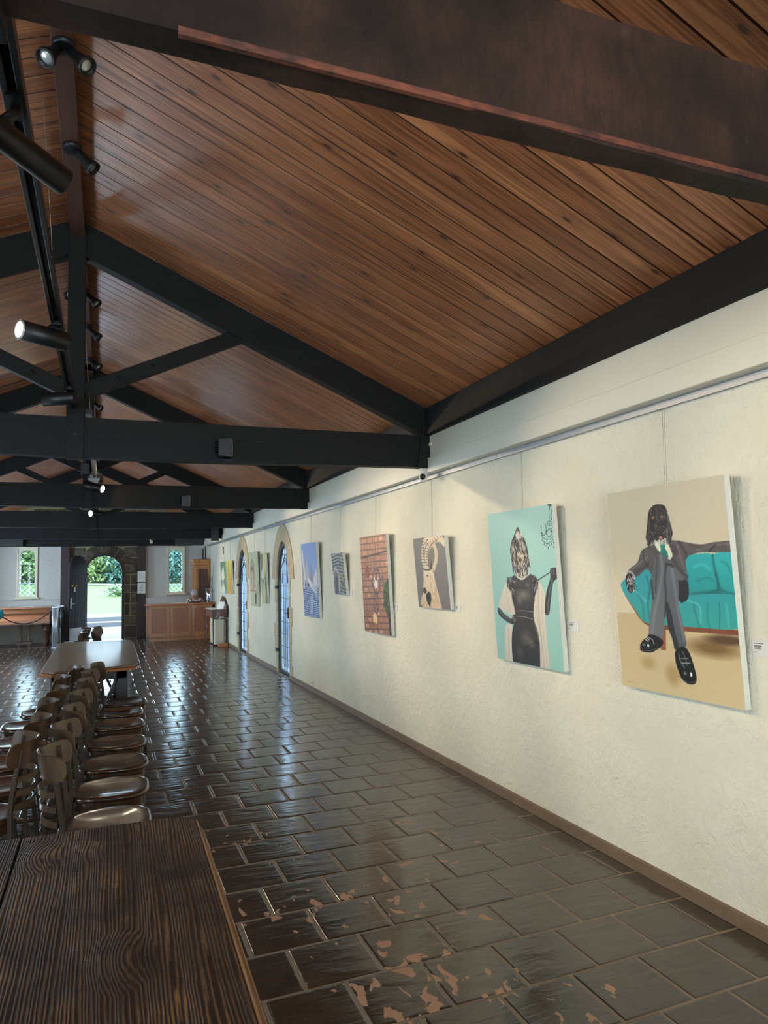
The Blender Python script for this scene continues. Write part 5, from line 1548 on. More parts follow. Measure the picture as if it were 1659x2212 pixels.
def painting(key, yc, w, zt, zb, W, H, label, seed, off=.0):
    """w along y (left of picture = larger y); hung leaning out at the top"""
    h = zt - zb; xt, xb = 2.545 - off, 2.585 - off * .3; th = .034
    root = empty('painting', (xb, yc, zb))
    tag(root, label, 'painting')
    vert = Vector((xt - xb, 0, h)); nrm = Vector((-h, 0, xt - xb)).normalized()
    O = Vector((xb, yc + w / 2, zb)) - root.location; dY = Vector((0, -w, 0))
    img = raster(ART[key], W, H, seed, key in ('couch', 'teal'))
    l = np.where(img <= .04045, img / 12.92, ((img + .055) / 1.055) ** 2.4)
    us = np.linspace(0, 1, W); vs_ = np.linspace(0, 1, H)
    P = np.zeros((H, W, 3)); OO = np.array(O + nrm * .0006)
    P += OO; P += us[None, :, None] * np.array(dY)[None, None, :]; P += (1 - vs_)[:, None, None] * np.array(vert)[None, None, :]
    idx = np.arange(H * W).reshape(H, W)
    F = np.stack([idx[1:, :-1], idx[1:, 1:], idx[:-1, 1:], idx[:-1, :-1]], -1).reshape(-1, 4)
    me = bpy.data.meshes.new('picture'); me.vertices.add(H * W); me.vertices.foreach_set('co', P.astype(np.float32).ravel())
    nf = len(F); me.loops.add(nf * 4); me.loops.foreach_set('vertex_index', F.astype(np.int32).ravel())
    me.polygons.add(nf); me.polygons.foreach_set('loop_start', np.arange(0, nf * 4, 4, dtype=np.int32)); me.update(calc_edges=True); me.validate()
    ca = me.color_attributes.new('paint', 'FLOAT_COLOR', 'POINT')
    cc = np.ones((H * W, 4), dtype=np.float32); cc[:, :3] = l.reshape(-1, 3); ca.data.foreach_set('color', cc.ravel())
    me.materials.append(M['art'])
    o = bpy.data.objects.new('picture', me); C.objects.link(o); o.parent = root
    mb = MB(); back = -nrm * th
    c = [O, O + dY, O + dY + vert, O + vert]
    mb.add([p for p in c] + [p + back for p in c], [(0,1,2,3),(7,6,5,4),(0,4,5,1),(1,5,6,2),(2,6,7,3),(3,7,4,0)])
    mb.build('stretched_canvas', M['canvas_side'], root)
    wr = MB(); tp = O + dY * .5 + vert + back * .6
    for k in (-.006, .006):
        wr.tube([Vector((2.596, yc + k, 2.388)) - root.location, tp + Vector((0, k, -.06)) + back * .6], .0011, 5)
    wr.build('hanging_wire', M['wire'], root)
    return root
painting('couch', 2.703, .779, 1.994, .963, 300, 400, 'large painting of a spaniel-headed figure in a grey suit sitting on a teal sofa', 1)
painting('teal', 3.999, .776, 1.990, .968, 240, 320, 'large painting of a dog-headed figure in a black dress and long gloves on pale teal', 2)
painting('goat', 5.407, .620, 1.882, 1.280, 130, 130, 'painting of a white ibex with long curved horns on grey', 3)
painting('brick', 6.752, .759, 1.972, .974, 120, 160, 'tall painting of bicycles hung on an orange brick wall with ivy', 4)
painting('small', 7.939, .436, 1.829, 1.341, 60, 70, 'smallest painting, a grey stone doorway with brickwork, right of the blue one', 5, .006)
painting('blue', 9.214, .763, 2.006, 1.014, 90, 120, 'tall painting of church spires against a blue sky, just right of the nearer glazed door', 6)
painting('tallgrey', 12.197, .425, 1.965, 1.095, 40, 80, 'narrow grey and yellow painting just left of the nearer glazed door', 7)
painting('tallpale', 13.137, .713, 2.021, 1.014, 60, 90, 'tall pale green painting of a standing figure, just right of the farther glazed door', 8)
painting('yellow', 15.898, .697, 1.915, 1.181, 50, 60, 'bright yellow painting left of the farther glazed door', 9)
painting('green', 16.722, .739, 1.914, 1.179, 50, 60, 'green painting with a pale spoon-like shape, leftmost on the right wall', 10)

# ---------------------------------------------------------------- wall labels
def wall_label(y, z, w, h, label, lines=True):
    root = empty('wall_label', (XW, y, z)); tag(root, label, 'label')
    mb = MB(); mb.box((-.006, -w / 2, -h / 2), (.001, w / 2, h / 2)); mb.build('card', M['cardgrey'], root)
    if lines:
        t = MB(); r = random.Random(int(y * 100))
        for k, (zz, ln, th) in enumerate(((.30, .46, .0016), (.13, .38, .0026), (.04, .34, .0014), (-.05, .34, .0014), (-.28, .12, .0016))):
            y0 = w * .40; x = 0
            while x < ln * w:
                s = r.uniform(.003, .007); t.box((-.0068, y0 - x - s, zz * h - th), (-.0060, y0 - x, zz * h + th)); x += s + .0016
        t.build('printed_text', M['ink'], root)
wall_label(2.237, 1.234, .09, .065, 'grey label card at the right edge, right of the painting with the teal sofa')
wall_label(3.541, 1.249, .092, .062, 'grey label card between the black dress painting and the teal sofa painting')
wall_label(5.032, 1.291, .09, .062, 'small label card right of the ibex painting')
wall_label(6.335, 1.249, .09, .062, 'small label card right of the orange brick wall painting')
wall_label(7.66, 1.36, .09, .062, 'small label card right of the smallest painting', False)
wall_label(8.72, 1.27, .09, .062, 'small label card right of the blue spires painting', False)
wall_label(11.90, 1.29, .09, .062, 'small label card right of the narrow grey and yellow painting', False)
wall_label(12.68, 1.30, .09, .062, 'small label card right of the tall pale green painting', False)
root = empty('power_outlet', (XW, 9.35, .13)); tag(root, 'cream power outlet low on the right wall near the skirting', 'power outlet')
mb = MB(); mb.box((-.012, -.035, -.055), (.001, .035, .055)); mb.build('cover_plate', M['cream_metal'], root, bevel=.003)
mb = MB(); mb.box((-.014, -.012, -.02), (-.011, -.004, .0)); mb.box((-.014, .004, -.02), (-.011, .012, .0)); mb.build('socket', M['iron'], root)
mb = MB(); mb.tube([(2.61, 17.0, 2.28), (2.60, 17.0, 2.24), (2.605, 17.0, 2.1)], .012, 8)
tag(mb.build('wall_hook', M['mahog'], origin=(2.61, 17, 2.2)), 'small reddish brown hook high on the right wall above the green painting', 'hook')

# ---------------------------------------------------------------- small fittings on the beams
def flood(x, y, z, label, s=1.0):
    root = empty('floodlight', (x, y, z)); tag(root, label, 'floodlight', 'black floodlights clamped to the tie beams')
    mb = MB(); Mx = Matrix.Diagonal((s, s, s, 1))
    mb.prism([(-.05, -.065), (.05, -.075), (.05, .075), (-.05, .06)], -.055, .055, Mx @ Matrix(((1,0,0,0),(0,0,1,0),(0,1,0,0),(0,0,0,1))))
    for k in range(6): mb.box((-.066 * s, -.05 * s, (-.05 + k * .018) * s), (-.05 * s, .05 * s, (-.044 + k * .018) * s))
    mb.build('housing', M['black_plastic'], root, bevel=.004)
    b = MB(); b.tube([(.03 * s, .0, .08 * s), (.055 * s, .0, .08 * s), (.055 * s, 0, -.085 * s), (.0, .0, -.09 * s), (-.02 * s, .0, -.08 * s)], .005, 6); b.box((.0, -.02, -.094 * s), (.06 * s, .05, -.086 * s)); b.build('bracket', M['iron'], root)
    l = MB(); l.box((.050 * s, -.045 * s, -.06 * s), (.053 * s, .045 * s, .06 * s)); l.build('lens', M['lamp_off'], root)
flood(.815, TY[1] - .10, 2.545, 'black floodlight clamped to the second tie beam from the camera')
flood(.92, TY[2] - .10, 2.535, 'black floodlight clamped to the third tie beam from the camera')
mb = MB(); mb.box((2.27, TY[4] - .2, 2.41), (2.42, TY[4] - .03, 2.68))
mb.box((2.26, TY[4] - .21, 2.40), (2.43, TY[4] - .195, 2.69))
tag(mb.build('wall_speaker', M['black_plastic'], origin=(2.35, TY[4] - .1, 2.5), bevel=.006), 'black box speaker on the right end of the farthest tie beam', 'speaker')
# security camera
root = empty('security_camera', (2.50, TY[1] + .02, 2.40)); tag(root, 'white round security camera hanging under the end of a tie beam at the right wall', 'security camera')
mb = MB(); mb.lathe([(.036, .045), (.036, .06), (.030, .064)][::1], 20); mb.lathe([(.018, .02), (.034, .045)], 20); mb.build('mount_base', M['white'], root)
mb = MB(); mb.ell((0, 0, -.008), (.036, .036, .042)); mb.build('body', M['white'], root)
mb = MB(); mb.lathe([(.026, 0), (.024, .006), (0, .010)], 18, Matrix.Translation((-.018, -.026, -.010)) @ Matrix.Rotation(math.radians(90), 4, 'X') @ Matrix.Rotation(math.radians(-35), 4, 'Y')); mb.build('lens', M['black'], root)
root = empty('power_adaptor', (2.575, TY[1] - .07, 2.61)); tag(root, 'white plug adaptor with tape and cable on the beam above the security camera', 'power adaptor')
mb = MB(); mb.box((-.028, -.02, -.035), (.02, .02, .035)); mb.box((-.034, -.012, -.01), (-.028, .012, .02)); mb.build('plug_body', M['white'], root, bevel=.004)
mb = MB(); mb.box((-.05, -.018, .036), (.022, .018, .048)); mb.ell((-.03, 0, .05), (.028, .018, .016)); mb.ell((.0, 0, .052), (.024, .018, .014)); mb.build('tape', M['cream'], root)
mb = MB(); mb.tube([(.0, -.01, -.035), (.012, -.012, -.08), (.03, -.01, -.03), (.034, 0, .03), (.03, .0, -.09), (.0, .02, -.13), (-.05, .06, -.15)], .0028, 6); mb.build('cable', M['white'], root)
mb = MB(); mb.ell((2.56, TY[2] - .06, 2.545), (.035, .03, .04)); mb.box((2.55, TY[2] - .05, 2.50), (2.57, TY[2] - .02, 2.53))
tag(mb.build('sensor', M['lamp_off'], origin=(2.56, TY[2] - .06, 2.5)), 'small grey ball sensor on the right end of the third tie beam', 'sensor')
mb = MB(); mb.tube([(1.10, YF - .16, 2.60), (1.12, YF - .2, 2.58), (1.15, YF - .2, 2.52)], .006, 6); mb.box((1.10, YF - .23, 2.50), (1.17, YF - .17, 2.58)); mb.lathe([(.03, 0), (.03, .02)], 12, Matrix.Translation((1.11, YF - .14, 2.61)) @ Matrix.Rotation(PI / 2, 4, 'X'))
tag(mb.build('wall_sensor', M['cream'], origin=(1.12, YF - .15, 2.5)), 'small cream sensor on a bracket on the end wall beam', 'sensor')
for x0, x1, lb in ((-3.0, -1.95, 'long black panel heater under the end beam, upper left'), (1.75, 2.5, 'long black panel heater under the end beam above the desk')):
    mb = MB(); mb.box((x0, YF - .30, 2.46), (x1, YF - .16, 2.62)); mb.box((x0, YF - .31, 2.45), (x1, YF - .15, 2.462))
    tag(mb.build('panel_heater', M['black_plastic'], origin=((x0 + x1) / 2, YF - .2, 2.5), bevel=.004), lb, 'heater')
mb = MB()
mb.tube([(.90, TY[1] - .036, 2.62), (1.15, TY[1] - .034, 2.615), (1.45, TY[1] - .036, 2.64), (1.6, TY[1] - .036, 2.60), (2.1, TY[1] - .036, 2.50), (2.5, TY[1] - .036, 2.47)], .003, 5)
tag(mb.build('beam_cable', M['black_plastic'], origin=(1.5, TY[1] - .04, 2.5)), 'thin black cable running along the second tie beam from its floodlight', 'cable')

# ---------------------------------------------------------------- lighting track and cylinder lamps
tk = MB(); tx = -.222
tk.box((tx - .026, .4, 2.785), (tx - .010, 5.29, 2.825)); tk.box((tx + .010, .4, 2.785), (tx + .026, 5.29, 2.825)); tk.box((tx - .010, .4, 2.81), (tx + .010, 5.29, 2.825))
tag(tk.build('lighting_track', M['black'], origin=(tx, 3, 2.8), bevel=.002), 'black lighting track running overhead between the two nearest trusses', 'lighting track')
tk = MB(); tk.box((-.15, 5.42, 2.785), (-.10, 20, 2.825))
tag(tk.build('lighting_track', M['black'], origin=(-.12, 12, 2.8), bevel=.002), 'black lighting track continuing along the far half of the hall above the tie beams', 'lighting track')
mb = MB(); mb.tube([(-.33, 3.9, 4.13), (-.25, 4.1, 2.825)], .0015, 5)
tag(mb.build('suspension_wire', M['wire'], origin=(-.3, 4, 3.4)), 'thin wire dropping from the ceiling to the near lighting track', 'wire')
mb = MB(); mb.tube([(-.205, 5.9, 4.05), (-.12, 6.0, 2.825)], .0015, 5)
tag(mb.build('suspension_wire', M['wire'], origin=(-.2, 6, 3.4)), 'thin wire dropping to the far lighting track just behind the second king post', 'wire')

def cyl_lamp(a, b, r, top, label, lit, grp='black cylinder spotlights on the lighting track'):
    a = Vector(a); b = Vector(b); root = empty('track_spotlight', tuple(a)); tag(root, label, 'spotlight', grp)
    d = b - a; L = d.length; q = d.to_track_quat('Z', 'Y').to_matrix().to_4x4()
    mb = MB(); mb.lathe([(0, .0), (r * .96, .0), (r, .005), (r, L), (r * .93, L), (r * .9, L - .02), (0, L - .02)], 28, q); mb.build('lamp_body', M['black'], root)
    mb = MB(); mb.lathe([(r * .94, L + .001), (r * .6, L + .003), (0, L + .004)], 24, q)
    mb.lathe([(r * .7, L + .002), (r * .66, L + .0035), (r * .62, L + .002)], 24, q)
    mb.build('reflector', M['lamp_on'] if lit == 1 else (M['lamp_on_far'] if lit == 2 else M['lamp_off']), root)
    if lit:
        s = MB(); s.lathe([(r * 1.0, L - .004), (r * 1.02, L + .002), (r * .95, L + .002)], 24, q); s.build('trim_ring', M['lamp_off'], root)
    tp = Vector(top) - a; mid = d * .45
    mb = MB(); mb.tube([mid + Vector((0, 0, r * .6)), Vector((tp.x, tp.y, mid.z + r + .03)), tp], [.012, .014, .014], 10); mb.box(tp + Vector((-.018, -.05, -.012)), tp + Vector((.018, .05, .008))); mb.build('arm', M['black'], root)
cyl_lamp((-.375, 1.78, 2.735), (-.112, 1.97, 2.655), .036, (tx, 1.88, 2.79), 'near black cylinder spotlight at the upper left corner, unlit', 0)
cyl_lamp((-.185, 3.58, 2.725), (-.372, 3.46, 2.725), .046, (tx, 3.55, 2.79), 'black cylinder spotlight with a glowing end, pointing left under the track', 1)
cyl_lamp((-.19, 4.74, 2.735), (-.375, 4.78, 2.72), .042, (tx, 4.75, 2.79), 'unlit black cylinder spotlight just in front of the second king post', 0)
cyl_lamp((-.245, TY[2] - .10, 2.715), (-.045, TY[2] - .22, 2.655), .050, (-.2, TY[2] - .12, 2.80), 'brightly lit cylinder spotlight on the third tie beam, pointing towards the camera', 2)
cyl_lamp((-.09, TY[3] - .10, 2.70), (-.245, TY[3] - .24, 2.685), .058, (-.13, TY[3] - .12, 2.80), 'brightly lit cylinder spotlight on the fourth tie beam, the smallest glow', 2)
# box floodlight with barn door above the third tie beam
root = empty('box_floodlight', (-.16, TY[2] - .12, 2.86)); tag(root, 'small black floodlight with an open grey reflector above the third tie beam', 'floodlight')
mb = MB(); mb.box((-.13, -.05, -.03), (-.03, .05, .11)); mb.box((-.10, -.02, .11), (-.07, .02, .19)); mb.build('housing', M['black_plastic'], root, bevel=.008)
mb = MB(); Mr = Matrix.Rotation(.45, 4, 'Y') @ Matrix.Rotation(.3, 4, 'X')
mb.add([Mr @ Vector(p) for p in [(-.01, -.06, .05), (.11, -.06, .05), (.11, -.02, -.02), (-.01, -.02, -.02), (-.01, -.05, -.09), (.11, -.05, -.09)]], [(0,3,2,1), (3,4,5,2)])
mb.build('reflector', M['lamp_off'], root)

# small bell-shaped spots in pairs along the ridge
def ridge_spot(y, z, dirs, label, card=False):
    root = empty('ridge_spotlight', (RX + .01, y, z)); tag(root, label, 'spotlight', 'bell-shaped spotlights along the ridge beam')
    mb = MB(); mb.lathe([(.05, -.02), (.055, .0), (.05, .012), (0, .014)], 20); mb.build('ceiling_rose', M['black'], root)
    for d in dirs:
        d = Vector(d).normalized(); q = d.to_track_quat('Z', 'Y').to_matrix().to_4x4(); o = Vector((.03 if d.x > 0 else -.03, 0, -.03))
        T = Matrix.Translation(o) @ q
        mb = MB(); mb.lathe([(.0, -.02), (.022, -.018), (.024, .02), (.030, .07), (.042, .105), (.044, .125), (.038, .127), (.034, .11)], 22, T)
        mb.tube([(0, 0, -.015), o], .008, 8); h = mb.build('lamp_head', M['black'], root)
        mb = MB(); mb.lathe([(.036, .108), (.02, .112), (0, .114)], 20, T); mb.build('lens', M['lamp_off'], h)
    if card:
        mb = MB(); mb.add([(-.07, -.09, -.16), (.05, -.09, -.16), (.03, -.09, -.09), (-.05, -.09, -.09)], [(0,1,2,3), (3,2,1,0)]); mb.build('paper_tag', M['paper'], root)
ridge_spot(3.35, 4.055, [(-.45, -.6, -1), (.75, -.5, -.9)], 'pair of bell-shaped spotlights at the ridge beside the nearest tie beam')
ridge_spot(4.18, 4.055, [(.8, -.1, -.8)], 'single bell-shaped ridge spotlight behind the near cylinder lamp')
ridge_spot(6.35, 4.055, [(-.9, -.7, -.5), (.8, -.3, -.8)], 'pair of bell-shaped ridge spotlights just behind the second king post')
ridge_spot(7.25, 4.055, [(.85, -.2, -.8)], 'single bell-shaped ridge spotlight, the first past the pair behind the second king post')
ridge_spot(8.35, 4.055, [(.8, -.5, -.7)], 'bell-shaped ridge spotlight with a white card tag beside it', True)
ridge_spot(10.45, 4.055, [(.85, -.5, -.6)], 'bell-shaped ridge spotlight past the third truss')
ridge_spot(11.8, 4.055, [(-.7, -.5, -.8), (.8, -.4, -.8)], 'farthest pair of bell-shaped ridge spotlights')

# ------------------------------------------------------------------ near table
def near_table():
    root = empty('dining_table', (-.14, 1.7, 0)); tag(root, 'old rough pine table in the foreground, its worn plank top filling the lower left', 'table')
    o0 = (-.14, 1.7, 0)
    zt = .75
    yb, yf = .72, 2.67
    # right hand board with clipped corner, left boards
    ex = lambda y: .277 + (y - 1.4) * .0185
    r = [( -.247, yb), (ex(yb), yb), (ex(2.6), 2.600), (.294, 2.635), (.262, 2.664), (.162, 2.678), (-.247, 2.682)]
    mb = MB(); mb.prism(r, zt - .028, zt); mb.build('table_top', M['table'], root, origin=o0, bevel=.003, world=True)
    mb = MB(); mb.prism([(-.62, yb), (-.253, yb), (-.253, 2.690), (-.62, 2.70)], zt - .028, zt - .001)
    mb.prism([(-.90, yb), (-.626, yb), (-.626, 2.70), (-.80, 2.71), (-.90, 2.62)], zt - .028, zt); b = mb.build('table_top', M['table'], root, origin=o0, bevel=.003, world=True)
    # pale worn moulded edge, stepped out under the top
    mb = MB(); e1 = [(.289, yb), (.302, yb), (.322, 2.610), (.300, 2.662), (.255, 2.678), (.255, 2.665), (.290, 2.640), (.306, 2.600)]
    mb.prism([(ex(yb) + .001, yb), (ex(yb) + .009, yb), (ex(2.6) + .009, 2.604), (.298, 2.645), (.262, 2.676), (.262, 2.666), (.2945, 2.637), (ex(2.6) + .001, 2.600)], zt - .024, zt - .0015)
    mb.prism([(ex(yb) + .004, yb), (ex(yb) + .027, yb), (ex(2.6) + .025, 2.585), (.312, 2.66), (.26, 2.69), (-.84, 2.72), (-.84, 2.70), (.25, 2.67), (.296, 2.60)], zt - .05, zt - .026)
    mb.build('moulded_edge', M['table_edge'], root, origin=o0, bevel=.004, world=True)
    mb = MB(); mb.box((-.8, yb + .1, zt - .15), (.2, yb + .125, zt - .03)); mb.box((-.8, 2.50, zt - .15), (.2, 2.525, zt - .03)); mb.box((.19, yb + .1, zt - .15), (.215, 2.52, zt - .03)); mb.box((-.815, yb + .1, zt - .15), (-.79, 2.52, zt - .03))
    mb.build('apron', M['piano_dark'], root, origin=o0, world=True)
    for x in (-.78, .18):
        for y in (yb + .14, 2.48):
            mb = MB(); mb.box((x - .045, y - .045, 0), (x + .045, y + .045, zt - .03)); mb.build('leg', M['piano_dark'], root, origin=o0, bevel=.006, world=True)
near_table()

# ------------------------------------------------------------------ far table
def far_table():
    o0 = (-.11, 8.8, 0); root = empty('trestle_table', o0); tag(root, 'long old wooden table with cut corners and a dark lattice trestle base beyond the chairs', 'table')
    P = [(-.435, 7.215), (.262, 7.39), (.314, 7.58), (.335, 10.15), (.285, 10.33), (-.52, 10.48), (-.57, 10.36), (-.545, 7.345)]
    cx, cy = -.11, 8.8
    def off(d): return [(x + (d if x > cx else -d), y + (d if y > cy else -d)) for x, y in P]
    mb = MB(); mb.prism([p for p in P], .728, .75); mb.build('table_top', M['t2_top'], root, origin=o0, bevel=.003, world=True)
    mb = MB(); mb.prism(off(.022), .700, .727); mb.build('moulded_edge', M['t2_edge'], root, origin=o0, bevel=.006, world=True)
    for k in range(2):
        y = 7.62 if k == 0 else 10.0; fr = MB(); t = .045
        for x in (-.43, -.14, .16):
            w = .055 if x != -.14 else .035
            fr.box((x - w, y - t, 0), (x + w, y + t, .70))
        fr.box((-.475, y - t, .0), (.205, y + t, .07)); fr.box((-.475, y - t, .60), (.205, y + t, .70))
        for a, b in ((-.385, -.17), (-.11, .115)):
            fr.bar((a, y, .09), (b, y, .60), .03, .09, up=(0, 1, 0)); fr.bar((b, y + .001, .09), (a, y + .001, .60), .03, .09, up=(0, 1, 0))
        fr.build('trestle_end', M['t2_base'], root, origin=o0, bevel=.003, world=True)
    mb = MB(); mb.box((-.18, 7.66, .16), (-.10, 9.96, .24)); mb.build('stretcher', M['t2_base'], root, origin=o0, world=True)
far_table()

# ------------------------------------------------------------------ chairs
def make_chair():
    """faces +x; origin at floor under the seat centre"""
    root = empty('dining_chair')
    # seat: rounded, dished
    n = 40; rings = []
    def outline(t, s):
        a = 2 * PI * t; cx = math.cos(a); sy = math.sin(a)
        e = .62
        x = .205 * (abs(cx) ** e) * (1 if cx > 0 else -1); y = .205 * (abs(sy) ** e) * (1 if sy > 0 else -1)
        if x < 0: y *= 1 - .16 * (-x / .205)
        return x * s, y * s
    mb = MB(); vs = []; fs = []
    prof = [(0, -.012), (.3, -.0115), (.55, -.008), (.75, -.0025), (.86, .0), (.95, -.0005), (1.0, -.006), (1.005, -.016), (.985, -.026), (.9, -.028), (0, -.028)]
    for s, dz in prof:
        for k in range(n):
            x, y = outline(k / n, s); vs.append((x, y, .462 + dz))
    for i in range(len(prof) - 1):
        for k in range(n):
            a = i * n + k; b = i * n + (k + 1) % n; fs.append((a, a + n, b + n, b))
    mb.add(vs, fs, 0, True); mb.build('seat', M['chair_seat'], root)
    mb = MB(); ring = [(outline(k / n, .90)[0], outline(k / n, .90)[1]) for k in range(n)]; inner = [(x * .90, y * .90) for x, y in ring]
    vs = [(x, y, .436) for x, y in ring] + [(x, y, .385) for x, y in ring] + [(x, y, .436) for x, y in inner] + [(x, y, .385) for x, y in inner]
    fs = []
    for k in range(n):
        j = (k + 1) % n; fs += [(k, k + n, j + n, j), (k + n, k + 3 * n, j + 3 * n, j + n), (2 * n + j, 3 * n + j, 3 * n + k, 2 * n + k)]
    mb.add(vs, fs, 0, True); mb.build('seat_rail', M['chair'], root)
    for s in (-1, 1):
        mb = MB(); mb.tube([(.15, s * .145, .44), (.165, s * .155, .2), (.18, s * .165, 0)], [.019, .017, .013], 10); mb.build('leg', M['chair'], root)
    # rear legs continue up as the back posts
    for s in (-1, 1):
        pts = [(-.235, s * .17, 0), (-.195, s * .158, .22), (-.178, s * .150, .45), (-.188, s * .152, .60), (-.222, s * .158, .79)]
        P_ = [Vector(p) for p in pts]; sm = []
        for i in range(len(P_) - 1):
            p0 = P_[max(i - 1, 0)]; p1 = P_[i]; p2 = P_[i + 1]; p3 = P_[min(i + 2, len(P_) - 1)]
            for q in range(5):
                t = q / 5; sm.append(.5 * ((2 * p1) + (p2 - p0) * t + (2 * p0 - 5 * p1 + 4 * p2 - p3) * t * t + (3 * p1 - p0 - 3 * p2 + p3) * t ** 3))
        sm.append(P_[-1])
        mb = MB(); mb.tube(sm, .0185, 4, smooth=False, ph=PI / 4, flat=.8); mb.build('leg', M['chair_post'], root, bevel=.003)
    # wide curved top rail, concave to the sitter
    def arc_band(R, cx, half, z0, z1, th, nm, mt, tilt=.0, rnd=True):
        mb = MB(); m_ = 44; vs = []; fs = []
        for i in range(m_ + 1):
            a = -half + 2 * half * i / m_; e = abs(a) / half
            q_ = max(0, (e - .84) / .16); dz_ = .034 * (1 - math.sqrt(max(0, 1 - q_ * q_))) if rnd else 0; zz0, zz1 = z0 + dz_, z1 - dz_
            for rr, z in ((R, zz0), (R, zz1), (R + th * .5, zz1 + .003), (R + th, zz1), (R + th, zz0)):
                vs.append((cx - rr * math.cos(a) - tilt * (z - z0), rr * math.sin(a), z))
        for i in range(m_):
            for k in range(5): fs.append((i * 5 + k, i * 5 + (k + 1) % 5, (i + 1) * 5 + (k + 1) % 5, (i + 1) * 5 + k))
        fs += [(4, 3, 2, 1, 0), tuple(m_ * 5 + k for k in range(5))]
        mb.add(vs, fs, 0, False); o_ = mb.build(nm, mt, root); o_.data.polygons.foreach_set('use_smooth', [True] * len(fs)); es_ = o_.modifiers.new('e', 'EDGE_SPLIT'); es_.split_angle = .7
    arc_band(.225, -.045, 1.08, .705, .815, .012, 'top_rail', M['chair'], .15)
    for z in (.50, .565, .63):
        arc_band(.185, -.078 - (z - .45) * .10, .96, z, z + .026, .011, 'back_rung', M['chair'], 0, False)
    for z, f in ((.20, 1), (.26, 0)):
        if f:
            for s in (-1, 1):
                mb = MB(); mb.tube([(-.197, s * .157, z), (.163, s * .154, z)], .010, 8); mb.build('stretcher', M['chair'], root)
        else:
            mb = MB(); mb.tube([(.161, -.153, z), (.161, .153, z)], .010, 8); mb.build('stretcher', M['chair'], root)
    return root
chair0 = make_chair(); used = [False]
def place_chair(x, y, rz, label, grp):
    o = chair0 if not used[0] else copy_tree(chair0); used[0] = True
    o.location = (x, y, 0); o.rotation_euler = (0, 0, rz); tag(o, label, 'chair', grp); return o
RO = ['nearest', 'second', 'third', 'fourth', 'fifth', 'sixth']
r = random.Random(2)
R_CH = [(.01, 3.68, -.02), (.03, 4.24, -.05), (.055, 4.80, .04), (.075, 5.38, -.04), (.095, 6.03, .05), (.11, 6.55, -.05), (.17, 7.06, .03)]
RL = ['bentwood chair facing right, closest to the foreground table, its seat just behind the plank edge',
      'bentwood chair facing right, second in the right row, with the largest glossy seat in view',
      'bentwood chair facing right, third in the right row counting from the foreground table',
      'bentwood chair facing right, fourth in the right row counting from the foreground table',
      'bentwood chair facing right, fifth in the right row counting from the foreground table',
      'bentwood chair facing right, second to last in the right row before the trestle table',
      'bentwood chair facing right, last in the right row, touching the trestle table']
for (x, y, a), lb in zip(R_CH, RL): place_chair(x, y, a, lb, 'bentwood chairs of the right row, facing the painting wall')
L_CH = [(-.60, 4.02, .05), (-.575, 4.56, -.04), (-.57, 5.12, .03), (-.535, 5.70, -.10), (-.55, 6.32, .02), (-.47, 6.88, .04)]
LL = ['bentwood chair facing left at the left picture edge, only its round back showing large',
      'bentwood chair facing left, second in the left row, its curved back standing tallest in view',
      'bentwood chair facing left, third in the left row counting from the camera',
      'bentwood chair facing left, fourth in the left row counting from the camera',
      'bentwood chair facing left, fifth in the left row counting from the camera',
      'bentwood chair facing left, last in the left row, its back against the trestle table edge']
for (x, y, a), lb in zip(L_CH, LL): place_chair(x, y, PI + a, lb, 'bentwood chairs of the left row, turned away from the painting wall')
for k in range(3):
    place_chair(.10 + .012 * k, 11.35 + k * .5, .03 * (k - 1), ['right-hand bentwood chair just beyond the trestle table', 'bentwood chair one behind the right chair beyond the trestle table', 'farthest right bentwood chair in front of the open doorway'][k], 'bentwood chairs beyond the trestle table')
    place_chair(-.53 + .012 * k, 11.3 + k * .5, PI - .03 * (k - 1), ['bentwood chair left of the centre line just beyond the trestle table', 'bentwood chair one behind the left chair beyond the trestle table', 'farthest left bentwood chair, in front of the open door leaf'][k], 'bentwood chairs beyond the trestle table')

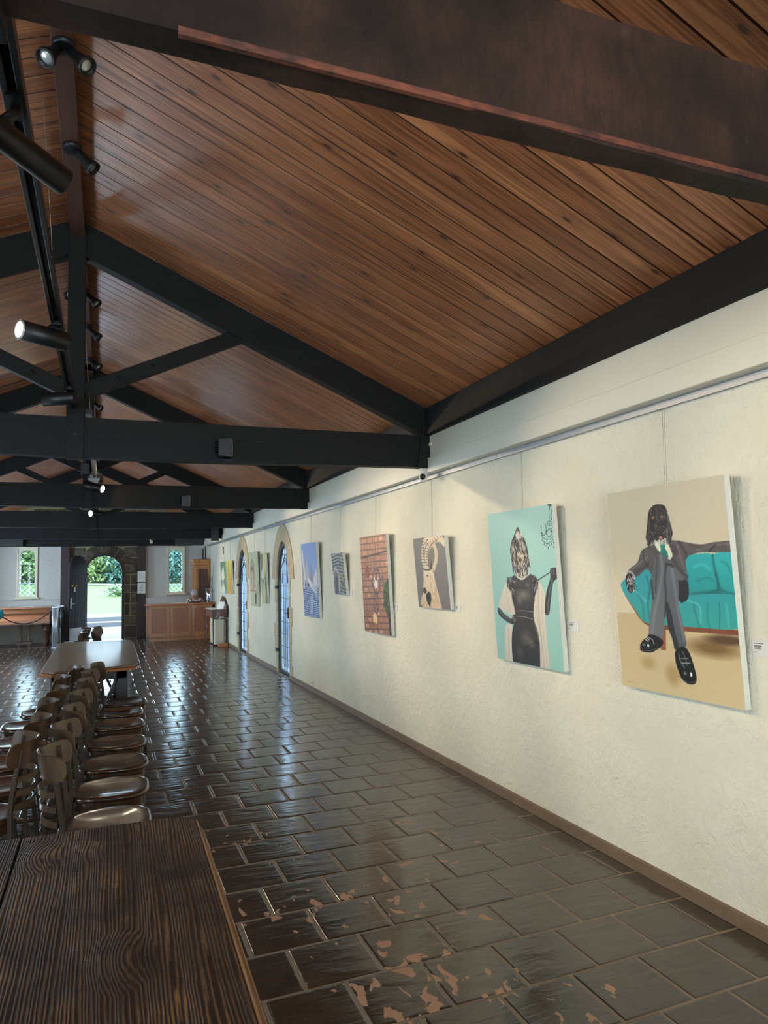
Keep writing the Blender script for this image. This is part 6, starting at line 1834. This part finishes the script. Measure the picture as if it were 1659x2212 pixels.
# ------------------------------------------------------------------ reception desk
def desk():
    x0, x1, y0, y1 = .99, 2.55, 18.45, 19.05; root = empty('reception_desk', ((x0 + x1) / 2, y0, 0)); o0 = tuple(root.location)
    tag(root, 'wooden reception desk with panelled front at the far right of the hall', 'desk')
    mb = MB(); mb.box((x0 + .02, y0 + .02, .09), (x1, y1, .88)); mb.build('body', M['desk'], root, origin=o0, world=True)
    mb = MB(); mb.box((x0 + .05, y0 + .05, 0), (x1, y1, .10)); mb.build('plinth', M['desk'], root, origin=o0, world=True)
    mb = MB(); mb.box((x0 - .08, y0 - .07, .885), (x1 + .1, y1 + .08, .925)); mb.box((x0 - .04, y0 - .03, .86), (x1 + .05, y1 + .04, .885)); mb.build('counter_top', M['desk_top'], root, origin=o0, bevel=.006, world=True)
    n = 3; w = (x1 - x0) / n
    for k in range(n):
        a, b = x0 + k * w + .008, x0 + (k + 1) * w - .008; f = .07
        mb = MB()
        mb.box((a, y0 - .005, .10), (a + f, y0 + .022, .86)); mb.box((b - f, y0 - .005, .10), (b, y0 + .022, .86))
        mb.box((a + f, y0 - .005, .10), (b - f, y0 + .022, .20)); mb.box((a + f, y0 - .005, .80), (b - f, y0 + .022, .86))
        fr = mb.build('panel_frame', M['desk'], root, origin=o0, bevel=.003, world=True)
        mb = MB(); mb.box((a + f, y0 + .012, .20), (b - f, y0 + .024, .80)); p = mb.build('panel', M['desk_panel'], fr)
        p.location = -Vector(o0) * 1.0; p['label'] = 'reddish inset panel'
    mb = MB()
    mb.box((x0 - .004, y0 + .02, .10), (x0 + .022, y0 + .10, .86)); mb.box((x0 - .004, y1 - .08, .10), (x0 + .022, y1, .86)); mb.box((x0 - .004, y0 + .02, .10), (x0 + .022, y1, .19)); mb.box((x0 - .004, y0 + .02, .79), (x0 + .022, y1, .86))
    mb.build('side_frame', M['desk'], root, origin=o0, bevel=.003, world=True)
desk()
ZD = .925
mb = MB(); mb.box((1.62, 18.5, ZD), (1.92, 18.72, ZD + .004)); tag(mb.build('paper_sheet', M['paper'], origin=(1.77, 18.6, ZD)), 'white paper lying on the middle of the reception desk', 'paper')
mb = MB(); mb.box((2.0, 18.55, ZD), (2.26, 18.80, ZD + .02)); tag(mb.build('ledger_book', M['black_plastic'], origin=(2.1, 18.6, ZD), bevel=.004), 'dark closed book on the reception desk in front of the seated person', 'book')
# steel vase with twigs
root = empty('vase', (2.50, 18.66, ZD)); tag(root, 'tall polished steel vase on the right end of the reception desk', 'vase')
mb = MB(); mb.lathe([(.0, .0), (.085, .0), (.088, .01), (.082, .18), (.088, .36), (.084, .36), (.078, .18), (.0, .02)], 28); o = mb.build('vessel', plain('polished_steel', (200, 204, 212), .12, 1.0, .05), root)
root = empty('twigs', (2.50, 18.66, ZD + .06)); tag(root, 'bare brown twigs standing in the steel vase', 'twigs')
mb = MB(); rt = random.Random(8)
for k in range(16):
    a = rt.uniform(PI * .5, PI * 1.7); sp = rt.uniform(.04, .20); hh = rt.uniform(.5, .95)
    if k < 3: a = rt.uniform(-.9, -.4); sp = .22; hh = .98 - k * .08
    p = [(0, 0, 0)]
    for q in range(1, 7):
        t = q / 6; p.append((min(.085, math.cos(a) * sp * t ** 1.3 + rt.uniform(-.01, .01)), math.sin(a) * sp * t ** 1.3 * .6 + rt.uniform(-.01, .01), hh * t))
    mb.tube(p, [.006 - .0008 * i for i in range(7)], 6)
    q = Vector(p[3]); mb.tube([q, q + Vector((rt.uniform(-.1, .03), rt.uniform(-.05, .05), .16))], [.003, .0012], 5)
mb.build('branches', plain('dark_twig', (70, 48, 38), .8), root)

# wardrobe behind the desk
root = empty('wardrobe', (2.40, 19.6, 0)); tag(root, 'tall orange oak cupboard with a carved dark door behind the reception desk', 'cupboard')
mb = MB(); mb.box((-.21, -.28, .0), (.20, .36, 1.88)); mb.build('carcass', M['wardrobe'], root, bevel=.004)
mb = MB(); mb.box((-.25, -.33, 1.96), (.21, .38, 2.04)); mb.box((-.23, -.31, 1.88), (.205, .37, 1.97)); mb.build('cornice', M['wardrobe'], root, bevel=.02, seg=3)
mb = MB(); mb.box((-.10, -.295, .85), (.14, -.28, 1.78)); dr = mb.build('door', M['wardrobe_dark'], root, bevel=.003)
mb = MB(); mb.box((-.19, -.30, .1), (-.125, -.28, 1.84)); mb.box((-.235, -.20, .1), (-.21, .0, 1.84)); mb.build('pilaster', M['wardrobe'], root, bevel=.006)
# dark pole in the corner
mb = MB(); mb.tube([(2.50, 19.9, 0), (2.50, 19.92, 2.35)], .016, 8); mb.tube([(2.56, 19.9, 0), (2.56, 19.9, 2.40)], .012, 8)
tag(mb.build('corner_poles', M['post'], origin=(2.5, 19.9, 0)), 'two dark poles standing in the far right corner behind the cupboard', 'poles')

# side table with gothic back, heater beneath
def side_table():
    x0, x1, y0, y1 = 2.25, 2.585, 16.35, 17.45; root = empty('side_table', (2.42, 16.9, 0)); o0 = tuple(root.location)
    tag(root, 'small dark wooden side table with turned legs and a pointed back against the right wall', 'side table')
    B = lambda mb, nm, mt, bv=0: mb.build(nm, mt, root, origin=o0, bevel=bv, world=True)
    mb = MB(); mb.box((x0 - .03, y0 - .03, .80), (x1 + .01, y1 + .03, .825)); B(mb, 'table_top', M['mahog'], .005)
    mb = MB(); mb.box((x0, y0, .66), (x1, y1, .80)); ap = B(mb, 'apron', M['mahog'], .003)
    mb = MB(); mb.box((x0 + .05, y0 - .006, .685), (x1 - .04, y0 + .01, .775)); d = B(mb, 'drawer', M['mahog'], .003)
    mb = MB(); mb.lathe([(.008, 0), (.014, .012), (0, .018)], 10, Matrix.Translation((x0 + .17 - o0[0], y0 - .006 - o0[1], .73)) @ Matrix.Rotation(PI / 2, 4, 'X')); k = mb.build('knob', M['brass'], d)
    k.location = Vector(o0) - Vector(o0)
    for x in (x0 + .03, x1 - .03):
        for y in (y0 + .03, y1 - .03):
            prof = [(.010, 0), (.014, .03), (.010, .06), (.020, .10), (.014, .13), (.018, .30), (.024, .42), (.016, .45), (.026, .48), (.016, .51), (.026, .54), (.018, .58), (.024, .62), (.028, .66)]
            mb = MB(); mb.lathe(prof, 14, Matrix.Translation((x, y, 0))); B(mb, 'leg', M['mahog'])
    # gothic gable back standing on the wall side
    Mx = Matrix(((0,0,1,0),(1,0,0,0),(0,1,0,0),(0,0,0,1)))
    mb = MB(); mb.prism([(y0 + .0, .825), (y1, .825), (y1, .90), ((y0 + y1) / 2, 1.13), (y0, .90)], x1 - .025, x1, Mx); B(mb, 'gabled_back', M['mahog'], .004)
side_table()
mb = MB(); mb.box((2.24, 16.40, .825), (2.46, 16.85, .829)); mb.box((2.24, 16.95, .825), (2.47, 17.3, .831)); tag(mb.build('open_papers', M['paper'], origin=(2.35, 16.6, .825)), 'white papers spread on the small side table', 'papers')
mb = MB(); mb.box((-.005, -.12, 0), (.005, .12, .17)); o = mb.build('display_card', M['paper'], origin=(0, 0, 0)); o.location = (2.47, 16.62, .826); o.rotation_euler = (0, .35, .5); tag(o, 'white card propped upright on the small side table', 'card')
root = empty('storage_heater', (2.42, 16.8, 0)); tag(root, 'cream metal storage heater standing under the small side table', 'heater')
mb = MB(); mb.box((-.10, -.38, .03), (.12, .38, .60)); mb.build('casing', M['cream_metal'], root, bevel=.012)
mb = MB(); mb.box((-.05, -.386, .08), (.09, -.38, .55)); mb.build('end_panel', M['cream_metal'], root, bevel=.004)
mb = MB(); mb.box((-.09, -.36, 0), (-.05, .36, .03)); mb.box((.07, -.36, 0), (.11, .36, .03)); mb.build('feet', M['iron'], root)
mb = MB(); mb.lathe([(.0, .0), (.035, .0), (.035, .02), (.02, .03), (0, .032)], 14, Matrix.Translation((.03, -.30, .60))); mb.build('dial', M['white'], root)
mb = MB(); mb.box((2.37, 16.22, 0), (2.59, 16.31, .075)); tag(mb.build('brick', M['brick'], origin=(2.48, 16.26, 0), bevel=.005), 'loose orange brick on the floor in front of the cream heater', 'brick')

# notices on the post
for z0, z1, lb, pic in ((1.475, 1.76, 'upper white notice sheet pinned to the post right of the entrance', 0), (1.165, 1.455, 'lower framed notice with a faint drawing, under the white sheet on the post', 1)):
    root = empty('notice', (.895, YF - .10, z0)); tag(root, lb, 'notice')
    mb = MB(); mb.box((-.10, -.012, 0), (.10, .0, z1 - z0)); mb.build('sheet', M['paper'], root)
    t = MB(); rr = random.Random(int(z0 * 100))
    if pic:
        for k in range(26): x = rr.uniform(-.07, .06); z = rr.uniform(.06, .24); t.box((x, -.0135, z), (x + rr.uniform(.01, .035), -.0122, z + rr.uniform(.004, .018)))
        t.box((-.09, -.0135, .02), (.09, -.0122, .024)); t.box((-.09, -.0135, .268), (.09, -.0122, .272))
    else:
        for k in range(8): t.box((-.07, -.0135, .23 - k * .02), (-.07 + rr.uniform(.09, .14), -.0122, .233 - k * .02))
    t.build('print', plain('notice_print', (150, 146, 130), .8), root)

# ------------------------------------------------------------------ piano and rope barrier on the left
def piano():
    x0, x1, y0, y1 = -2.75, -1.24, 18.85, 19.75; root = empty('square_piano', (-2.0, 19.2, 0)); o0 = tuple(root.location)
    tag(root, 'old walnut square piano behind the rope at the left of the end wall', 'piano')
    B = lambda mb, nm, mt, bv=0: mb.build(nm, mt, root, origin=o0, bevel=bv, world=True)
    mb = MB(); mb.box((x0, y0 - .02, .91), (x1 + .02, y1, .95)); B(mb, 'lid', M['piano'], .008)
    Mx = Matrix(((0,0,1,0),(1,0,0,0),(0,1,0,0),(0,0,0,1)))
    mb = MB(); mb.prism([(y0 + .02, .91), (y1, .91), (y1, .56), (y0 - .12, .56), (y0 - .12, .65), (y0 - .02, .70), (y0 + .05, .78)], x0, x1, Mx); B(mb, 'case', M['piano'], .004)
    mb = MB(); mb.box((x0, y0 - .13, .53), (x1 + .01, y1, .56)); mb.box((x0, y0 - .015, .80), (x1, y0 + .04, .806)); B(mb, 'moulding', M['piano_dark'], .006)
    mb = MB(); mb.box((x1 - .07, y0 - .12, .65), (x1, y0 + .1, .74)); B(mb, 'cheek', M['piano'], .012)
    prof = [(.03, 0), (.035, .04), (.05, .08), (.04, .12), (.055, .22), (.075, .38), (.085, .40), (.06, .43), (.085, .46), (.075, .53)]
    for x, y in ((x1 - .09, y0 + .0), (x1 - .09, y1 - .1), (x0 + .1, y0 + .0), (x0 + .1, y1 - .1)):
        mb = MB(); mb.lathe(prof, 18, Matrix.Translation((x, y, 0))); B(mb, 'leg', M['piano_dark'])
    mb = MB()
    for x in (-1.88, -1.70): mb.lathe([(.022, .13), (.03, .16), (.018, .2), (.024, .3), (.018, .42), (.035, .50), (.035, .54)], 14, Matrix.Translation((x, y0 + .1, 0)))
    for x in (-1.83, -1.79, -1.75): mb.tube([(x, y0 + .1, .13), (x, y0 + .1, .54)], .004, 6)
    B(mb, 'pedal_lyre', plain('gilded_lyre', (112, 98, 70), .4, .3))
    mb = MB(); mb.box((-1.96, y0 - .02, .06), (-1.62, y0 + .22, .13)); mb.box((-1.83, y0 - .1, .07), (-1.80, y0, .085)); mb.box((-1.76, y0 - .1, .07), (-1.73, y0, .085)); B(mb, 'pedal_box', M['piano_dark'], .008)
    for x in (-1.9, -1.68): mb = MB(); mb.box((x - .02, y0, 0), (x + .02, y0 + .2, .06)); B(mb, 'foot', M['piano_dark'])
piano()
mb = MB(); mb.box((XL, 18.70, -.002), (-1.15, 20.0, .004)); tag(mb.build('low_platform', M['piano_dark'], origin=(-2, 19.2, 0)), 'low dark platform under the old piano', 'platform')
def stanchion(x, y, label, n):
    root = empty('rope_stanchion', (x, y, 0)); tag(root, label, 'stanchion', 'silver rope barrier posts by the piano')
    mb = MB()
    for k in range(n): mb.tube([(-.04 + .04 * k if n > 1 else 0, 0, .02), (-.04 + .04 * k if n > 1 else 0, 0, .93)], .019, 12)
    mb.build('post', M['silver'], root)
    mb = MB(); mb.box((-.075, -.06, .93), (.075, .06, .955)); mb.build('cap', M['silver'], root, bevel=.004)
    mb = MB(); mb.box((-.07, -.05, 0), (.07, .05, .02)); mb.build('base', M['silver'], root, bevel=.003)
stanchion(-1.09, 18.25, 'silver three-tube barrier post at the end of the piano rope', 3)
stanchion(-1.02, 19.0, 'thinner silver barrier post behind, close to the entrance post', 1)
mb = MB(); P0 = Vector((-1.17, 18.22, .87)); P1 = Vector((-2.22, 18.22, .80)); pts = []
for i in range(21):
    t = i / 20; p = P0.lerp(P1, t); p.z -= .24 * 4 * t * (1 - t); pts.append(p)
mb.tube(pts, .012, 8); o = mb.build('barrier_rope', M['cord'], origin=(-1.7, 18.22, .7)); tag(o, 'black rope sagging in front of the old piano', 'rope')
mb = MB(); mb.tube([(-1.0, 18.97, .90), (-.97, 18.95, .75), (-.96, 18.94, .5), (-.985, 18.94, .38), (-1.02, 18.94, .46), (-1.05, 18.95, .75), (-1.03, 18.97, .90)], .012, 8)
tag(mb.build('coiled_rope', M['cord'], origin=(-1, 18.95, .6)), 'black rope looped down on the thinner barrier post', 'rope')
mb = MB(); mb.lathe([(0, -.02), (.10, -.015), (.125, 0), (.11, .012), (.03, .016), (0, .016)], 24, Matrix.Translation((-2.275, 18.2, .83)) @ Matrix.Rotation(PI / 2, 4, 'X'))
mb.tube([(-2.33, 18.22, 0), (-2.33, 18.22, .82)], .015, 8); tag(mb.build('round_sign', M['teal'], origin=(-2.3, 18.2, 0)), 'round teal disc on a stand cut off by the left picture edge', 'sign')
mb = MB(); mb.box((-.93, 18.9, 0), (-.72, 19.05, .07)); tag(mb.build('door_stop_block', M['kick'], origin=(-.8, 19, 0), bevel=.004), 'small grey white block on the floor at the foot of the open door', 'door stop')

# ------------------------------------------------------------------ person seated behind the desk
def person():
    root = empty('person', (2.20, 19.32, 0)); tag(root, 'person with short grey hair and patterned blouse sitting behind the desk, looking down', 'person')
    # body skeleton grown with the skin modifier; seated, forearms resting towards the desk
    J = {'pel': (0, .10, .52), 'bel': (0, .08, .68), 'che': (.01, .02, .87), 'nec0': (.01, -.04, .975), 'nec': (0, -.08, 1.02), 'hd': (-.01, -.10, 1.06), 'hd2': (-.012, -.11, 1.13),
         'ls': (-.15, .0, .955), 'le': (-.21, -.10, .76), 'lw': (-.10, -.20, .80), 'lh': (-.06, -.245, .81), 'rs': (.17, .0, .955), 're': (.24, -.10, .76), 'rw': (.12, -.20, .80), 'rh': (.08, -.245, .81),
         'lk': (-.11, -.14, .50), 'la': (-.11, -.10, .08), 'lf': (-.11, -.20, .04), 'lhp': (-.09, .06, .50), 'rhp': (.09, .06, .50), 'rk': (.11, -.14, .50), 'ra': (.11, -.10, .08), 'rf': (.11, -.20, .04)}
    Rr = {'pel': .13, 'bel': .12, 'che': .13, 'nec0': .075, 'nec': .05, 'hd': .068, 'hd2': .078, 'ls': .06, 'le': .042, 'lw': .028, 'lh': .03, 'rs': .06, 're': .042, 'rw': .028, 'rh': .03, 'lk': .06, 'la': .04, 'lf': .035, 'lhp': .09, 'rhp': .09, 'rk': .06, 'ra': .04, 'rf': .035}
    Ed = [('pel','bel'),('bel','che'),('che','nec0'),('nec0','nec'),('nec','hd'),('hd','hd2'),('che','ls'),('ls','le'),('le','lw'),('lw','lh'),('che','rs'),('rs','re'),('re','rw'),('rw','rh'),('pel','lhp'),('lhp','lk'),('lk','la'),('la','lf'),('pel','rhp'),('rhp','rk'),('rk','ra'),('ra','rf')]
    # fingers
    for h, sx in (('lh', 1), ('rh', -1)):
        hx, hy, hz = J[h]
        for i in range(4):
            a, b = h + 'f%da' % i, h + 'f%db' % i; ox = (-.024 + .016 * i)
            J[a] = (hx + ox, hy - .045, hz + .004); J[b] = (hx + ox, hy - .075, hz - .016); Rr[a] = .009; Rr[b] = .007; Ed += [(h, a), (a, b)]
        a, b = h + 't0', h + 't1'; J[a] = (hx + sx * .03, hy - .008, hz); J[b] = (hx + sx * .038, hy - .04, hz - .008); Rr[a] = .010; Rr[b] = .008; Ed += [(h, a), (a, b)]
    ks = list(J); me = bpy.data.meshes.new('body'); me.from_pydata([J[k] for k in ks], [(ks.index(a), ks.index(b)) for a, b in Ed], [])
    me.materials.append(M['skin'])
    o = bpy.data.objects.new('body', me); C.objects.link(o); o.parent = root
    md = o.modifiers.new('skin', 'SKIN'); md.use_smooth_shade = True
    for i, k in enumerate(ks): me.skin_vertices[0].data[i].radius = (Rr[k], Rr[k] * (.8 if k in ('che', 'bel', 'pel') else 1))
    me.skin_vertices[0].data[0].use_root = True
    sb = o.modifiers.new('sub', 'SUBSURF'); sb.levels = 2; sb.render_levels = 2
    # head: tilted down and to the left
    Rm = Matrix.Translation((-.015, -.12, 1.115)) @ Matrix.Rotation(-.75, 4, 'Z') @ Matrix.Rotation(.55, 4, 'X')
    hm = MB(); hm.ell((0, 0, .0), (.074, .092, .108), 24, 18, Rm); hm.ell((0, -.055, -.055), (.046, .045, .05), 16, 12, Rm)
    hm.ell((0, -.095, -.015), (.013, .02, .024), 12, 8, Rm)
    for s in (-1, 1): hm.ell((s * .075, .01, -.01), (.010, .020, .028), 10, 8, Rm)
    hd = hm.build('head', M['skin'], root)
    fm = MB()
    for s in (-1, 1): fm.ell((s * .030, -.083, .008), (.012, .008, .006), 10, 6, Rm)
    fm.build('eyes', M['ink'], hd)
    fm = MB(); fm.ell((0, -.095, -.062), (.020, .006, .006), 10, 6, Rm); fm.build('mouth', plain('lips', (170, 92, 86), .5), hd)
    gm = MB()
    for s in (-1, 1): gm.tube([Rm @ Vector((s * .030 + .024 * math.cos(2 * PI * k / 12), -.10, .004 + .018 * math.sin(2 * PI * k / 12))) for k in range(13)], .002, 5)
    gm.build('glasses', M['iron'], hd)
    hr = MB(); rr = random.Random(3)
    hr.ell((0, .016, .030), (.086, .094, .092), 24, 16, Rm)
    for k in range(60):
        a = rr.uniform(0, 2 * PI); t = rr.uniform(0, 1.4); v = Vector((.083 * math.sin(t) * math.cos(a), .016 + .09 * math.sin(t) * math.sin(a), .032 + .088 * math.cos(t)))
        if v.y < -.06 and v.z < .05: continue
        hr.ell(tuple(v), (.016, .016, .014), 8, 6, Rm)
    hr.build('hair', M['hair'], root)
    # blouse: shell over torso and upper arms
    n = N('patterned_blouse'); v = n.coord(); vo = n.nd('ShaderNodeTexVoronoi'); n.l.new(v, vo.inputs['Vector']); vo.inputs['Scale'].default_value = 26
    s2 = n.nd('ShaderNodeSeparateColor'); n.l.new(vo.outputs['Color'], s2.inputs[0])
    n.col(n.ramp(s2.outputs[0], [(.0, lin((224, 222, 226))), (.35, lin((214, 150, 96))), (.6, lin((60, 58, 84))), (.75, lin((232, 226, 214)))])); n.P(Roughness=.8)
    ks2 = ['pel', 'bel', 'che', 'nec0', 'ls', 'le', 'rs', 're']; Ed2 = [('pel','bel'),('bel','che'),('che','nec0'),('che','ls'),('ls','le'),('che','rs'),('rs','re')]
    me = bpy.data.meshes.new('blouse'); me.from_pydata([J[k] for k in ks2], [(ks2.index(a), ks2.index(b)) for a, b in Ed2], [])
    me.materials.append(n.m)
    o = bpy.data.objects.new('blouse', me); C.objects.link(o); o.parent = root
    md = o.modifiers.new('skin', 'SKIN'); md.use_smooth_shade = True
    for i, k in enumerate(ks2): me.skin_vertices[0].data[i].radius = (Rr[k] + .014, Rr[k] * (.8 if k in ('che', 'bel', 'pel') else 1) + .014)
    me.skin_vertices[0].data[0].use_root = True
    sb = o.modifiers.new('sub', 'SUBSURF'); sb.levels = 2; sb.render_levels = 2
    mb = MB(); rt = empty('stool', (2.20, 19.42, 0)); tag(rt, 'plain stool under the person behind the desk', 'stool')
    mb.lathe([(0, .36), (.17, .36), (.18, .38), (.17, .40), (0, .40)], 20); mb.build('seat', M['piano_dark'], rt)
    for k in range(4):
        a = PI / 4 + k * PI / 2; mb = MB(); mb.tube([(.11 * math.cos(a), .11 * math.sin(a), .37), (.16 * math.cos(a), .16 * math.sin(a), 0)], .014, 8); mb.build('leg', M['piano_dark'], rt)
person()

# ------------------------------------------------------------------ outside: paving, steps, gravel, lawn, shrubs
mb = MB(); mb.box((-9, YF + .46, -.12), (12, 25.3, -.02)); tag(mb.build('floor_outside_paving', M['paving']), kind='structure')
mb = MB(); mb.box((XW + .33, 6, -.12), (9, YF + .30, -.03)); tag(mb.build('floor_outside_side', M['paving']), kind='structure')
for k, (z, y, lb) in enumerate(((.13, 25.3, 'lower grey stone step outside the entrance'), (.27, 26.0, 'upper grey stone step outside the entrance'))):
    mb = MB(); mb.box((-6, y, -.1), (6, y + (.695 if k == 0 else 1.3), z)); tag(mb.build('stone_step', M['gravel'], origin=(0, y, 0), bevel=.01), lb, 'step')
mb = MB(); vs = []; fs = []
def gz(x, y):
    t = min(max((y - 29) / 26.0, 0), 1); return .27 + 1.22 * t + .10 * math.sin(x * .3 + y * .2) * t - .02 * x * t
nx, ny = 30, 30
for j in range(ny + 1):
    for i in range(nx + 1):
        x = -40 + 80 * i / nx; y = 28.6 + 60 * j / ny; vs.append((x, y, gz(x, y)))
for j in range(ny):
    for i in range(nx): a = j * (nx + 1) + i; fs.append((a, a + 1, a + nx + 2, a + nx + 1))
mb.add(vs, fs, 0, True); o = mb.build('lawn', M['grass']); tag(o, 'bright green lawn rising beyond the open entrance', 'lawn', kind='stuff')
mb = MB(); mb.box((-40, 27.3, -.1), (40, 28.8, .268)); tag(mb.build('floor_outside_gravel', M['gravel']), kind='structure')
mb = MB(); vs = []; fs = []
for i in range(31):
    x = -30 + 2 * i; y = 47.5 - .12 * x
    vs += [(x, y, gz(x, y) + .02), (x, y + 2.2, gz(x, y + 2.2) + .03)]
for i in range(30): fs.append((2 * i, 2 * i + 2, 2 * i + 3, 2 * i + 1))
mb.add(vs, fs, 0, True); tag(mb.build('floor_outside_path', M['gravel']), kind='structure')
def shrub(x, y, z, w, h, mt, seed, label, cat='shrub', n=900, leaf=.16, grp=None, stem=True, petals=None):
    root = empty('shrub' if cat == 'shrub' else cat.replace(' ', '_'), (x, y, z)); tag(root, label, cat, grp); rr = random.Random(seed); mb = MB()
    for k in range(n):
        a = rr.uniform(0, 2 * PI); t = math.acos(rr.uniform(-.8, 1)); q = rr.uniform(.7, 1.08) * (1 + .15 * math.sin(a * 3 + seed))
        c = Vector((w * math.sin(t) * math.cos(a) * q, w * .7 * math.sin(t) * math.sin(a) * q, h * .45 + h * .55 * math.cos(t) * q))
        s = leaf * rr.uniform(.6, 1.4); u = Vector((rr.gauss(0, 1), rr.gauss(0, 1), rr.gauss(0, 1))).normalized(); v = u.cross(Vector((rr.gauss(0, 1), rr.gauss(0, 1), rr.gauss(0, 1)))).normalized()
        mb.add([c - u * s, c + v * s * .5, c + u * s, c - v * s * .5], [(0,1,2,3)], 1 if (petals and rr.random() < .45) else 0)
    mb.ell((0, 0, h * .45), (w * .42, w * .3, h * .34), 14, 10)
    mb.build('foliage', [mt, petals] if petals else mt, root)
    if stem: s_ = MB(); s_.tube([(0, 0, -.1), (0, 0, h * .5)], .06 * h / 2, 8); s_.build('stem', M['bark'], root)
G = 'shrubs at the back of the garden'
SH = [(-15, 54, 3.5, 3.2, 'leaf_dark', 'dark shrub seen through the left lancet window, the farther one'), (-7.2, 52, 3.2, 2.9, 'leaf', 'green shrub seen through the left lancet window, the nearer one'),
      (-3.2, 51.5, 2.6, 2.5, 'leaf_yellow', 'yellow green shrub at the left of the doorway view'), (-.2, 54, 2.6, 3.0, 'leaf', 'taller green shrub left of centre in the doorway view'), (2.6, 51.8, 2.3, 2.7, 'leaf_dark', 'blue green shrub in the middle of the doorway view'),
      (5.9, 53, 2.4, 2.7, 'leaf_dark', 'dark blue green shrub behind the right edge of the doorway view'), (10.5, 55, 3.2, 3.1, 'leaf', 'large green shrub behind the window over the desk'), (17, 57, 3.8, 3.4, 'leaf_dark', 'farthest right dark shrub, seen through the window over the desk')]
for i, (x, y, w, h, mt, lb) in enumerate(SH): shrub(x, y, gz(x, y), w * 1.25, h, M[mt], i, lb, grp=G, n=3600, leaf=.17)
shrub(.62, 37.5, gz(.6, 37.5) - .05, .62, .62, M['leaf'], 31, 'low bush with white flowers in the middle of the lawn', 'flower bush', 420, .07, stem=False, petals=M['petal'])
shrub(4.4, 30.5, .3, .55, .75, M['leaf_yellow'], 33, 'low bush with yellow flowers outside the counter window', 'flower bush', 300, .08, stem=False, petals=M['petal_y'])
shrub(-3.9, 27.9, .2, 1.0, 1.5, M['leaf_dark'], 35, 'garden bush close outside the left lancet window', 'garden bush', 700, .09, stem=False)
# neighbouring stone building seen through the side doors
root = empty('outbuilding', (4.7, 13, 0)); tag(root, 'grey blue outbuilding dimly seen through the glazed side doors', 'building')
mb = MB(); mb.box((-.2, -8, -.1), (2.4, 24, 2.9)); mb.build('wall', M['render_wall'], root)
mb = MB(); mb.add([(-.3, -8.4, 2.88), (-.3, 24.4, 2.88), (2.6, 24.4, 3.9), (2.6, -8.4, 3.9)], [(0,1,2,3)]); mb.build('roof', M['iron'], root)
for k in range(9):
    mb = MB(); mb.box((-.23, -6 + k * 3, 1.0), (-.19, -5 + k * 3, 2.2)); w_ = mb.build('window', M['white'], root)

# ------------------------------------------------------------------ beams of the gallery lamps
for loc, tg, pw, an in [
    ((.02, 8.85, 2.62), (2.6, 4.6, 1.3), 80, 60), ((-.25, 12.68, 2.66), (2.6, 7.6, 1.4), 60, 50),
    ((-.16, 4.75, 2.70), (2.6, 2.6, 1.45), 86, 56), ((-.05, 6.1, 2.70), (2.6, 4.0, 1.45), 80, 54), ((-.05, 7.5, 2.70), (2.6, 5.5, 1.5), 72, 50), ((-.05, 8.7, 2.70), (2.6, 6.8, 1.5), 72, 50),
    ((-.05, 11.2, 2.70), (2.6, 9.3, 1.5), 62, 60), ((-.05, 15.0, 2.70), (2.6, 13.0, 1.5), 60, 66), ((-.05, 18.2, 2.70), (2.6, 16.4, 1.5), 52, 66), ((-.16, 3.2, 2.70), (2.6, 1.0, 1.4), 50, 62),
    ((-.39, 3.6, 2.72), (-3.0, 4.4, 1.5), 20, 70), ((-.16, 2.4, 2.74), (-3.0, 3.0, 1.5), 16, 80)]:
    spot(loc, tg, pw, an)
